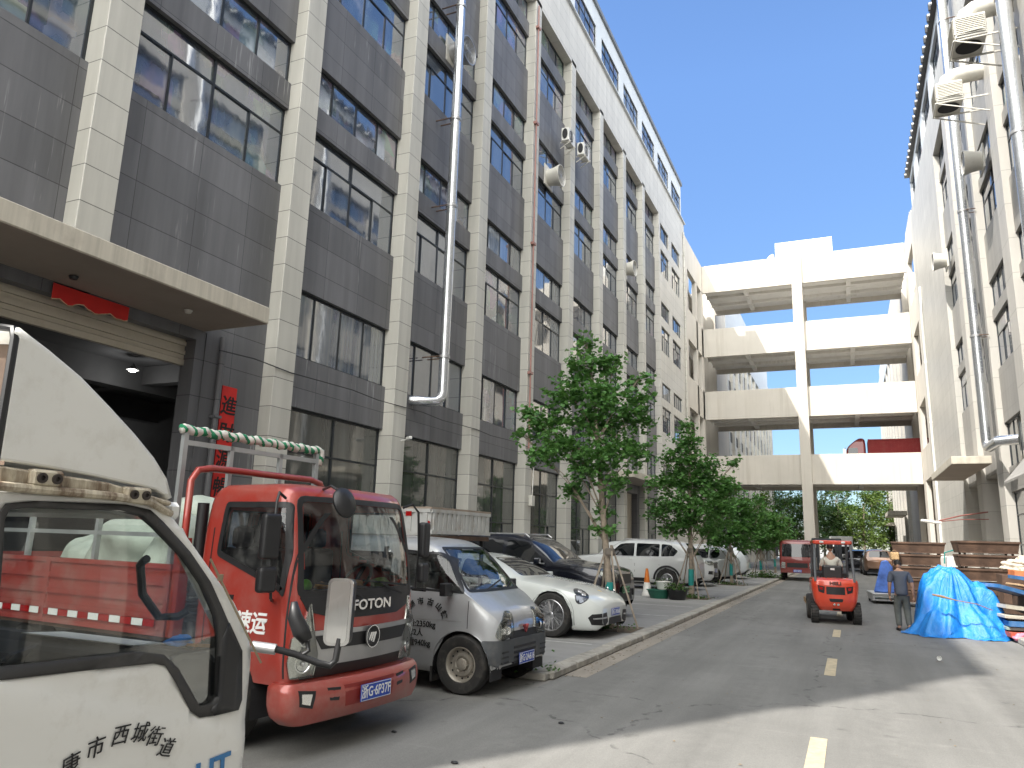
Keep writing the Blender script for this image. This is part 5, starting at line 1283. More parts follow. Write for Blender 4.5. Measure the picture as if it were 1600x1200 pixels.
# ================================================================ FAR TRUCKS
def far_truck(loc, rz, label, col, cabw=1.9):
    t = empty('lorry', loc, rz, label, 'truck')
    pt = paint(label[:12]+' paint', col, .1, .4, .2)
    K = levels_dense([(.45, 0, -1.4, .92, .1, .04), (1.15, .02, -1.45, .95, .13, .07), (1.3, 0, -1.45, .95, .14, .08), (2.1, -.18, -1.42, .90, .15, .08), (2.25, -.3, -1.35, .82, .18, .05), (2.3, -.5, -1.2, .6, .2, .02)], .06)
    H = cab_hull(K, 16, 5); H.snap_arch(-.95, .42, .48, .5); H.bvh(); H.build('cab', pt, t)
    patch(H, Ray(0), rnd_poly([(-.82, 1.34), (.82, 1.34), (.78, 2.06), (-.78, 2.06)], .08), .006, 'windscreen', MT['tint'], t, res=.12)
    for s_ in (Side(-1), Side(1)): patch(H, s_, rnd_poly([(-.25, 1.3), (-1.15, 1.4), (-1.12, 2.0), (-.3, 2.0)], .05), .005, 'side_window', MT['tint'], t, res=.2)
    patch(H, Ray(0), [(-.55, 1.0), (.55, 1.0), (.55, .75), (-.55, .75)], .01, 'grille', MT['black'], t)
    for sg in (-1, 1):
        patch(H, Ray(15*sg), mir([(.62, .68), (.62, 1.02), (.82, 1.06), (.86, .70)], sg), .01, 'headlight', MT['lampin'], t)
        m = MB().box(-.3, -.15, sg*1.0, sg*1.16, 1.35, 1.85); m.bar((-.25, sg*.9, 1.9), (-.25, sg*1.08, 1.85), .03); m.build('side_mirror', MT['black'], t)
        for x in (-.95, -4.2): wheel(t, x, sg*.82, .4, .40, .22, sg, 'steel')
    plate(t, (.06, 0, .56), (0, 1, 0), (0, 0, 1), 1, '浙G·0K91', MT['plate'], MT['white'])
    MB().box(-5.4, -.3, -.4, .4, .45, .62).build('chassis', MT['dkin'], t)
    return t, pt
t_, p_ = far_truck((-2.85, 46.3, 0), radians(-88), 'red cab-over lorry waiting in the left lane beyond the trees', (.19, .018, .014))
b = MB().box(-5.6, -1.6, -1.0, 1.0, .8, .9)
for y in (-1.0, .97): b.box(-5.6, -1.6, y, y+.03, .9, 1.7)
b.box(-1.65, -1.6, -1, 1, .9, 2.2); b.build('load_bed', MT['tred'], t_)
t_, p_ = far_truck((-.9, 84, 0), radians(-90), 'white box lorry coming up the road far behind the forklift', (.6, .6, .58))
MB().box(-6.5, -1.6, -1.1, 1.1, .8, 3.1).build('cargo_box', MT['pvc'], t_, bevel=.03)
# container lorry on the lowest deck of the bridge and a box lorry on its top
def deck_lorry(loc, rz, label, pcol, ccol, z, cs=1, cx0=-8.6, cx1=-2.5):
    t = empty('container_lorry', loc, rz, label, 'truck'); pt = paint(label[:10]+' lorry', pcol, .1, .4, .1)
    K = levels_dense([(.6, 0, -2.0, 1.15, .15, .05), (1.6, 0, -2.1, 1.2, .2, .08), (2.3, -.2, -2.1, 1.15, .2, .08), (2.9, -1.0, -2.05, 1.05, .2, .05), (3.1, -1.4, -1.9, .8, .2, .02)], .08)
    H = cab_hull(K, 16, 5); H.v = [(x*cs, y, z_) for x, y, z_ in H.v]; H.bvh(); H.build('cab', pt, t)
    patch(H, Ray(0), rnd_poly([(-.95, 1.6), (.95, 1.6), (.9, 2.3), (-.9, 2.3)], .1), .01, 'windscreen', MT['tint'], t, res=.15)
    for s_ in (Side(-1), Side(1)): patch(H, s_, rnd_poly([(-.3*cs, 1.6), (-1.3*cs, 1.6), (-1.3*cs, 2.3), (-.4*cs, 2.3)], .05), .008, 'side_window', MT['tint'], t, res=.2)
    for sg in (-1, 1): m = MB().box(-.1, .12, sg*1.25, sg*1.45, 1.5, 2.2); m.bar((-.1, sg*1.1, 2.3), (0, sg*1.35, 2.2), .04); m.build('side_mirror', MT['chrome2'], t)
    c = MB(); x0, x1, y0, y1, z0, z1 = cx0, cx1, -1.2, 1.2, 1.2, z
    c.box(x0, x1, y0, y1, z0, z1); x = x0+.15
    while x < x1-.2:
        for y in (y0, y1): c.box(x, x+.12, y-.03 if y < 0 else y, y if y < 0 else y+.03, z0+.15, z1-.15)
        x += .26
    for a, b in ((x0, x0+.12), (x1-.12, x1)):
        for y in (y0, y1): c.box(a-.01, b+.01, y-.05, y+.05, z0-.01, z1+.01)
    for y in (y0, y1):
        for zz in (z0, z1-.12): c.box(x0, x1, y-.045, y+.045, zz, zz+.12)
    c.build('container', M(label[:10]+' container', ccol, .6, .2, var=.1, scale=2, dirt=((.2, .1, .08), .3, 2)), t)
    MB().box(cx0, -.5, -.5, .5, .8, 1.2).build('chassis', MT['dkin'], t)
    for x in (-.7, cx0+1.0, cx0+2.2):
        for sg in (-1, 1): wheel(t, x, sg*.95, .5, .5, .3, sg, 'steel')
    return t
deck_lorry((-.02, 67.6, 7.65), radians(180), 'red container lorry on the lowest deck of the bridge', (.28, .03, .03), (.27, .02, .02), 2.95, .75, -6.3, -1.75)
deck_lorry((-5.7, 67.6, 24.5), radians(180), 'white container lorry on the top deck of the bridge', (.6, .6, .58), (.66, .65, .62), 3.9, .45, -5.7, -1.05)
# ================================================================ WHITE TRUCK CAB (very near, left edge)
def white_truck():
    t = empty('white_truck', (-2.9, 1.0, 0), 0, 'cream-white light truck with a roof air deflector, right beside the camera', 'truck')
    loc = t.location
    cream, nt, p = newmat('aged white truck paint'); co = posco(nt)
    n1 = noise(nt, co, 1.5, 5); n2 = noise(nt, co, 9, 6, .7); d = mth(nt, 'MULTIPLY', ramp(nt, n2, .52, .75), .25)
    L(nt, mixc(nt, d, mixc(nt, n1, (.73, .725, .68), (.79, .785, .745)), (.38, .33, .25)), p.inputs['Base Color']); setp(p, rough=.35, coat=.5); p.inputs['Coat Roughness'].default_value = .1
    rusty, nt, p = newmat('rust streaked white paint'); co = posco(nt)
    s_ = nd(nt, 'ShaderNodeSeparateXYZ'); L(nt, co, s_.inputs[0])
    st_ = noise(nt, co, 1.0, 5, .7, stretch=(14, 14, 3)); bl = noise(nt, co, 9, 5)
    f = mth(nt, 'MULTIPLY', ramp(nt, mth(nt, 'ADD', st_, mth(nt, 'MULTIPLY', bl, .35)), .58, .80), .9)
    L(nt, mixc(nt, f, (.56, .50, .38), (.13, .08, .045)), p.inputs['Base Color']); setp(p, rough=.6)
    XS = -2.07
    def W(mb, name, mat, par=t, **k):
        mb.v = [(x-loc.x, y-loc.y, z-loc.z) for x, y, z in mb.v]; return mb.build(name, mat, par, **k)
    # door / side skin: outline with the window hole, bent outwards very slightly, 45 mm thick
    outer = [(-.2, 1.985), (.6, 1.988), (1.271, 1.985), (1.554, 1.985), (1.737, 1.978), (1.821, 1.961), (1.864, 1.938), (1.914, 1.89), (2.049, 1.755), (2.169, 1.64), (2.241, 1.539), (2.288, 1.46), (2.318, 1.40), (2.335, 1.266), (2.36, 1.038), (2.37, .7), (2.36, .45), (-.2, .45)]
    hole = [(1.290, 1.50), (1.290, 1.93), (1.305, 1.955), (1.38, 1.966), (1.679, 1.972), (1.772, 1.959), (1.822, 1.925), (1.944, 1.825), (2.045, 1.72), (2.132, 1.594), (2.222, 1.469), (2.245, 1.297), (2.232, 1.264), (2.117, 1.266), (2.055, 1.272), (2.012, 1.30), (1.936, 1.402), (1.885, 1.462), (1.832, 1.477)]
    def bend(y, z):                          # body side leans in towards the roof, bulges at the belt
        f = 0.03*max(0, (z-1.5)/.5)**2+.02*max(0, (1.3-z)/.8)**2; g = .10*max(0, (y-2.24)/.13)**2
        return XS-f-g
    def skin(outer, hole, x_off, thick, name, mat, cr=None):
        bm = bmesh.new(); vo = [bm.verts.new((0, a, b)) for a, b in outer]; eo = [bm.edges.new((vo[i], vo[(i+1) % len(vo)])) for i in range(len(vo))]
        vh = [bm.verts.new((0, a, b)) for a, b in hole] if hole else []; eh = [bm.edges.new((vh[i], vh[(i+1) % len(vh)])) for i in range(len(vh))] if hole else []
        bmesh.ops.triangle_fill(bm, edges=eo+eh, use_beauty=True, use_dissolve=False)
        for k in range(1, 36):
            bmesh.ops.bisect_plane(bm, geom=bm.verts[:]+bm.edges[:]+bm.faces[:], plane_co=(0, 0, .45+k*.045), plane_no=(0, 0, 1), dist=1e-5)
        for k in range(0, 22):
            bmesh.ops.bisect_plane(bm, geom=bm.verts[:]+bm.edges[:]+bm.faces[:], plane_co=(0, 1.25+k*.05, 0), plane_no=(0, 1, 0), dist=1e-5)
        m = MB(); idx = {}
        for v in bm.verts: idx[v.index if v.index >= 0 else id(v)] = 0
        bm.verts.ensure_lookup_table(); bm.verts.index_update()
        vs = [(bend(v.co.y, v.co.z)+x_off+(cr(v.co.y, v.co.z) if cr else 0), v.co.y, v.co.z) for v in bm.verts]
        m.add(vs, [tuple(v.index for v in f.verts) for f in bm.faces]); bm.free()
        o = W(m, name, mat, smooth=35); sm = o.modifiers.new('thickness', 'SOLIDIFY'); sm.thickness = thick; sm.offset = -1 if o.data.polygons[0].normal.x > 0 else 1
        return o
    crease = lambda y, z: .010*max(0, min(1, ((1.486-(y-1.40)*.325)-z)/.03)) if y < 2.3 else 0
    skin(outer, hole, 0, .045, 'door', cream, crease)
    sm_ = MB()
    for k in range(10):
        z0 = .5+.088*k; z1 = z0+.088; sm_.add([(bend(2.315, z0)+.002, 2.312, z0), (bend(2.315, z0)+.002, 2.318, z0), (bend(2.315, z1)+.002, 2.318, z1), (bend(2.315, z1)+.002, 2.312, z1)], [(0, 1, 2, 3)])
    W(sm_, 'door_seam', MT['black'])
    # black rubber frame and glass
    gl = [(1.325, 1.53), (1.306, 1.912), (1.316, 1.938), (1.382, 1.950), (1.67, 1.954), (1.748, 1.941), (1.798, 1.908), (1.926, 1.809), (2.016, 1.716), (2.091, 1.603), (2.118, 1.518), (2.139, 1.328), (2.113, 1.305), (2.052, 1.306), (1.94, 1.445), (1.872, 1.498), (1.79, 1.516)]
    skin(hole, gl, .004, .03, 'window_seal', MT['rubber2'])
    g2 = skin([(a, b) for a, b in hole], None, -.02, .002, 'side_window', MT['cabglass']); 
    # quarter panel in black plastic in the front corner of the window
    skin([(2.145, 1.575), (2.222, 1.469), (2.245, 1.297), (2.232, 1.264), (2.117, 1.266), (2.10, 1.29), (2.135, 1.31), (2.12, 1.52)], None, .008, .02, 'corner_trim', MT['black'])
    # far side, roof, floor, rear wall, windscreen frame
    XL = -3.72
    def arc_roof(y, z0): return [(XS-.03-.05*k/1.0*0-(XS-.03-XL-.03)*k/10, y, z0+.07*sin(pi*k/10)) for k in range(11)]
    rf = MB().grid([arc_roof(-.2, 1.985), arc_roof(1.5, 1.99), arc_roof(1.75, 1.975), arc_roof(1.86, 1.94)]); r = W(rf, 'roof', cream, smooth=True)
    sm = r.modifiers.new('thickness', 'SOLIDIFY'); sm.thickness = .03
    m = MB(); m.bar((XL+.04, 1.86, 1.94), (XL+.04, 2.33, 1.33), .07, .05); m.bar((XS-.05, 1.90, 1.90), (XS-.05, 2.30, 1.38), .05, .05); m.bar((XL, 1.88, 1.96), (XS-.03, 1.88, 1.96), .06); W(m, 'windscreen_frame', cream, bevel=.015)
    m = MB().box(XL, XL+.05, 0, 2.33, .45, 1.36).box(XL, XL+.04, 0, 1.35, 1.36, 1.96).box(XL, XL+.04, 1.30, 1.86, 1.90, 1.96); W(m, 'far_door', cream)
    m = MB().box(XL, XS-.05, -.2, -.16, .45, 1.98); W(m, 'rear_wall', MT['dkin'])
    m = MB().box(XL+.02, XS-.05, -.15, 2.3, .55, .62); W(m, 'cab_floor', MT['dkin'])
    m = MB(); P = lambda x: [(x, 2.36, .5), (x, 2.38, .9), (x, 2.35, 1.26), (x, 2.31, 1.40)]
    m.grid([P(XS-.10), P(XS-.5), P(-2.9), P(XL+.5), P(XL+.05)]); o = W(m, 'front_panel', cream, smooth=True); o.modifiers.new('thickness', 'SOLIDIFY').thickness = .03
    m = MB().add([(XS-.09, 1.90, 1.91), (XL+.08, 1.90, 1.91), (XL+.08, 2.31, 1.38), (XS-.09, 2.31, 1.38)], [(0, 1, 2, 3)]); W(m, 'windscreen', MT['cabglass'], fixn=False)
    # dashboard with vents, screen, console; paper and rag on top
    db = MB(); prof = [(1.90, 1.18), (1.88, 1.36), (1.93, 1.45), (2.02, 1.485), (2.15, 1.47), (2.25, 1.40), (2.28, 1.1), (2.2, .8), (1.98, .8)]
    db.prism(prof, lambda u, v, q: (q, u, v), XL+.08, XS-.07); d_ = W(db, 'dashboard', MT['dash'], bevel=.025, seg=2)
    m = MB().prism([(1.70, 1.0), (1.72, 1.30), (1.86, 1.44), (1.98, 1.47), (1.98, 1.0)], lambda u, v, q: (q, u, v), -3.15, -2.80); W(m, 'centre_console', MT['dash'], bevel=.02, seg=2)
    F = frame4((-2.97, 1.775, 1.385), (1, 0, 0), (0, .62, .78)); m = MB().obox(F, .22, .10, .01); W(m, 'screen', M('black glass screen', (.01, .012, .014), .1))
    m = MB().obox(F @ Matrix.Translation((0, -.10, 0)), .12, .03, .012); W(m, 'button_row', M('dim orange buttons', (.3, .06, .02), .4))
    m = MB()
    for k in range(6): m.obox(frame4((-2.80+.0, 1.80, 1.33+.018*k), (1, 0, 0), (0, 1, .2)), .10, .006, .004)
    W(m, 'vent', MT['black'])
    # round vent at the near end
    Mv = Matrix.Translation((XS-.30, 1.905, 1.40)) @ Matrix.Rotation(radians(80), 4, 'X')
    m = MB().lathe([(.055, -.01), (.062, .006), (.055, .012), (.048, .0)], Mv, 24)
    for k in range(5): m.obox(Mv @ Matrix.Translation((0, -.036+.018*k, .0)), .088*sqrt(1-((-.036+.018*k)/.05)**2), .006, .01)
    W(m, 'vent', MT['dash2'], smooth=40)
    m = MB().tube([(XS-.14, 2.03, 1.30), (XS-.10, 2.0, 1.32), (XS-.09, 1.99, 1.325)], [.03, .028, .026], 14, caps=False); m.lathe([(.026, 0), (.034, .0), (.034, .02), (.026, .02)], Matrix.Translation((XS-.10, 2.0, 1.325)) @ Matrix.Rotation(radians(70), 4, 'Y'), 16); W(m, 'cup_ring', M('grey beige plastic', (.32, .30, .26), .5), smooth=40)
    m = MB().tube([(XS-.08, 1.83, 1.80), (XS-.13, 1.85, 1.78), (XS-.15, 1.89, 1.68), (XS-.14, 1.96, 1.60), (XS-.10, 2.01, 1.60), (XS-.08, 2.03, 1.62)], .014, 8); W(m, 'grab_handle', MT['black'], smooth=40)
    # seats and steering wheel
    for x in (-2.42, -3.35): W(MB().box(x-.24, x+.24, .55, 1.15, .62, .95).box(x-.22, x+.22, .42, .58, .8, 1.45), 'seat', MT['dash'], bevel=.05, seg=2)
    Ms = Matrix.Translation((-3.33, 1.62, 1.36)) @ Matrix.Rotation(radians(50), 4, 'X'); m = MB().tube([Ms @ Vector((.2*cos(a), .2*sin(a), 0)) for a in [2*pi*k/24 for k in range(25)]], .016, 8); m.bar(Ms @ Vector((-.2, 0, 0)), Ms @ Vector((.2, 0, 0)), .03); W(m, 'steering_wheel', MT['black'], smooth=40)
    # drip rail and rusty base of the deflector with its twin bolts
    m = MB().tube([(XS+.0, -.2, 2.0), (XS, 1.2, 2.001), (XS, 1.60, 1.994), (XS-.005, 1.75, 1.985), (XS-.03, 1.86, 1.95)], .013, 8); W(m, 'drip_rail', rusty, smooth=40)
    m = MB().prism([(1.262, 2.055), (1.348, 2.05), (1.60, 2.035), (1.85, 1.990), (1.845, 1.975), (1.69, 1.995), (1.27, 2.005)], lambda u, v, q: (q, u, v), XS-.05, XS-.012); W(m, 'deflector_base', rusty, bevel=.006)
    for y, z in ((1.395, 2.03), (1.70, 2.003)):
        b_ = W(MB().box(XS-.03, XS+.008, y-.048, y+.048, z-.024, z+.024), 'bracket', rusty, bevel=.008)
        m = MB()
        for dy in (-.022, .022): m.lathe([(.0145, 0), (.0145, .008), (.007, .008), (.006, .002), (0, .002)], Matrix.Translation((XS+.007-loc.x, y+dy-loc.y, z)) @ Matrix.Rotation(pi/2, 4, 'Y'), 14)
        m.build('bolt', M('dark bolt', (.06, .05, .045), .5, .6) if y < 1.5 else bpy.data.materials['dark bolt'], t)
    # air deflector: side cheeks, curved top shell, dark opening behind the lip
    top = [(1.262, 2.436), (1.30, 2.418), (1.353, 2.394), (1.463, 2.337), (1.569, 2.266), (1.674, 2.192), (1.758, 2.125), (1.819, 2.061), (1.849, 2.000)]
    ck = [(1.266, 2.07)]+[(1.262, 2.42)]+top[1:]+[(1.785, 2.025), (1.542, 2.052), (1.344, 2.066)]
    m = MB().prism(ck, lambda u, v, q: (q, u, v), XS-.045, XS-.02); W(m, 'deflector_side', cream, bevel=.008, seg=2)
    m = MB().prism(ck, lambda u, v, q: (q, u, v), XL+.045, XL+.07); W(m, 'deflector_side', cream)
    sh = [[(XS-.02-(XS-XL-.07)*k/8, y, z+.05*sin(pi*k/8)+.004) for k in range(9)] for y, z in top]
    m = MB().grid(sh); o = W(m, 'deflector_shell', cream, smooth=True); o.modifiers.new('thickness', 'SOLIDIFY').thickness = .02
    m = MB().tube([(XS-.03, 1.262, 2.06), (XS-.03, 1.26, 2.41), (XS-.045, 1.262, 2.437), (XS-.1, 1.262, 2.447), (XS-.5, 1.262, 2.46), (-2.9, 1.262, 2.475)], .012, 8); W(m, 'deflector_lip', MT['black'], smooth=40)
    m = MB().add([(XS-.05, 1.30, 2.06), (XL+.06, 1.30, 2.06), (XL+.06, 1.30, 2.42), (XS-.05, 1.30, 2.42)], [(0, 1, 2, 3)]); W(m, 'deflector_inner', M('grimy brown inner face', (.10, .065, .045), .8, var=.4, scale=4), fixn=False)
    # mirrors on a bent arm in front of the door
    m = MB().tube([(XS-.02, 2.30, 1.475), (XS+.06, 2.34, 1.465)], .020, 12); W(m, 'mirror_base', MT['silverp'], smooth=40)
    m = MB().tube([(XS+.05, 2.335, 1.468), (-1.97, 2.40, 1.445), (-1.90, 2.46, 1.41), (-1.865, 2.49, 1.40), (-1.85, 2.50, 1.42), (-1.845, 2.51, 1.50)], .013, 10); W(m, 'mirror_arm', MT['black'], smooth=40)
    # tall mirror: housing with glass facing back to the driver
    c = Vector((-1.855, 2.50, 1.60)); nrm = Vector((.25, -.96, -.02)).normalized(); F = frame4(c, nrm.cross(Vector((0, 0, 1)))*-1, (0, 0, 1)); 
    if (F.to_3x3() @ Vector((0, 0, 1))).dot(nrm) < 0: F = frame4(c, nrm.cross(Vector((0, 0, 1))), (0, 0, 1))
    op = rnd_poly([(-.05, -.125), (.05, -.125), (.055, .125), (-.045, .125)], .028, 5)
    m = MB().prism(op, lambda u, v, q: tuple(F @ Vector((u*(1-.0), v, q))), -.05, .0); h_ = W(m, 'mirror_housing', MT['black'], bevel=.008, seg=2)
    ip = inset(op, .009); m = MB(); m.add([F @ Vector((u, v, .003)) for u, v in ip], [tuple(range(len(ip)))]); 
    m.v = [tuple(Vector(v)-loc) for v in m.v]; m.build('mirror_glass', M('mirror', (.85, .85, .85), .02, 1.0, var=0.0), t, fixn=False)
    m = MB().prism(inset(op, -.003), lambda u, v, q: tuple(F @ Vector((u, v, q))), -.004, .002); W(m, 'mirror_rim', MT['chrome'])
    # lower kerb-view mirror: dark curved paddle
    m = MB(); c2 = Vector((-1.97, 2.44, 1.585)); 
    m.tube([(-2.00, 2.41, 1.635), (-1.995, 2.415, 1.58), (-1.97, 2.43, 1.525), (-1.945, 2.44, 1.49)], [.012, .028, .034, .022], 12); W(m, 'kerb_mirror', MT['black'], smooth=True)
    m = MB().tube([(-1.945, 2.44, 1.49), (-1.935, 2.44, 1.455), (-1.95, 2.42, 1.44)], .009, 8); W(m, 'mirror_arm', MT['black'], smooth=40)
    # aerial
    m = MB().tube([(XS+.01, 2.02, 1.80), (XS+.03, 2.30, 1.42)], .004, 6); m.lathe([(0, -.01), (.010, -.01), (.010, .012), (0, .012)], Matrix.Translation((XS+.015, 2.07, 1.735)), 8); W(m, 'aerial', M('dull brass rod', (.3, .25, .17), .4, .7))
    # lettering: an arc of black characters and blue-black letters by the hinge
    ch = '永康市西城街道'; pts = [(1.50, 1.205), (1.578, 1.232), (1.652, 1.262), (1.733, 1.280), (1.803, 1.273), (1.862, 1.250), (1.912, 1.206)]
    for c_, (y, z) in zip(ch, pts):
        a = (y-1.73)*-1.6; F = frame4((bend(y, z)+.014-loc.x, y-loc.y, z), (0, cos(a), sin(a)), (0, -sin(a), cos(a))); text('door_lettering', c_, .062, MT['ink'], t, F, .001, shear=.2)
    F = frame4((XS+.013-loc.x, 2.13-loc.y, 1.085), (0, 1, .05), (0, 0, 1)); text('door_lettering', 'UT', .11, M('blue vinyl', (.03, .18, .42), .4), t, F, .001, sx=1.1, bold=.003)
    F = frame4((XS+.013-loc.x, 2.20-loc.y, 1.118), (0, 1, .12), (0, 0, 1)); text('door_lettering', '▬', .05, MT['ink'], t, F, .001) if False else None
    # front wheel, chassis and load bed behind
    for x, sg in ((-2.25, 1), (-3.55, -1)):
        for y in (.85, -2.6):
            w_ = wheel(t, x-loc.x, y-loc.y, .38, .38, .2, sg, 'steel'); w_.rotation_euler = (0, 0, -pi/2 if True else 0)
    m = MB().box(XL+.3, XL+.4, -4, 2.1, .5, .65).box(XS-.4, XS-.3, -4, 2.1, .5, .65); W(m, 'chassis', MT['dkin'])
    m = MB().box(XL-.05, XS+.02, -4.2, -.35, .85, .95).box(XL-.05, XL, -4.2, -.35, .95, 1.35).box(XS-.03, XS+.02, -4.2, -.35, .95, 1.35).box(XL, XS, -4.2, -4.15, .95, 1.35); W(m, 'load_bed', cream)
    m = MB().box(XL+.02, XS-.04, 2.28, 2.42, .42, .62); W(m, 'bumper', MT['black'], bevel=.03)
    # paper and rag on the dash are things of their own
    rg = lump('rag', (.035, .05, .02), (XS-.17, 2.09, 1.50), M('bright blue cloth', (.02, .20, .60), .8, var=.2, scale=15), seed=4, amp=.25); tag(rg, 'crumpled bright blue rag on the white truck dashboard', 'rag')
    og = MB().add([(XS-.20, 2.10, 1.488), (XS-.10, 2.10, 1.488), (XS-.10, 2.17, 1.478), (XS-.20, 2.17, 1.478), (XS-.20, 2.10, 1.492), (XS-.10, 2.10, 1.500), (XS-.10, 2.17, 1.49), (XS-.20, 2.17, 1.482)], [(0, 1, 2, 3), (4, 5, 6, 7), (0, 1, 5, 4), (1, 2, 6, 5), (2, 3, 7, 6), (3, 0, 4, 7)]).build('booklet', M('orange card', (.55, .25, .05), .6)); tag(og, 'orange card beside the blue rag on the white truck dashboard', 'card')
    pp = MB().add([(-2.95, 1.98, 1.492), (-2.35, 1.99, 1.492), (-2.36, 2.14, 1.482), (-2.9, 2.12, 1.486)], [(0, 1, 2, 3)]).build('paper', M('white paper', (.62, .62, .6), .7)); pp.modifiers.new('thickness', 'SOLIDIFY').thickness = .004; tag(pp, 'sheet of white paper lying on the white truck dashboard', 'paper')
    return t
MT['rubber2'] = M('dusty black rubber', (.035, .034, .033), .6, var=.2, scale=6, dirt=((.2, .19, .17), .35, 4))
MT['dash'] = M('grey black dashboard plastic', (.012, .0125, .015), .6, var=.15, dirt=((.10, .095, .085), .12, 5))
MT['dash2'] = M('grey vent plastic', (.06, .06, .065), .5)
MT['cabglass'] = clearglass('truck cab glass', (.95, .97, .96), .955, fm=.5)
white_truck()
# ================================================================ TREES
def leafmat(name, c1, c2):
    m, nt, p = newmat(name); co = objco(nt)
    g = nd(nt, 'ShaderNodeNewGeometry'); r = g.outputs['Random Per Island']; n = noise(nt, co, 1.6, 3)
    f = mth(nt, 'ADD', mth(nt, 'MULTIPLY', r, .6), mth(nt, 'MULTIPLY', ramp(nt, n, .35, .65), .4))
    c = mixc(nt, f, c1, c2); L(nt, c, p.inputs['Base Color']); setp(p, rough=.45, spec=.35)
    tl = nd(nt, 'ShaderNodeBsdfTranslucent'); L(nt, mixc(nt, .5, c, (.12, .22, .02)), tl.inputs[0])
    mx = nd(nt, 'ShaderNodeMixShader'); mx.inputs[0].default_value = .4; out = nt.nodes['Material Output']
    L(nt, p.outputs[0], mx.inputs[1]); L(nt, tl.outputs[0], mx.inputs[2]); L(nt, mx.outputs[0], out.inputs[0]); return m
MT['leaf'] = leafmat('fresh green leaves', (.068, .18, .052), (.17, .36, .10))
MT['leafd'] = leafmat('deep green leaves', (.035, .08, .025), (.09, .17, .045))
MT['leafy'] = leafmat('yellow green leaves', (.09, .15, .03), (.19, .26, .07))
def leaf_cloud(mb, pts, size, rn, lobes=True):
    for c in pts:
        s = size*rn.uniform(.65, 1.25); a = rn.uniform(0, 2*pi); tl = rn.uniform(.15, 1.1); d = Vector((cos(a)*sin(tl), sin(a)*sin(tl), cos(tl)))
        u = d.orthogonal().normalized(); u.rotate(Matrix.Rotation(rn.uniform(0, 6.28), 3, d)); v = d.cross(u); c = Vector(c)
        if lobes: mb.add([c-v*s*.55, c+u*s*.5-v*s*.1+d*s*.08, c+u*s*.38+v*s*.42, c+v*s*.25-d*s*.05, c-u*s*.38+v*s*.42, c-u*s*.5-v*s*.1+d*s*.08], [(0, 1, 2, 3), (0, 3, 4, 5)])
        else: mb.add([c-v*s*.5, c+u*s*.4, c+v*s*.5, c-u*s*.4], [(0, 1, 2, 3)])
def tree(loc, label, group, clumps, size, n, mat, seed, trunk, lim=None, wrap=True, stakes=True, lobes=True, name='street_tree'):
    """clumps: (x, y, z, radius) in metres about the trunk; limbs run out to them"""
    rn = random.Random(seed); t = empty(name, loc, 0, label, 'tree', group)
    tr = MB(); H_, r0, lean = trunk
    tp = [(lean*(k/8)**1.5+.02*sin(k), .02*cos(k*1.3), H_*k/8) for k in range(9)]
    tr.tube(tp, [r0*(1.25-.25*min(1, k)) *(1-.06*k) for k in range(9)], 12)
    tip = Vector(tp[-1])
    for (x, y, z, r) in clumps:
        b = Vector((x, y, z)); k = max(1, min(8, int((z-.9*abs(b.xy.length)-.2)/H_*8))); s = Vector(tp[k])
        mid = (s+b)/2+Vector((rn.uniform(-.1, .1), rn.uniform(-.1, .1), .12*b.xy.length))
        tr.tube([s, (s+mid)/2+Vector((0, 0, .03)), mid, b], [r0*.24, r0*.19, r0*.13, r0*.05], 6)
        for q in range(5):
            e = b+Vector((rn.gauss(0, 1), rn.gauss(0, 1), rn.gauss(0, .7))).normalized()*r*.85; tr.tube([mid.lerp(b, .5), b.lerp(e, .4), e], [r0*.09, r0*.06, r0*.025], 4)
    o = tr.build('trunk', MT['bark'], t, smooth=50)
    pts = []; W_ = [c[3]**2.2 for c in clumps]; S = sum(W_)
    for c, w_ in zip(clumps, W_):
        m = int(n*w_/S)
        # sprays: short runs of leaves hanging off twigs
        for q in range(m//9):
            d = Vector((rn.gauss(0, 1), rn.gauss(0, 1), rn.gauss(0, .8))); d.normalize(); rr = c[3]*(rn.random()**.42)*rn.uniform(.85, 1.12); p0 = Vector(c[:3])+Vector((d.x*rr, d.y*rr, d.z*rr*.78))
            dr = (d+Vector((rn.gauss(0, .5), rn.gauss(0, .5), rn.gauss(0, .3)-.15))).normalized()
            for k in range(9): pts.append(p0+dr*size*.75*(k-4)*.5+Vector((rn.gauss(0, size*.45), rn.gauss(0, size*.45), rn.gauss(0, size*.3))))
    lf = MB(); leaf_cloud(lf, pts, size, rn, lobes); lf.build('crown', mat, t, fixn=False)
    if wrap: MB().tube([(0, 0, .42), (0.01, 0, .95)], r0*1.12, 14).build('trunk_wrap', MT['teal'], t, smooth=40)
    if stakes:
        for k, a in enumerate((.5, 2.3, 3.7, 5.3)):
            q = MB().bar((.62*cos(a), .62*sin(a), 0), (.06*cos(a+.3), .06*sin(a+.3), 1.72), .035); q.build('stake', MT['stake'], t)
        MB().lathe([(.10, 1.50), (.12, 1.54), (.12, 1.62), (.10, 1.66)], Matrix(), 12).build('tie', M('rope tie', (.15, .13, .11), .9) if 'rope tie' not in bpy.data.materials else bpy.data.materials['rope tie'], t)
    return t
G = 'young street trees along the kerb'
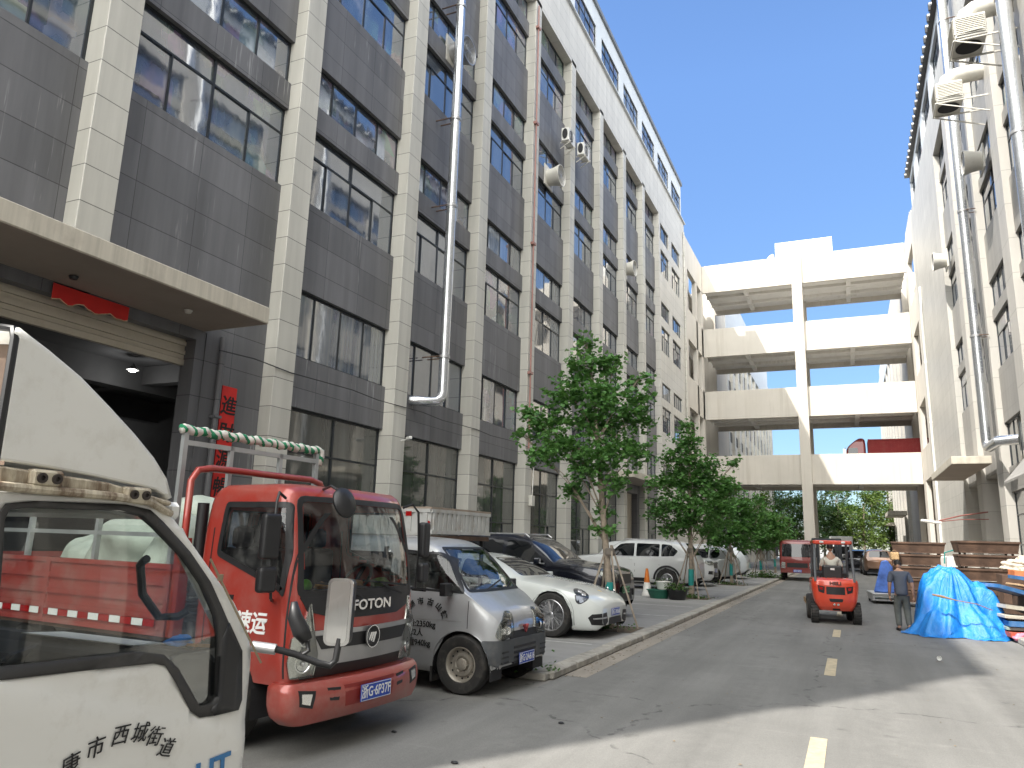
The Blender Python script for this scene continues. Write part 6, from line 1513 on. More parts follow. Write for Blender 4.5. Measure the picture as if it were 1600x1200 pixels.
c1 = [(0, 0, 5.5, .62), (-.55, .1, 4.9, .62), (.5, -.2, 4.75, .62), (.05, .3, 4.3, .75), (-1.05, 0, 4.2, .55), (-1.55, .1, 4.45, .34), (.95, .1, 4.3, .55), (1.25, 0, 4.7, .38), (-.5, -.3, 3.65, .65), (.55, -.2, 3.6, .66), (-1.15, -.1, 3.5, .42), (1.1, .1, 3.6, .45), (0, -.1, 3.15, .55), (.75, -.15, 2.85, .35), (-.45, .1, 2.75, .33), (-1.75, 0, 4.0, .24), (1.15, .2, 5.15, .25), (.35, 0, 1.95, .28), (.25, .1, 2.35, .25), (-.15, 0, 6.05, .28), (.6, 0, 5.45, .3)]
tree((-4.78, 15.9, .1), 'nearest young street tree, its teal-wrapped trunk staked beside the white sports saloon', G, [(x*.97-.46, y, z*1.05, r*.92) for x, y, z, r in c1], .105, 7400, MT['leaf'], 5, (4.6, .085, -.35))
c2 = [(0, 0, 5.9, .35), (-.1, 0, 5.3, .6), (-.4, .1, 4.7, .75), (.45, 0, 4.5, .75), (0, .3, 3.9, .95), (-.95, 0, 3.9, .6), (.95, .1, 3.8, .65), (-.6, -.2, 3.1, .75), (.6, -.2, 3.1, .8), (-1.15, 0, 2.9, .5), (1.2, .1, 3.0, .55), (0, 0, 2.5, .7), (-.7, .1, 2.3, .5), (.8, 0, 2.3, .5), (1.55, .1, 4.6, .3), (1.5, 0, 3.7, .35)]
tree((-5.05, 26.4, .1), 'second street tree from the camera, fuller cone-shaped crown above the white SUV', G, [(x, y, z, r*.95) for x, y, z, r in c2], .115, 8600, MT['leaf'], 8, (4.9, .085, .03))
c3 = [(x*.95, y, z*.82, r*.9) for x, y, z, r in c2]
tree((-5.15, 36.6, .1), 'third street tree from the camera, smaller crown over the white cars', G, c3, .15, 4800, MT['leaf'], 11, (3.9, .07, 0))
tree((-4.9, 46.9, .1), 'fourth street tree from the camera, standing by the red lorry', G, [(x*.9, y, z*.78, r*.85) for x, y, z, r in c2], .17, 3000, MT['leaf'], 13, (3.6, .07, 0))
tree((-4.9, 56.0, .1), 'furthest street tree, slim, just before the bridge', G, [(x*.8, y, z*.75, r*.8) for x, y, z, r in c2], .2, 2000, MT['leaf'], 17, (3.6, .07, 0), stakes=False)
# tree pits with litter and weeds
for x, y in ((-4.78, 15.9), (-5.05, 26.4), (-5.15, 36.6), (-4.9, 46.9)):
    st(MB().add([(x-.55, y-.6, .105), (x+.62, y-.6, .105), (x+.62, y+.6, .105), (x-.55, y+.6, .105)], [(0, 1, 2, 3)]).build('tree_pit', MT['soil']))
rn = random.Random(5); wd = MB()
for x, y, n_, r_ in ((-4.78, 15.7, 160, .5), (-5.05, 26.2, 260, .6), (-5.15, 36.4, 260, .6), (-4.7, 46.5, 500, .9), (-4.2, 10.25, 60, .5)):
    leaf_cloud(wd, [(x+rn.gauss(0, r_*.5), y+rn.gauss(0, r_*.4), .12+abs(rn.gauss(0, .07 if y < 40 else .16))) for _ in range(n_)], .07 if y < 40 else .12, rn, False)
tag(wd.build('weeds', MT['leafd'], fixn=False), 'low weeds and fallen leaves around the tree pits', 'weeds', kind='stuff')
# wood beyond the end of the road: separate trees
GF_ = 'tall trees closing the far end of the road'
rn = random.Random(21)
far = [(-16, 112, 11, 'leafd'), (-11.5, 106, 10.5, 'leafy'), (-8, 113, 10, 'leafd'), (-5, 104, 9.5, 'leafd'), (-1.5, 110, 10.5, 'leafd'), (1.5, 105, 9.6, 'leafy'), (4.8, 112, 11, 'leafy'), (9, 108, 9.5, 'leafd'), (-3.5, 118, 12, 'leafy'), (13, 118, 12, 'leafd'), (6.5, 120, 12.5, 'leafd'), (-10, 126, 13, 'leafd'), (-2, 127, 12.5, 'leafd'), (3, 125, 12.5, 'leafd')]
labs = ['dark far tree at the left edge of the wood behind the parked row', 'yellow-green far tree with a reddish crown side, left of the bridge column', 'dark far tree directly left of the bridge column base', 'deep green far tree hidden mostly by the bridge column', 'dark green far tree just right of the bridge column', 'bright yellow-green far tree above the white box lorry', 'bright leafy far tree above the brown SUV', 'dark far tree against the far right building', 'tall pale far tree behind the column, topmost', 'darkest far tree behind the right-hand block', 'tall dark far tree behind the bright leafy pair', 'dark tree at the back of the wood, left of the column', 'dark tree at the back of the wood behind the column', 'dark tree at the back of the wood, right of the column']
for i, (x, y, h_, mk) in enumerate(far):
    cl = [(rn.uniform(-2.2, 2.2), rn.uniform(-1.5, 1.5), h_*rn.uniform(.25, .88), rn.uniform(1.0, 1.9)) for _ in range(13)]+[(0, 0, h_*.9, 1.2), (0, 0, h_*.6, 2.2), (-1, -1, h_*.35, 1.8), (1.2, -1, h_*.3, 1.7)]
    tree((x, y, 0), labs[i], GF_, cl, .30, 4200, MT[mk], 40+i, (h_*.7, .17, .2), wrap=False, stakes=False, lobes=False, name='broadleaf_tree')
# ================================================================ DUCTS, FANS AND AIR CONDITIONERS ON THE WALLS
def elbow(c, r, a0, a1, n=8, plane='xz'):
    return [(c[0]+r*cos(a), c[1], c[2]+r*sin(a)) if plane == 'xz' else (c[0], c[1]+r*cos(a), c[2]+r*sin(a)) for a in [a0+(a1-a0)*k/n for k in range(n+1)]]
ductm, nt, p = newmat('spiral galvanised duct'); co = posco(nt); s_ = nd(nt, 'ShaderNodeSeparateXYZ'); L(nt, co, s_.inputs[0])
rib = mth(nt, 'FRACT', mth(nt, 'MULTIPLY', s_.outputs[2], 7.5)); rb_ = mth(nt, 'LESS_THAN', rib, .12); n_ = noise(nt, co, .8, 3)
L(nt, mixc(nt, n_, (.52, .54, .55), (.74, .75, .76)), p.inputs['Base Color']); setp(p, metal=.9, rough=.27); bump(nt, p, rb_, .6, .02)
def duct(name, label, x, y, z0, z1, r, wall_x, bands, foot, mat, group=None):
    sg = -1 if wall_x < x else 1
    t = empty(name, (x, y, z0), 0, label, 'duct', group)
    m = MB().tube([(0, 0, 0), (0, 0, z1-z0)], r, 20); m.build('pipe', mat, t, smooth=50)
    for z in bands:
        MB().lathe([(r, -.05), (r+.025, -.04), (r+.025, .04), (r, .05)], Matrix.Translation((0, 0, z-z0)), 20).build('joint_band', MT['silverp'], t, smooth=40)
        b = MB(); b.bar((0, -r, z-z0), (wall_x-x, -r, z-z0), .03); b.bar((0, r, z-z0), (wall_x-x, r, z-z0), .03); b.build('wall_bracket', MT['rust'], t)
    m = MB().tube(foot, r*.98, 18); m.build('elbow', mat, t, smooth=50)
    return t
duct('ventilation_duct', 'tall shiny spiral steel duct up the left facade, bending into a first-floor window', -10.45, 18.25, 6.0, 30, .145, -11.1, (7.0, 11.7, 14.6, 18.6, 24), [(0, 0, 0), (0, -.02, -.10), (-.02, -.08, -.24), (-.10, -.20, -.34), (-.22, -.40, -.38), (-.45, -.62, -.38), (-.8, -.75, -.38)], ductm)
duct('ventilation_duct', 'long bright steel duct down the right facade to the canopy', 4.9, 32.7, 6.1, 27.5, .185, 5.3, (10.1, 15.3, 20.5, 24), [(0, 0, .0), (0, 0, -.12), (.0, -.06, -.26), (.0, -.24, -.36), (.0, -.6, -.38), (.05, -2.2, -.36), (.6, -2.4, -.36)], ductm)
duct('ventilation_duct', 'nearest thick pale duct at the top right corner of the view', 4.92, 22.7, 8.5, 27.5, .20, 5.3, (13.3, 17.6, 22), [(0, 0, 0), (0, 0, -.2), (.1, 0, -.5), (.4, 0, -.7), (1.0, 0, -.7)], ductm)
def cooler(y, z, label):
    t = empty('evaporative_cooler', (4.15, y, z), 0, label, 'air cooler', 'louvred air coolers hung on the right wall')
    b = MB().box(-.42, .42, -.55, .55, -.35, .38); b.build('casing', MT['offwhite'], t, bevel=.02)
    for (ax, q) in (('x', -.43), ('y', -.56)):
        lv = MB(); zz = -.26
        while zz < .3:
            if ax == 'x': lv.add([(q-.02, -.5, zz), (q-.02, .5, zz), (q+.01, .5, zz+.05), (q+.01, -.5, zz+.05)], [(0, 1, 2, 3)])
            else: lv.add([(-.38, q-.02, zz), (.38, q-.02, zz), (.38, q+.01, zz+.05), (-.38, q+.01, zz+.05)], [(0, 1, 2, 3)])
            zz += .06
        o = lv.build('louvre', MT['offwhite'], t, fixn=False); o.modifiers.new('thickness', 'SOLIDIFY').thickness = .012
    MB().lathe([(0, -.355), (.33, -.355), (.35, -.37), (.33, -.375), (0, -.375)], Matrix(), 24).build('base_pan', MT['dkin'], t)
    MB().tube([(0, 0, .36), (0, 0, .5), (.05, 0, .68), (.25, 0, .82), (.6, 0, .85), (1.3, 0, .85)], .30, 12).build('supply_duct', MT['offwhite'], t, smooth=60)
    f = MB()
    for yy in (-.5, .5): f.bar((-.45, yy, -.38), (1.15, yy, -.38), .045); f.bar((-.4, yy, -.40), (1.15, yy, -1.0), .035)
    f.bar((-.45, -.5, -.38), (-.45, .5, -.38), .04); f.bar((-.45, -.55, -.2), (.3, -.62, -.2), .025)
    f.build('bracket', MT['offwhite'], t)
cooler(23.8, 17.3, 'upper louvred air cooler high on the right wall'); cooler(28.5, 18.0, 'lower-looking louvred air cooler on the right wall, beyond the other one')
def fan(x, y, z, label, sgx, open_=False, grp='extractor fans on the facades'):
    t = empty('extractor_fan', (x, y, z), 0, label, 'fan', grp)
    A = Matrix.Rotation(sgx*pi/2, 4, 'Y')
    MB().lathe([(.36, 0), (.36, .12), (.40, .35), (.47, .55), (.47, .60), (.44, .60), (.37, .35), (.33, .10)], A, 28).build('cowl', MT['offwhite'] if not open_ else MT['silverp'], t, smooth=40)
    MB().obox(A @ Matrix.Translation((0, 0, -.02)), .95, .95, .06).build('plate', MT['offwhite'], t, bevel=.01)
    b = MB()
    for k in range(5): b.obox(A @ Matrix.Rotation(2*pi*k/5, 4, 'Z') @ Matrix.Translation((.18, 0, .22)) @ Matrix.Rotation(.5, 4, 'X'), .30, .14, .012)
    b.lathe([(0, .30), (.07, .28), (.07, .12), (0, .12)], A, 14); b.build('blades', MT['black'], t)
    g = MB()
    for k in range(4): g.lathe([(.1+.1*k-.006, .57), (.1+.1*k, .576), (.1+.1*k+.006, .57)], A, 24)
    for k in range(4): g.obox(A @ Matrix.Rotation(pi*k/4, 4, 'Z') @ Matrix.Translation((0, 0, .57)), .86, .012, .012)
    g.build('guard', MT['silverp'], t)
fan(-11.05, 18.95, 17.5, 'wire-guarded fan on the left facade beside the tall steel duct', 1, True)
fan(-11.0, 27.5, 17.2, 'round white extractor fan on the left facade below the air conditioners', 1)
fan(-11.0, 39.6, 17.3, 'round white extractor fan furthest along the left facade', 1)
fan(5.3, 30.4, 16.3, 'white extractor cowl on the right facade below the air coolers', -1)
fan(5.3, 41.8, 16.5, 'white extractor cowl further along the right facade near the drainpipe', -1)
def acunit(y, z, label):
    t = empty('air_conditioner', (-10.75, y, z), 0, label, 'air conditioner', 'outdoor air conditioners on the left facade')
    MB().box(.08, .42, -.42, .42, 0, .62).build('casing', MT['pvc'], t, bevel=.02)
    A = Matrix.Translation((.42, -.08, .32)) @ Matrix.Rotation(pi/2, 4, 'Y'); g = MB()
    g.lathe([(0, .002), (.26, .002), (.26, .012)], A, 24); g.build('fan_recess', MT['black'], t)
    g = MB()
    for k in range(4): g.lathe([(.07+.06*k-.005, .015), (.07+.06*k, .02), (.07+.06*k+.005, .015)], A, 20)
    g.build('fan_guard', MT['pvc'], t)
    MB().lathe([(0, 0), (.25, 0), (.25, .01), (0, .01)], Matrix.Translation((.25, -.425, .32)) @ Matrix.Rotation(pi/2, 4, 'X') @ Matrix.Scale(.5, 4, (1, 0, 0)), 20).build('side_grille', MT['dkin'], t)
    b = MB()
    for yy in (-.3, .3): b.bar((0, yy, -.02), (.5, yy, -.02), .035); b.bar((0, yy, -.3), (.45, yy, -.04), .03)
    b.build('bracket', MT['offwhite'], t)
acunit(28.5, 19.2, 'nearer of the two outdoor air conditioner boxes high on the left facade'); acunit(30.6, 19.6, 'further of the two outdoor air conditioner boxes high on the left facade')
def small_box():
    t = empty('meter_box', (-10.72, 21.0, 3.0), 0, 'small pale meter box with a cable coil on the pillar behind the van', 'meter box')
t = empty('meter_box', (-10.66, 25.6, 3.1), 0, 'small pale meter box with a black cable coil on a pillar', 'meter box')
MB().box(-.08, .06, -.14, .14, 0, .38).build('casing', MT['offwhite'], t, bevel=.01)
MB().tube([(.03, .22*cos(a), 1.75+.30*sin(a)) for a in [2*pi*k/16 for k in range(17)]], .03, 6).build('cable_coil', MT['black'], t)
MB().tube([(.0, 0, .38), (.02, .02, 1.0), (.03, 0, 1.5)], .02, 6).build('conduit', MT['pvc'], t)
t = empty('security_camera', (-10.7, 16.6, 4.35), 0, 'small white security camera on the second pillar from the canopy', 'camera')
MB().tube([(0, 0, 0), (.12, 0, .02), (.2, 0, .05)], .015, 6).build('arm', MT['pvc'], t); MB().obox(Matrix.Translation((.28, -.05, .06)) @ rotz(-.6), .26, .08, .08).build('housing', MT['pvc'], t, bevel=.015)
# red paper couplet and torn banner by the loading door
cm = MB().box(-11.055, -11.035, 10.66, 11.04, 2.45, 4.68); o = cm.build('couplet_banner', MT['red'], loc=(-11.05, 10.85, 2.45)); tag(o, 'vertical red couplet paper with black brushed characters beside the loading door', 'banner')
for i, ch in enumerate('進財源暢'): text('brush_character', ch, .40, MT['ink'], o, frame4((.018, 0, 1.83-.53*i), (0, 1, 0), (0, 0, 1)), .003, bold=.006, shear=.12)
tb = MB(); rn = random.Random(4); top = [(7.05+1.35*k/20, 5.58) for k in range(21)]; bot = [(7.05+1.35*k/20, 5.30+rn.uniform(0, .05)+.03*sin(k)) for k in range(21)]
for k in range(20): tb.add([(-11.03, *top[k]), (-11.03, *top[k+1]), (-11.03, *bot[k+1]), (-11.03, *bot[k])], [(0, 1, 2, 3)])
o = tb.build('door_banner', MT['red'], fixn=False); o.modifiers.new('thickness', 'SOLIDIFY').thickness = .006
tag(o, 'torn blank red paper strip above the loading door, under the canopy', 'banner')
tr = MB()
for k in range(20): tr.add([(-11.022, bot[k][0], bot[k][1]+.0), (-11.022, bot[k+1][0], bot[k+1][1]), (-11.022, bot[k+1][0], bot[k+1][1]+.018), (-11.022, bot[k][0], bot[k][1]+.01+.01*rn.random())], [(0, 1, 2, 3)])
tr.build('torn_edge', M('torn paper edge', (.55, .42, .28), .9), o, fixn=False)
# lit lamps inside the hall
for i, (x, y, z, lb) in enumerate(((-14, 10.95, 5.25, 'bright lamp glowing inside the dark loading hall'), (-20.5, 14.6, 4.8, 'small faint lamp deeper inside the dark hall'))):
    t = empty('hall_lamp', (x, y, z), 0, lb, 'lamp'); k = 1 if i == 0 else .3; t.scale = (.6, .6, .6)
    MB().lathe([(.02, .25), (.05, .2), (.20*k, .02), (.22*k, 0)], Matrix(), 16).build('lamp_shade', MT['silverp'], t, smooth=40)
    MB().lathe([(0, .0), (.14*k, .0), (.10*k, -.06*k), (0, -.09*k)], Matrix(), 14).build('bulb', emit('lamp glow %d' % i, (1, .97, .9), 14 if i == 0 else 8), t)
    pl = bpy.data.lights.new('hall_lamp_light', 'POINT'); pl.energy = 7 if i == 0 else 6; pl.shadow_soft_size = .15; po = bpy.data.objects.new('hall_lamp_light', pl); COL.objects.link(po); po.parent = t; po.location = (0, 0, -.5)
MB_ = 0
# canopy lamps
for y in (8.9, 7.0):
    t = empty('canopy_lamp', (-10.2 if y > 8 else -10.5, y, 5.60), 0, 'round lamp under the first canopy, nearer the steel duct' if y > 8 else 'empty lamp hook under the first canopy above the red strip', 'lamp')
    MB().lathe([(0, -.06), (.05, -.05), (.07, -.01), (.07, 0)], Matrix(), 14).build('fitting', MT['offwhite'] if y > 8 else MT['black'], t, smooth=40)
# street lamp with its arm on the right wall
t = empty('wall_lamp', (5.3, 36.9, 3.1), 0, 'flat street lamp head on a thin arm reaching out from the right wall', 'lamp')
MB().obox(Matrix.Translation((-2.15, -.6, .0)) @ rotz(.3) @ Matrix.Rotation(.12, 4, 'Y'), .75, .28, .11).build('lamp_head', MT['pvc'], t, bevel=.02)
MB().tube([(-.0, -.1, .45), (-1.0, -.3, .28), (-1.85, -.5, .05)], .03, 8).tube([(-.0, -.1, .15), (-1.0, -.3, .12), (-1.8, -.5, .02)], .02, 8).build('arm', M('reddish steel arm', (.3, .12, .1), .5, .4), t)
# ================================================================ FORKLIFT AND DRIVER
def skinned(name, mat, chains, parent=None, sub=2):
    """one body grown from joint chains: each chain is [(x,y,z,r) ...]; a chain may start at the name of an earlier joint"""
    vs, es, rs, nm = [], [], [], {}
    for ch in chains:
        prev = None
        for p in ch:
            if isinstance(p, str): prev = nm[p]; continue
            key = p[4] if len(p) > 4 else None
            vs.append(p[:3]); rs.append(p[3]); i = len(vs)-1
            if prev is not None: es.append((prev, i))
            prev = i
            if key: nm[key] = i
    me = bpy.data.meshes.new(name); me.from_pydata(vs, es, []); o = bpy.data.objects.new(name, me); COL.objects.link(o)
    md = o.modifiers.new('skin', 'SKIN'); md.use_smooth_shade = True; o.modifiers.new('sub', 'SUBSURF').levels = sub; o.modifiers['sub'].render_levels = sub
    for i, r in enumerate(rs): me.skin_vertices[0].data[i].radius = (r, r) if not isinstance(r, tuple) else r
    me.skin_vertices[0].data[0].use_root = True
    bpy.context.view_layer.update(); dg = bpy.context.evaluated_depsgraph_get()
    m2 = bpy.data.meshes.new_from_object(o.evaluated_get(dg)); bpy.data.objects.remove(o); m2.name = name
    m2.materials.clear(); m2.materials.append(mat); m2.polygons.foreach_set('use_smooth', [True]*len(m2.polygons))
    o = bpy.data.objects.new(name, m2); COL.objects.link(o)
    if parent: o.parent = parent
    return o
def hand(c, d, n, sc=1.0):
    """five finger chains hung on the wrist joint called wr; d along the hand, n palm normal"""
    d, n = Vector(d).normalized(), Vector(n).normalized(); s = d.cross(n).normalized(); c = Vector(c); out = []
    for k, ln in enumerate((.070, .080, .075, .058)):
        b = c+d*.075+s*(-.030+.020*k); m = b+d*ln*.45+n*.012; e = b+d*ln*.75+n*.035
        out.append([tuple(c+d*.045+s*(-.02+.013*k))+(.012,), tuple(b)+(.0095,), tuple(m)+(.0085,), tuple(e)+(.007,)])
    out.append([tuple(c+d*.02-s*.02)+(.012,), tuple(c+d*.045-s*.045+n*.01)+(.010,), tuple(c+d*.075-s*.05+n*.03)+(.008,)])
    return out
def head(parent, c, yaw, tilt=0, mat=None, hair='short', sc=1.0):
    """head with face towards +y of its own frame, hair as its own mesh"""
    Mh = Matrix.Translation(c) @ rotz(yaw) @ Matrix.Rotation(tilt, 4, 'X') @ Matrix.Scale(sc, 4)
    bm = bmesh.new(); bmesh.ops.create_icosphere(bm, subdivisions=4, radius=1)
    for v in bm.verts:
        x, y, z = v.co; w_ = .078*(1-.22*max(0, -z)**1.5); yy = y*(.098 if y < 0 else .092)+(.012*max(0, -z) if y > 0 else .015*z); zz = z*.118
        if y > .3: yy += .022*math.exp(-((x/.16)**2+((z+.12)/.2)**2))-.008*math.exp(-(((abs(x)-.38)/.16)**2+((z-.08)/.14)**2))+.006*math.exp(-((x/.3)**2+((z+.5)/.1)**2))
        if abs(x) > .93 and abs(y) < .35: w_ += .012*math.exp(-((z+.05)/.3)**2)
        v.co = Vector((x*w_, yy, zz))
    me = bpy.data.meshes.new('head'); bm.transform(Mh); bm.to_mesh(me); 
    for v in bm.verts: pass
    bm.free(); me.materials.append(mat or MT['skin']); me.polygons.foreach_set('use_smooth', [True]*len(me.polygons)); o = bpy.data.objects.new('head', me); COL.objects.link(o); o.parent = parent
    m = MB()
    for sx in (-1, 1): m.lathe([(0, -.008), (.02, -.006), (.032, 0), (.02, .006), (0, .008)], Mh @ Matrix.Translation((sx*.082, .0, -.01)) @ Matrix.Rotation(pi/2, 4, 'Y') @ Matrix.Rotation(.2, 4, 'X'), 12)
    m.build('ear', MT['skin'], parent, smooth=True)
    bm = bmesh.new(); bmesh.ops.create_icosphere(bm, subdivisions=4, radius=1); rn = random.Random(3)
    for v in bm.verts:
        x, y, z = v.co; k = 1.0+.02*sin(20*x)*sin(17*y); v.co = Vector((x*.084*k, y*.104*k-.004, z*.124+.003))
    kill = [v for v in bm.verts if (v.co.y > .03 and v.co.z < .045+.02*(v.co.y > .06)) or v.co.z < -.055 or (abs(v.co.x) > .06 and v.co.z < -.0 and v.co.y > -.02)]
    bmesh.ops.delete(bm, geom=kill, context='VERTS'); me = bpy.data.meshes.new('hair'); bm.transform(Mh); bm.to_mesh(me); bm.free(); me.materials.append(MT['hair']); me.polygons.foreach_set('use_smooth', [True]*len(me.polygons)); o = bpy.data.objects.new('hair', me); COL.objects.link(o); o.parent = parent
    return Mh
def forklift():
    t = empty('forklift', (-.42, 21.2, 0), radians(96), 'orange-red counterbalance forklift driving away down the road', 'forklift')
    # local: x forward, y left; rear face at x = 0
    om = paint('forklift orange', (.62, .055, .02), 0, .35, .12)
    prof = [(.42, .10, .95), (.50, .02, 1.0), (.62, 0, 1.03), (.90, .0, 1.05), (1.05, .03, 1.04), (1.12, .10, .98), (1.14, .2, .9)]
    K = [(z, 0, 0, 0, 0, 0) for z, _, _ in prof]
    kk = levels_dense([(.34, -.10, -1.2, .40, .12, .06), (.45, -.03, -1.3, .46, .14, .07), (.62, .0, -1.3, .52, .15, .08), (.95, .0, -1.3, .56, .16, .08), (1.06, -.03, -1.3, .555, .16, .07), (1.12, -.10, -1.3, .52, .16, .05), (1.135, -.2, -1.2, .46, .14, .04)], .03)
    H = cab_hull(kk, 20, 7); H.v = [(-x, -y, z) for x, y, z in H.v]; H.B = H.bvh(); H.build('counterweight', om, t)
    rr = Ray(180); f = lambda P: [(-a, b) for a, b in P]
    patch(H, rr, [(-.22, .93), (.22, .93), (.22, .74), (-.22, .74)], .004, 'rear_grille', MT['black'], t)
    for sg in (-1, 1):
        P = [(sg*.25, .93), (sg*.42, .96), (sg*.40, .80), (sg*.27, .76)]; P = P if sg < 0 else P[::-1]; patch(H, rr, P, .004, 'tail_light', MT['black'], t); 
        P = [(sg*.29, .91), (sg*.38, .925), (sg*.37, .86), (sg*.30, .84)]; patch(H, rr, P, .012, 'tail_lens', MT['taillens'], t)
    patch(H, rr, rnd_poly([(-.17, .64), (.17, .64), (.15, .56), (-.15, .56)], .03), .004, 'tow_slot', MT['black'], t)
    patch(H, rr, [(-.09, .40), (.09, .40), (.09, .35), (-.09, .35)], .004, 'drain_slot', MT['black'], t)
    for y in (-.04, .05): MB().lathe([(0, .012), (.028, .01), (.03, 0)], Matrix.Translation((-.004, y, .50)) @ Matrix.Rotation(-pi/2, 4, 'Y'), 12).build('reflector', MT['lampin'], t)
    text('lettering', 'HELI', .11, M('dark maroon lettering', (.12, .03, .02), .5), t, frame4((-.008, 0, 1.015), (0, -1, 0), (0, 0, 1)), .003, sx=1.3, bold=.006)
    # chassis, side step and body ahead of the counterweight
    m = MB().box(.7, 1.75, -.48, .48, .30, .80).box(.9, 1.3, -.52, .52, .80, 1.02); m.build('body', om, t, bevel=.03)
    for sg in (-1, 1):
        for x, R_, w_ in ((.42, .27, .18), (1.62, .33, .24)):
            tw = wheel(t, x, sg*(.50 if x < 1 else .50), R_, R_, w_, sg, 'steel')
    for sg in (-1, 1):
        tr = MB(); 
        for k in range(22):
            a = 2*pi*k/22; tr.obox(Matrix.Translation((.42+.272*cos(a), sg*.50, .27+.272*sin(a))) @ Matrix.Rotation(-a, 4, 'Y'), .02, .18, .035)
        tr.build('tyre_lug', MT['rubber'], t)
    # overhead guard
    gm = M('grey guard tube', (.16, .17, .18), .45, .4); gd = MB()
    for sg in (-1, 1): gd.tube([(.12, sg*.46, 1.05), (.20, sg*.45, 1.5), (.30, sg*.43, 2.02)], .032, 8); gd.tube([(1.62, sg*.46, .95), (1.52, sg*.45, 1.5), (1.32, sg*.43, 2.02)], .028, 8)
    gd.build('overhead_guard', gm, t, smooth=40)
    m = MB().box(.24, .30, -.46, .46, 1.99, 2.09).box(.24, 1.36, .40, .47, 1.99, 2.09).box(.24, 1.36, -.47, -.40, 1.99, 2.09).box(1.30, 1.36, -.46, .46, 1.99, 2.09)
    for y in (-.24, -.08, .08, .24): m.box(.30, 1.30, y-.02, y+.02, 2.02, 2.06)
    m.build('guard_roof', om, t, bevel=.02)
    for sg in (-1, 1): MB().box(.19, .24, sg*.26-.05, sg*.26+.05, 2.02, 2.07).build('lamp', MT['pvc'], t, bevel=.01)
    # seat back, steering column, gas bottle area
    m = MB().box(.62, .72, -.25, .25, 1.10, 1.45).box(.66, 1.10, -.25, .25, 1.06, 1.18); m.build('seat', MT['black'], t, bevel=.04, seg=2)
    MB().box(.600, .618, -.05, .05, 1.33, 1.38).build('seat_label', MT['white'], t)
    m = MB().bar((1.50, 0, .9), (1.32, 0, 1.35), .06).box(1.45, 1.62, -.42, .42, .8, 1.25); m.build('dashboard', MT['black'], t, bevel=.02)
    Ms = Matrix.Translation((1.28, 0, 1.40)) @ Matrix.Rotation(-.7, 4, 'Y'); MB().tube([Ms @ Vector((.16*cos(a), .16*sin(a), 0)) for a in [2*pi*k/20 for k in range(21)]], .014, 6).build('steering_wheel', MT['black'], t)
    # mast, carriage, forks
    m = MB()
    for sg in (-1, 1): m.box(1.98, 2.10, sg*.34-.05, sg*.34+.05, .12, 2.14); m.box(1.98, 2.06, sg*.24-.035, sg*.24+.035, .2, 2.1)
    m.box(1.98, 2.08, -.38, .38, 2.06, 2.16).box(1.99, 2.05, -.3, .3, 1.2, 1.28); m.build('mast', M('dark mast steel', (.04, .045, .05), .5, .5), t)
    m = MB().box(2.10, 2.15, -.50, .50, .35, .45).box(2.10, 2.15, -.50, .50, .72, .82)
    for sg in (-1, 1): m.box(2.15, 3.15, sg*.25-.06, sg*.25+.06, .30, .34).box(2.15, 2.19, sg*.25-.06, sg*.25+.06, .30, .85)
    m.build('forks', MT['black'], t)
    for sg in (-1, 1): m = MB().obox(Matrix.Translation((1.3, sg*.56, 1.72)), .03, .10, .16); m.bar((1.4, sg*.45, 1.8), (1.3, sg*.55, 1.78), .015); m.build('side_mirror', MT['black'], t, bevel=.01)
    return t
FK = forklift()
FM = Matrix.Translation(FK.location) @ rotz(radians(96))
# load: low timber pallet crate on the forks
t = empty('pallet', FM @ Vector((2.70, .0, .345)), radians(96), 'brown timber pallet carried low on the forklift forks', 'pallet')
for k in range(7): MB().box(-.5, .5, -.62+.185*k, -.50+.185*k, .12, .145).build('deck_board', MT['wood'], t)
for x in (-.45, 0, .45): MB().box(x-.05, x+.05, -.62, .62, 0, .12).build('bearer', MT['wood'], t)
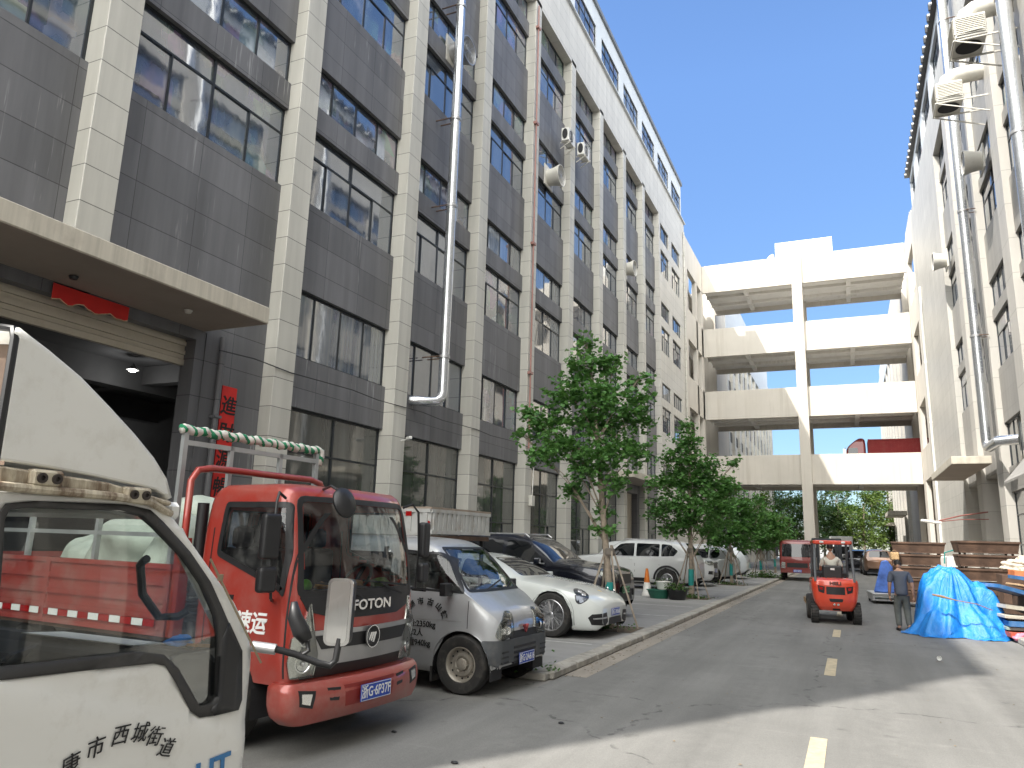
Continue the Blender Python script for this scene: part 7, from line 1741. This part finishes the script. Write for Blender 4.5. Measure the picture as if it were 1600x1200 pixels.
# driver
def driver():
    t = empty('person', FM @ Vector((.95, 0, 1.18)), radians(96), 'driver in a cream T-shirt seated in the forklift, seen from behind', 'person')
    P = [[(0, 0, .02, .13, 'pel'), (-.02, 0, .18, .14), (-.03, 0, .34, .155, 'ch'), (0, 0, .47, .10, 'nk'), (.02, 0, .56, .055), (.04, 0, .63, .06)]]
    for s in (-1, 1):
        P.append(['pel', (.10, s*.10, .0, .095), (.42, s*.13, .04, .07), (.50, s*.13, -.02, .065), (.52, s*.13, -.36, .045), (.62, s*.13, -.40, .04)])
        hx = (.33, s*.12, .26)
        P.append(['nk', (-.01, s*.17, .42, .065), (.02, s*.24, .24, .048), (.10, s*.27, .14, .042), (.24, s*.19, .20, .032), hx+(.026,)])
    o = skinned('body', MT['skin'], P, t)
    P2 = [[(0, 0, .02, .145, 'pel'), (-.02, 0, .18, .155), (-.03, 0, .34, .17, 'ch'), (0, 0, .45, .115, 'nk'), (.01, 0, .50, .07)]]
    for s in (-1, 1): P2.append(['nk', (-.01, s*.175, .42, .078), (.01, s*.23, .28, .068), (.02, s*.25, .22, .064)])
    skinned('t_shirt', M('cream t-shirt cloth', (.62, .60, .52), .8, var=.08, scale=5, bmp=.2), P2, t)
    P3 = [[(0, 0, -.02, .145, 'pel'), (-.01, 0, .06, .145)]]
    for s in (-1, 1): P3.append(['pel', (.10, s*.10, .0, .105), (.42, s*.13, .04, .082), (.50, s*.13, -.02, .078), (.52, s*.13, -.34, .06)])
    skinned('trousers', M('dark trouser cloth', (.03, .03, .035), .85), P3, t)
    head(t, (.05, 0, .74), -pi/2)
    for s in (-1, 1):
        hc = [(x, y, z, r) for ch in hand((.33, s*.12, .26), (.5, -s*.3, .1), (.2, 0, -1)) for x, y, z, r in ch]
        for ch in hand((.33, s*.12, .26), (.5, -s*.3, .1), (.2, 0, -1)): skinned('finger', MT['skin'], [ch], t, 1)
driver()
# ================================================================ WALKING MAN
def walker():
    t = empty('person', (1.05, 20.9, 0), radians(8), 'man in a dark grey T-shirt and grey trousers walking away beside the blue tarpaulin', 'person')
    # local: walks towards +y, slightly bent forward
    J = dict(pel=(0, 0, .88), ch=(0, .10, 1.22), nk=(0, .16, 1.38))
    body = [[(0, .01, .90, .085, 'pel'), (0, .05, 1.03, .10), (0, .09, 1.20, .135, 'ch'), (0, .13, 1.33, .11, 'nk'), (0, .18, 1.42, .055), (0, .21, 1.48, .06)],
            ['pel', (-.09, .02, .82, .085), (-.10, .06, .46, .055), (-.10, -.02, .12, .04), (-.10, -.03, .07, .04), (-.11, .10, .035, .035), (-.11, .17, .03, .025)],
            ['pel', (.09, .0, .82, .085), (.10, .02, .46, .055), (.10, -.14, .14, .04), (.10, -.16, .10, .04), (.10, -.04, .04, .035), (.10, .03, .03, .025)],
            ['nk', (-.18, .10, 1.32, .06), (-.24, .05, 1.08, .045), (-.24, .14, .86, .035), (-.235, .17, .80, .028)],
            ['nk', (.18, .10, 1.32, .06), (.25, .02, 1.08, .045), (.27, .06, .85, .035), (.275, .08, .79, .028)]]
    skinned('body', MT['skin'], body, t)
    tee = [[(0, -.02, .78, .15, 'pel'), (0, .0, .90, .155), (0, .04, 1.04, .155), (0, .09, 1.20, .165, 'ch'), (0, .125, 1.32, .125, 'nk'), (0, .15, 1.37, .07)],
           ['nk', (-.18, .10, 1.32, .078), (-.225, .065, 1.17, .068), (-.235, .055, 1.10, .066)], ['nk', (.18, .10, 1.32, .078), (.23, .05, 1.17, .068), (.24, .04, 1.10, .066)]]
    skinned('t_shirt', M('dark grey blue t-shirt', (.075, .085, .11), .85, var=.12, scale=7, bmp=.3), tee, t)
    trs = [[(0, 0, .90, .125, 'pel'), (0, 0, .82, .13)], ['pel', (-.09, .02, .78, .105), (-.10, .06, .46, .085), (-.10, .0, .16, .072), (-.10, -.01, .10, .070)], ['pel', (.09, 0, .78, .105), (.10, .02, .46, .085), (.10, -.11, .17, .072), (.10, -.13, .12, .070)]]
    skinned('trousers', M('washed grey trousers', (.10, .105, .095), .9, var=.2, scale=6, bmp=.4), trs, t)
    for x, y, z, s in ((-.105, .06, .035, 1), (.10, -.06, .05, 1)):
        sh = lump('shoe', (.052, .135, .055), (x, y, z), MT['black'], t, seed=2, amp=.02)
    head(t, (0, .235, 1.545), 0, -.45)
    for s, c, d in ((-1, (-.235, .17, .80), (0, .25, -1)), (1, (.275, .08, .79), (0, .1, -1))):
        for ch in hand(c, d, (-s*.9, .3, 0)): skinned('finger', MT['skin'], [ch], t, 1)
        MB().obox(Matrix.Translation(Vector(c)+Vector(d).normalized()*.045), .035, .075, .095).build('palm', MT['skin'], t, bevel=.015, seg=2)
    return t
walker()
# flat trolley ahead of him with a carton and a blue bag on it
t = empty('trolley', (.95, 31.2, 0), radians(5), 'low silver platform trolley in the road ahead of the walking man', 'trolley')
MB().box(-.45, .55, -.9, .9, .30, .38).build('deck', MT['silverp'], t, bevel=.02); MB().box(-.42, .52, -.86, .86, .12, .16).box(-.42, -.36, -.86, .86, .16, .3).box(.46, .52, -.86, .86, .16, .3).build('frame', MT['silverp'], t)
for x in (-.36, .44):
    for y in (-.75, .75): MB().lathe([(.02, -.03), (.07, -.03), (.07, .03), (.02, .03)], Matrix.Translation((x, y, .07)) @ Matrix.Rotation(pi/2, 4, 'Y'), 14).build('castor', MT['rubber'], t)
bg_ = MB().prism([(-.30, 0), (.42, 0), (.36, .9), (.2, 1.15), (.0, 1.1), (-.1, .7)], lambda u, v, q: (u, q, v), -.12, .12); o = bg_.build('plastic_bag', None or M('blue and pink printed sheet', (.10, .22, .75), .35, var=.5, scale=2.5), bevel=.04); o.location = (.95, 30.6, .385); tag(o, 'blue and pink plastic-wrapped bundle standing on the silver trolley', 'bundle')
# ================================================================ BLUE TARPAULIN HEAP
def tarp():
    rn = random.Random(11); n = 110; mm = 90; P = []
    ph = [rn.uniform(0, 6.28) for _ in range(12)]
    def hgt(a, r):
        # body of the heap: a tall hump with a lower apron towards the camera
        x, y = r*cos(a), r*sin(a)
        q = [1.46*math.exp(-((x+.02)/.50)**4-((y-.25)/.75)**4), 1.34*math.exp(-((x+.36)/.40)**4-((y-.35)/.62)**4), 1.20*math.exp(-((x-.54)/.44)**4-((y-.25)/.62)**4), .62*math.exp(-((x+.05)/.85)**4-((y+.32)/.46)**4), .45*math.exp(-((x-.85)/.3)**4-((y+.1)/.5)**4)]
        return sum(v**7 for v in q)**(1/7)+.05*math.exp(-((x-.02)/.13)**2)*(y > -.3)
    for i in range(n):
        a = 2*pi*i/n; row = []
        R = 1.02+.10*sin(3*a+ph[0])+.06*sin(7*a+ph[1])+.035*sin(13*a+ph[2]); ex = 1.12; ey = 1.0
        if sin(a) < 0: ey = .98+.1*sin(5*a)
        for j in range(mm):
            s = j/(mm-1); r = s*R; x, y = r*cos(a)*ex, r*sin(a)*ey; h = hgt(math.atan2(y, x), sqrt(x*x+y*y))
            fold = (.030*sin(9*a+ph[3]+2*s+1.5*sin(3*a))+.018*sin(17*a+ph[4]-3*s+2*sin(5*a))+.007*sin(31*a+ph[5]))*min(1, s*1.8)*(1 if s < .9 else .5)
            cr = .020*sin(17*x+ph[6]+4*sin(6*y))*sin(15*y+ph[7]+3*sin(5*x))+.010*sin(37*x+11*y+ph[8]+3*sin(9*y))
            z = h*(1-s**6)+fold*(.4+h*.5)+cr*.8+.012
            x += cos(a)*fold*1.1; y += sin(a)*fold*1.1
            row.append((x, y, max(.012+.01*sin(11*a)*(s > .95), z)))
        P.append(row)
    mb = MB().grid(P, closeu=True)
    m, nt, p = newmat('blue tarpaulin'); co = objco(nt); a_ = noise(nt, co, 2.2, 5); c = noise(nt, co, 7, 6, .7, stretch=(1, 1, .4)); w_ = noise(nt, co, 60, 2)
    L(nt, mixc(nt, ramp(nt, a_, .3, .7), (.006, .15, .52), (.03, .27, .72)), p.inputs['Base Color']); setp(p, rough=.32, spec=.5)
    bump(nt, p, mth(nt, 'ADD', c, mth(nt, 'MULTIPLY', w_, .05)), .7, .06)
    o = mb.build('tarpaulin', m, smooth=True); o.location = (2.12, 20.7, 0); o.rotation_euler = (0, 0, .08); o.modifiers.new('thickness', 'SOLIDIFY').thickness = .004
    tag(o, 'bright blue tarpaulin draped over a heap at the right side of the road', 'tarpaulin')
tarp()
o = MB().tube([(1.62, 19.82, .93), (1.80, 19.72, .90)], [.022, .03], 8).tube([(1.80, 19.72, .90), (2.05, 19.66, .84), (2.45, 19.68, .78), (2.75, 19.8, .66)], [.03, .012, .011, .010], 8).build('broom', MT['wood'], smooth=40); tag(o, 'long wooden handle lying across the blue tarpaulin', 'handle')
# ================================================================ STACKED STEEL BINS
def bin_(loc, w_, d_, h_, label, grp, rz=0, n=0):
    t = empty('steel_bin', loc, rz, label, 'bin', grp); b = MB(); fl = .06; T = .02
    b.prism([(-w_/2, 0), (w_/2, 0), (w_/2, T), (-w_/2, T)], lambda u, v, q: (u, q, v), -d_/2, d_/2)
    for sg in (-1, 1):
        b.add([(-w_/2, sg*d_/2, 0), (w_/2, sg*d_/2, 0), (w_/2+fl, sg*(d_/2+fl), h_), (-w_/2-fl, sg*(d_/2+fl), h_)], [(0, 1, 2, 3)])
        b.add([(sg*w_/2, -d_/2, 0), (sg*w_/2, d_/2, 0), (sg*(w_/2+fl), d_/2+fl, h_), (sg*(w_/2+fl), -d_/2-fl, h_)], [(0, 1, 2, 3)])
    o = b.build('tray', MT['rust'], t, fixn=False); o.modifiers.new('thickness', 'SOLIDIFY').thickness = .02
    r = MB(); zt = h_
    for sg in (-1, 1): r.box(-w_/2-fl-.02, w_/2+fl+.02, sg*(d_/2+fl)-.025, sg*(d_/2+fl)+.025, zt-.03, zt+.03); r.box(sg*(w_/2+fl)-.025, sg*(w_/2+fl)+.025, -d_/2-fl, d_/2+fl, zt-.028, zt+.028)
    r.build('rim', MT['rust'], t)
    f = MB()
    for x in (-w_/2+.1, w_/2-.16):
        for y in (-d_/2+.05, d_/2-.11): f.box(x, x+.06, y, y+.06, -.08, 0)
    f.build('foot', MT['dkin'], t)
for i in range(5): bin_((3.88+.015*(i % 2), 28.2, .20+.44*i-.02*i), 1.55, 1.0, .33, ['bottom', 'second lowest', 'middle', 'second highest', 'top'][i]+' brown steel bin of the right-hand stack by the doorway', 'stacked brown steel bins', radians(3-2*(i % 2)))
for i in range(5): bin_((2.12+.02*(i % 2), 30.0, .18+.43*i-.02*i), 1.5, 1.0, .33, ['bottom', 'second lowest', 'middle', 'second highest', 'top'][i]+' brown steel bin of the left-hand stack nearer the road', 'stacked brown steel bins', radians(-2+3*(i % 2)))
# ================================================================ BOARDS, FRAMES AND RUBBISH AT THE RIGHT EDGE
bl = M('faded blue board', (.035, .13, .30), .6, var=.2, scale=3, dirt=((.35, .33, .3), .4, 3)); orm = M('orange board', (.55, .17, .06), .6, var=.2, scale=3); rd = M('brick red sheet', (.35, .07, .04), .6, var=.2, scale=4); gr = M('grey green sheet', (.25, .32, .28), .6, var=.15); wh = M('grubby white board', (.40, .37, .31), .6, var=.12, dirt=((.3, .25, .2), .4, 4))
def board(c, sx, sy, sz, yaw, tilt, mat, label, nm='board', frame=None, roll=0):
    t = MB().obox(Matrix(), sx, sy, sz)
    o = t.build(nm, mat, bevel=min(.01, sz*.3)); o.location = c; o.rotation_euler = (radians(roll), radians(tilt), radians(yaw)); tag(o, label, 'board', 'boards and panels piled at the right')
    if frame:
        f = MB()
        for s in (-1, 1): f.box(-sx/2-.01, sx/2+.01, s*sy/2-.02, s*sy/2+.02, -sz/2-.012, sz/2+.012); f.box(s*sx/2-.02, s*sx/2+.02, -sy/2, sy/2, -sz/2-.011, sz/2+.011)
        f.build('frame', frame, o)
    return o
board((3.55, 21.1, .98), 1.5, .9, .06, 20, 14, bl, 'top faded blue panel leaning down behind the tarpaulin', frame=bl)
board((3.7, 20.7, .66), 1.5, .8, .06, 14, 6, bl, 'second blue panel, white rimmed, under the top blue one', frame=wh)
board((3.75, 20.4, .50), 1.6, .6, .07, 8, 2, wh, 'long white board between the blue panels')
board((3.8, 20.5, .38), 1.5, .8, .09, 5, 0, bl, 'lowest blue panel just above the grey green sheet', frame=bl)
board((3.75, 20.6, .27), 1.5, .9, .07, 3, 0, gr, 'grey green sheet near the bottom of the pile')
board((3.72, 20.4, .15), 1.4, .8, .11, 6, 0, rd, 'brick red sheet at the bottom of the pile')
board((4.15, 22.0, 1.25), 1.2, .8, .06, 5, 8, bl, 'short blue panel highest on the right', frame=bl)
board((4.2, 22.8, 1.36), 1.1, .9, .18, 0, 4, orm, 'orange box panel at the right edge of the picture')
board((4.1, 21.9, 1.06), 1.3, .7, .05, 12, 10, M('bare plywood', (.42, .28, .16), .7, var=.2), 'bare plywood offcut under the short blue panel')
board((4.1, 21.6, .78), 1.1, 1.6, .5, 0, 0, MT['rust'], 'dark rusty crate the boards lean on', 'crate')
tag(lump('plastic_sack', (.16, .13, .10), (3.25, 19.9, .10), M('pink plastic sheet', (.65, .22, .30), .4, var=.2, scale=10), seed=31, amp=.3), 'crumpled pink plastic sack on the ground by the tarpaulin corner', 'sack')
for i, (x, y, z, r) in enumerate(((4.0, 24.6, 1.50, .22), (4.3, 24.9, 1.62, .25), (4.55, 24.5, 1.5, .2), (4.2, 24.3, 1.42, .16))):
    tag(lump('rubbish_bag', (r*1.3, r, r*.7), (x, y, z), M('grubby cream bag %d' % i, (.48, .42, .34), .7, var=.4, scale=9), seed=50+i, amp=.3), ['leftmost crumpled cream bag', 'tallest crumpled cream bag', 'rightmost crumpled cream bag', 'smallest crumpled cream bag'][i]+' on the pile beneath the pillar', 'bag', 'cream rubbish bags')
board((4.25, 24.6, .68), 1.2, .9, 1.3, 0, 0, MT['rust'], 'brown steel box under the cream bags', 'crate')
# tricycle-like bits between the stacks, with bottles
t = empty('handcart', (3.05, 29.3, 0), radians(10), 'white and blue handcart standing between the two bin stacks', 'cart')
MB().box(-.28, .28, -.3, .3, .9, 1.75).build('tank', MT['pvc'], t, bevel=.08, seg=3); MB().box(-.3, .3, -.32, .32, .1, .2).box(-.28, -.22, -.3, -.24, .2, .9).box(.22, .28, -.3, -.24, .2, .9).build('frame', MT['silverp'], t)
MB().tube([(-.32, -.34, 1.5), (-.30, -.36, 1.85), (0, -.36, 1.95), (.30, -.36, 1.85), (.34, -.34, 1.4)], .022, 8).build('handle', MT['teal'], t, smooth=40)
for s in (-1, 1): MB().lathe([(.05, -.03), (.16, -.03), (.16, .03), (.05, .03)], Matrix.Translation((s*.33, 0, .16)) @ Matrix.Rotation(pi/2, 4, 'Y'), 18).build('wheel', MT['rubber'], t)
t = empty('basket', (1.35, 29.4, 1.55), .2, 'small woven basket box hung on the corner of the left bin stack', 'basket')
MB().box(-.13, .13, -.12, .12, 0, .26).build('box', M('woven tan basket', (.45, .30, .15), .8, var=.4, scale=30, bmp=.5), t, bevel=.03); MB().tube([(-.1, 0, .26), (0, 0, .34), (.1, 0, .26)], .012, 6).build('handle', MT['wood'], t)
# ================================================================ SMALL THINGS ON THE PAVEMENT
t = empty('bollard', (-6.55, 26.3, .1), 0, 'short orange and white plastic bollard near the white SUV wheel', 'bollard')
MB().lathe([(0, 0), (.19, 0), (.19, .05), (.15, .12), (.12, .40), (.10, .45)], Matrix(), 20).build('base', MT['pvc'], t, smooth=40); MB().lathe([(.10, .45), (.07, .72), (.05, .86), (.04, .92), (0, .92)], Matrix(), 20).build('post', M('orange plastic', (.65, .18, .02), .5), t, smooth=40)
def pot(loc, r, h, mat, label, plant=0, nm='plant_pot'):
    t = empty(nm, loc, 0, label, 'pot'); MB().lathe([(0, 0), (r*.75, 0), (r, h*.9), (r*1.08, h*.92), (r*1.08, h), (r*.95, h), (r*.9, h*.8), (0, h*.78)], Matrix(), 24).build('pot', mat, t, smooth=40)
    if plant:
        rn = random.Random(int(r*100)); f = MB(); leaf_cloud(f, [(rn.gauss(0, r*.6), rn.gauss(0, r*.6), h+abs(rn.gauss(0, plant))) for _ in range(160)], .09, rn, False); f.build('leaves', MT['leafd'], t, fixn=False)
pot((-5.95, 25.5, .1), .38, .28, M('dark green tub', (.02, .12, .08), .5), 'wide dark green tub on the pavement by the second tree')
pot((-5.86, 25.7, .38), .24, .26, MT['pvc'], 'white bucket standing in the dark green tub', nm='bucket')
pot((-5.3, 25.3, .1), .34, .32, MT['black'], 'black planter with trailing weeds beside the second tree', .10)
pot((-6.1, 26.6, .1), .25, .3, MT['black'], 'small planter with bushy weeds behind the green tub', .14)
# rubbish specks and a crushed cup in the road
o = MB().lathe([(.03, 0), (.04, .07), (.036, .07), (.026, .004), (0, .004)], Matrix.Rotation(1.4, 4, 'X'), 12).build('paper_cup', MT['white'], smooth=40); o.location = (1.30, 15.7, .045); tag(o, 'crushed white paper cup lying in the road', 'cup')
for i, (x, y) in enumerate(((-4.2, 6.7), (-3.2, 6.1), (-2.9, 7.9))): 
    o = lump('pebble', (.03, .022, .012), (x, y, .014), MT['black'], seed=i, amp=.2); tag(o, ['dark pebble on the asphalt in front of the red bumper', 'dark pebble nearest the shadow edge', 'dark pebble in front of the silver van'][i], 'pebble', 'dark pebbles on the asphalt')
# solar heater or fence rails at the left far end: cable tray on the far left
t = empty('roof_antenna', (-11.3, 52, 30.6), 0, 'small thin antenna on the roof edge of the left block', 'antenna') if False else None
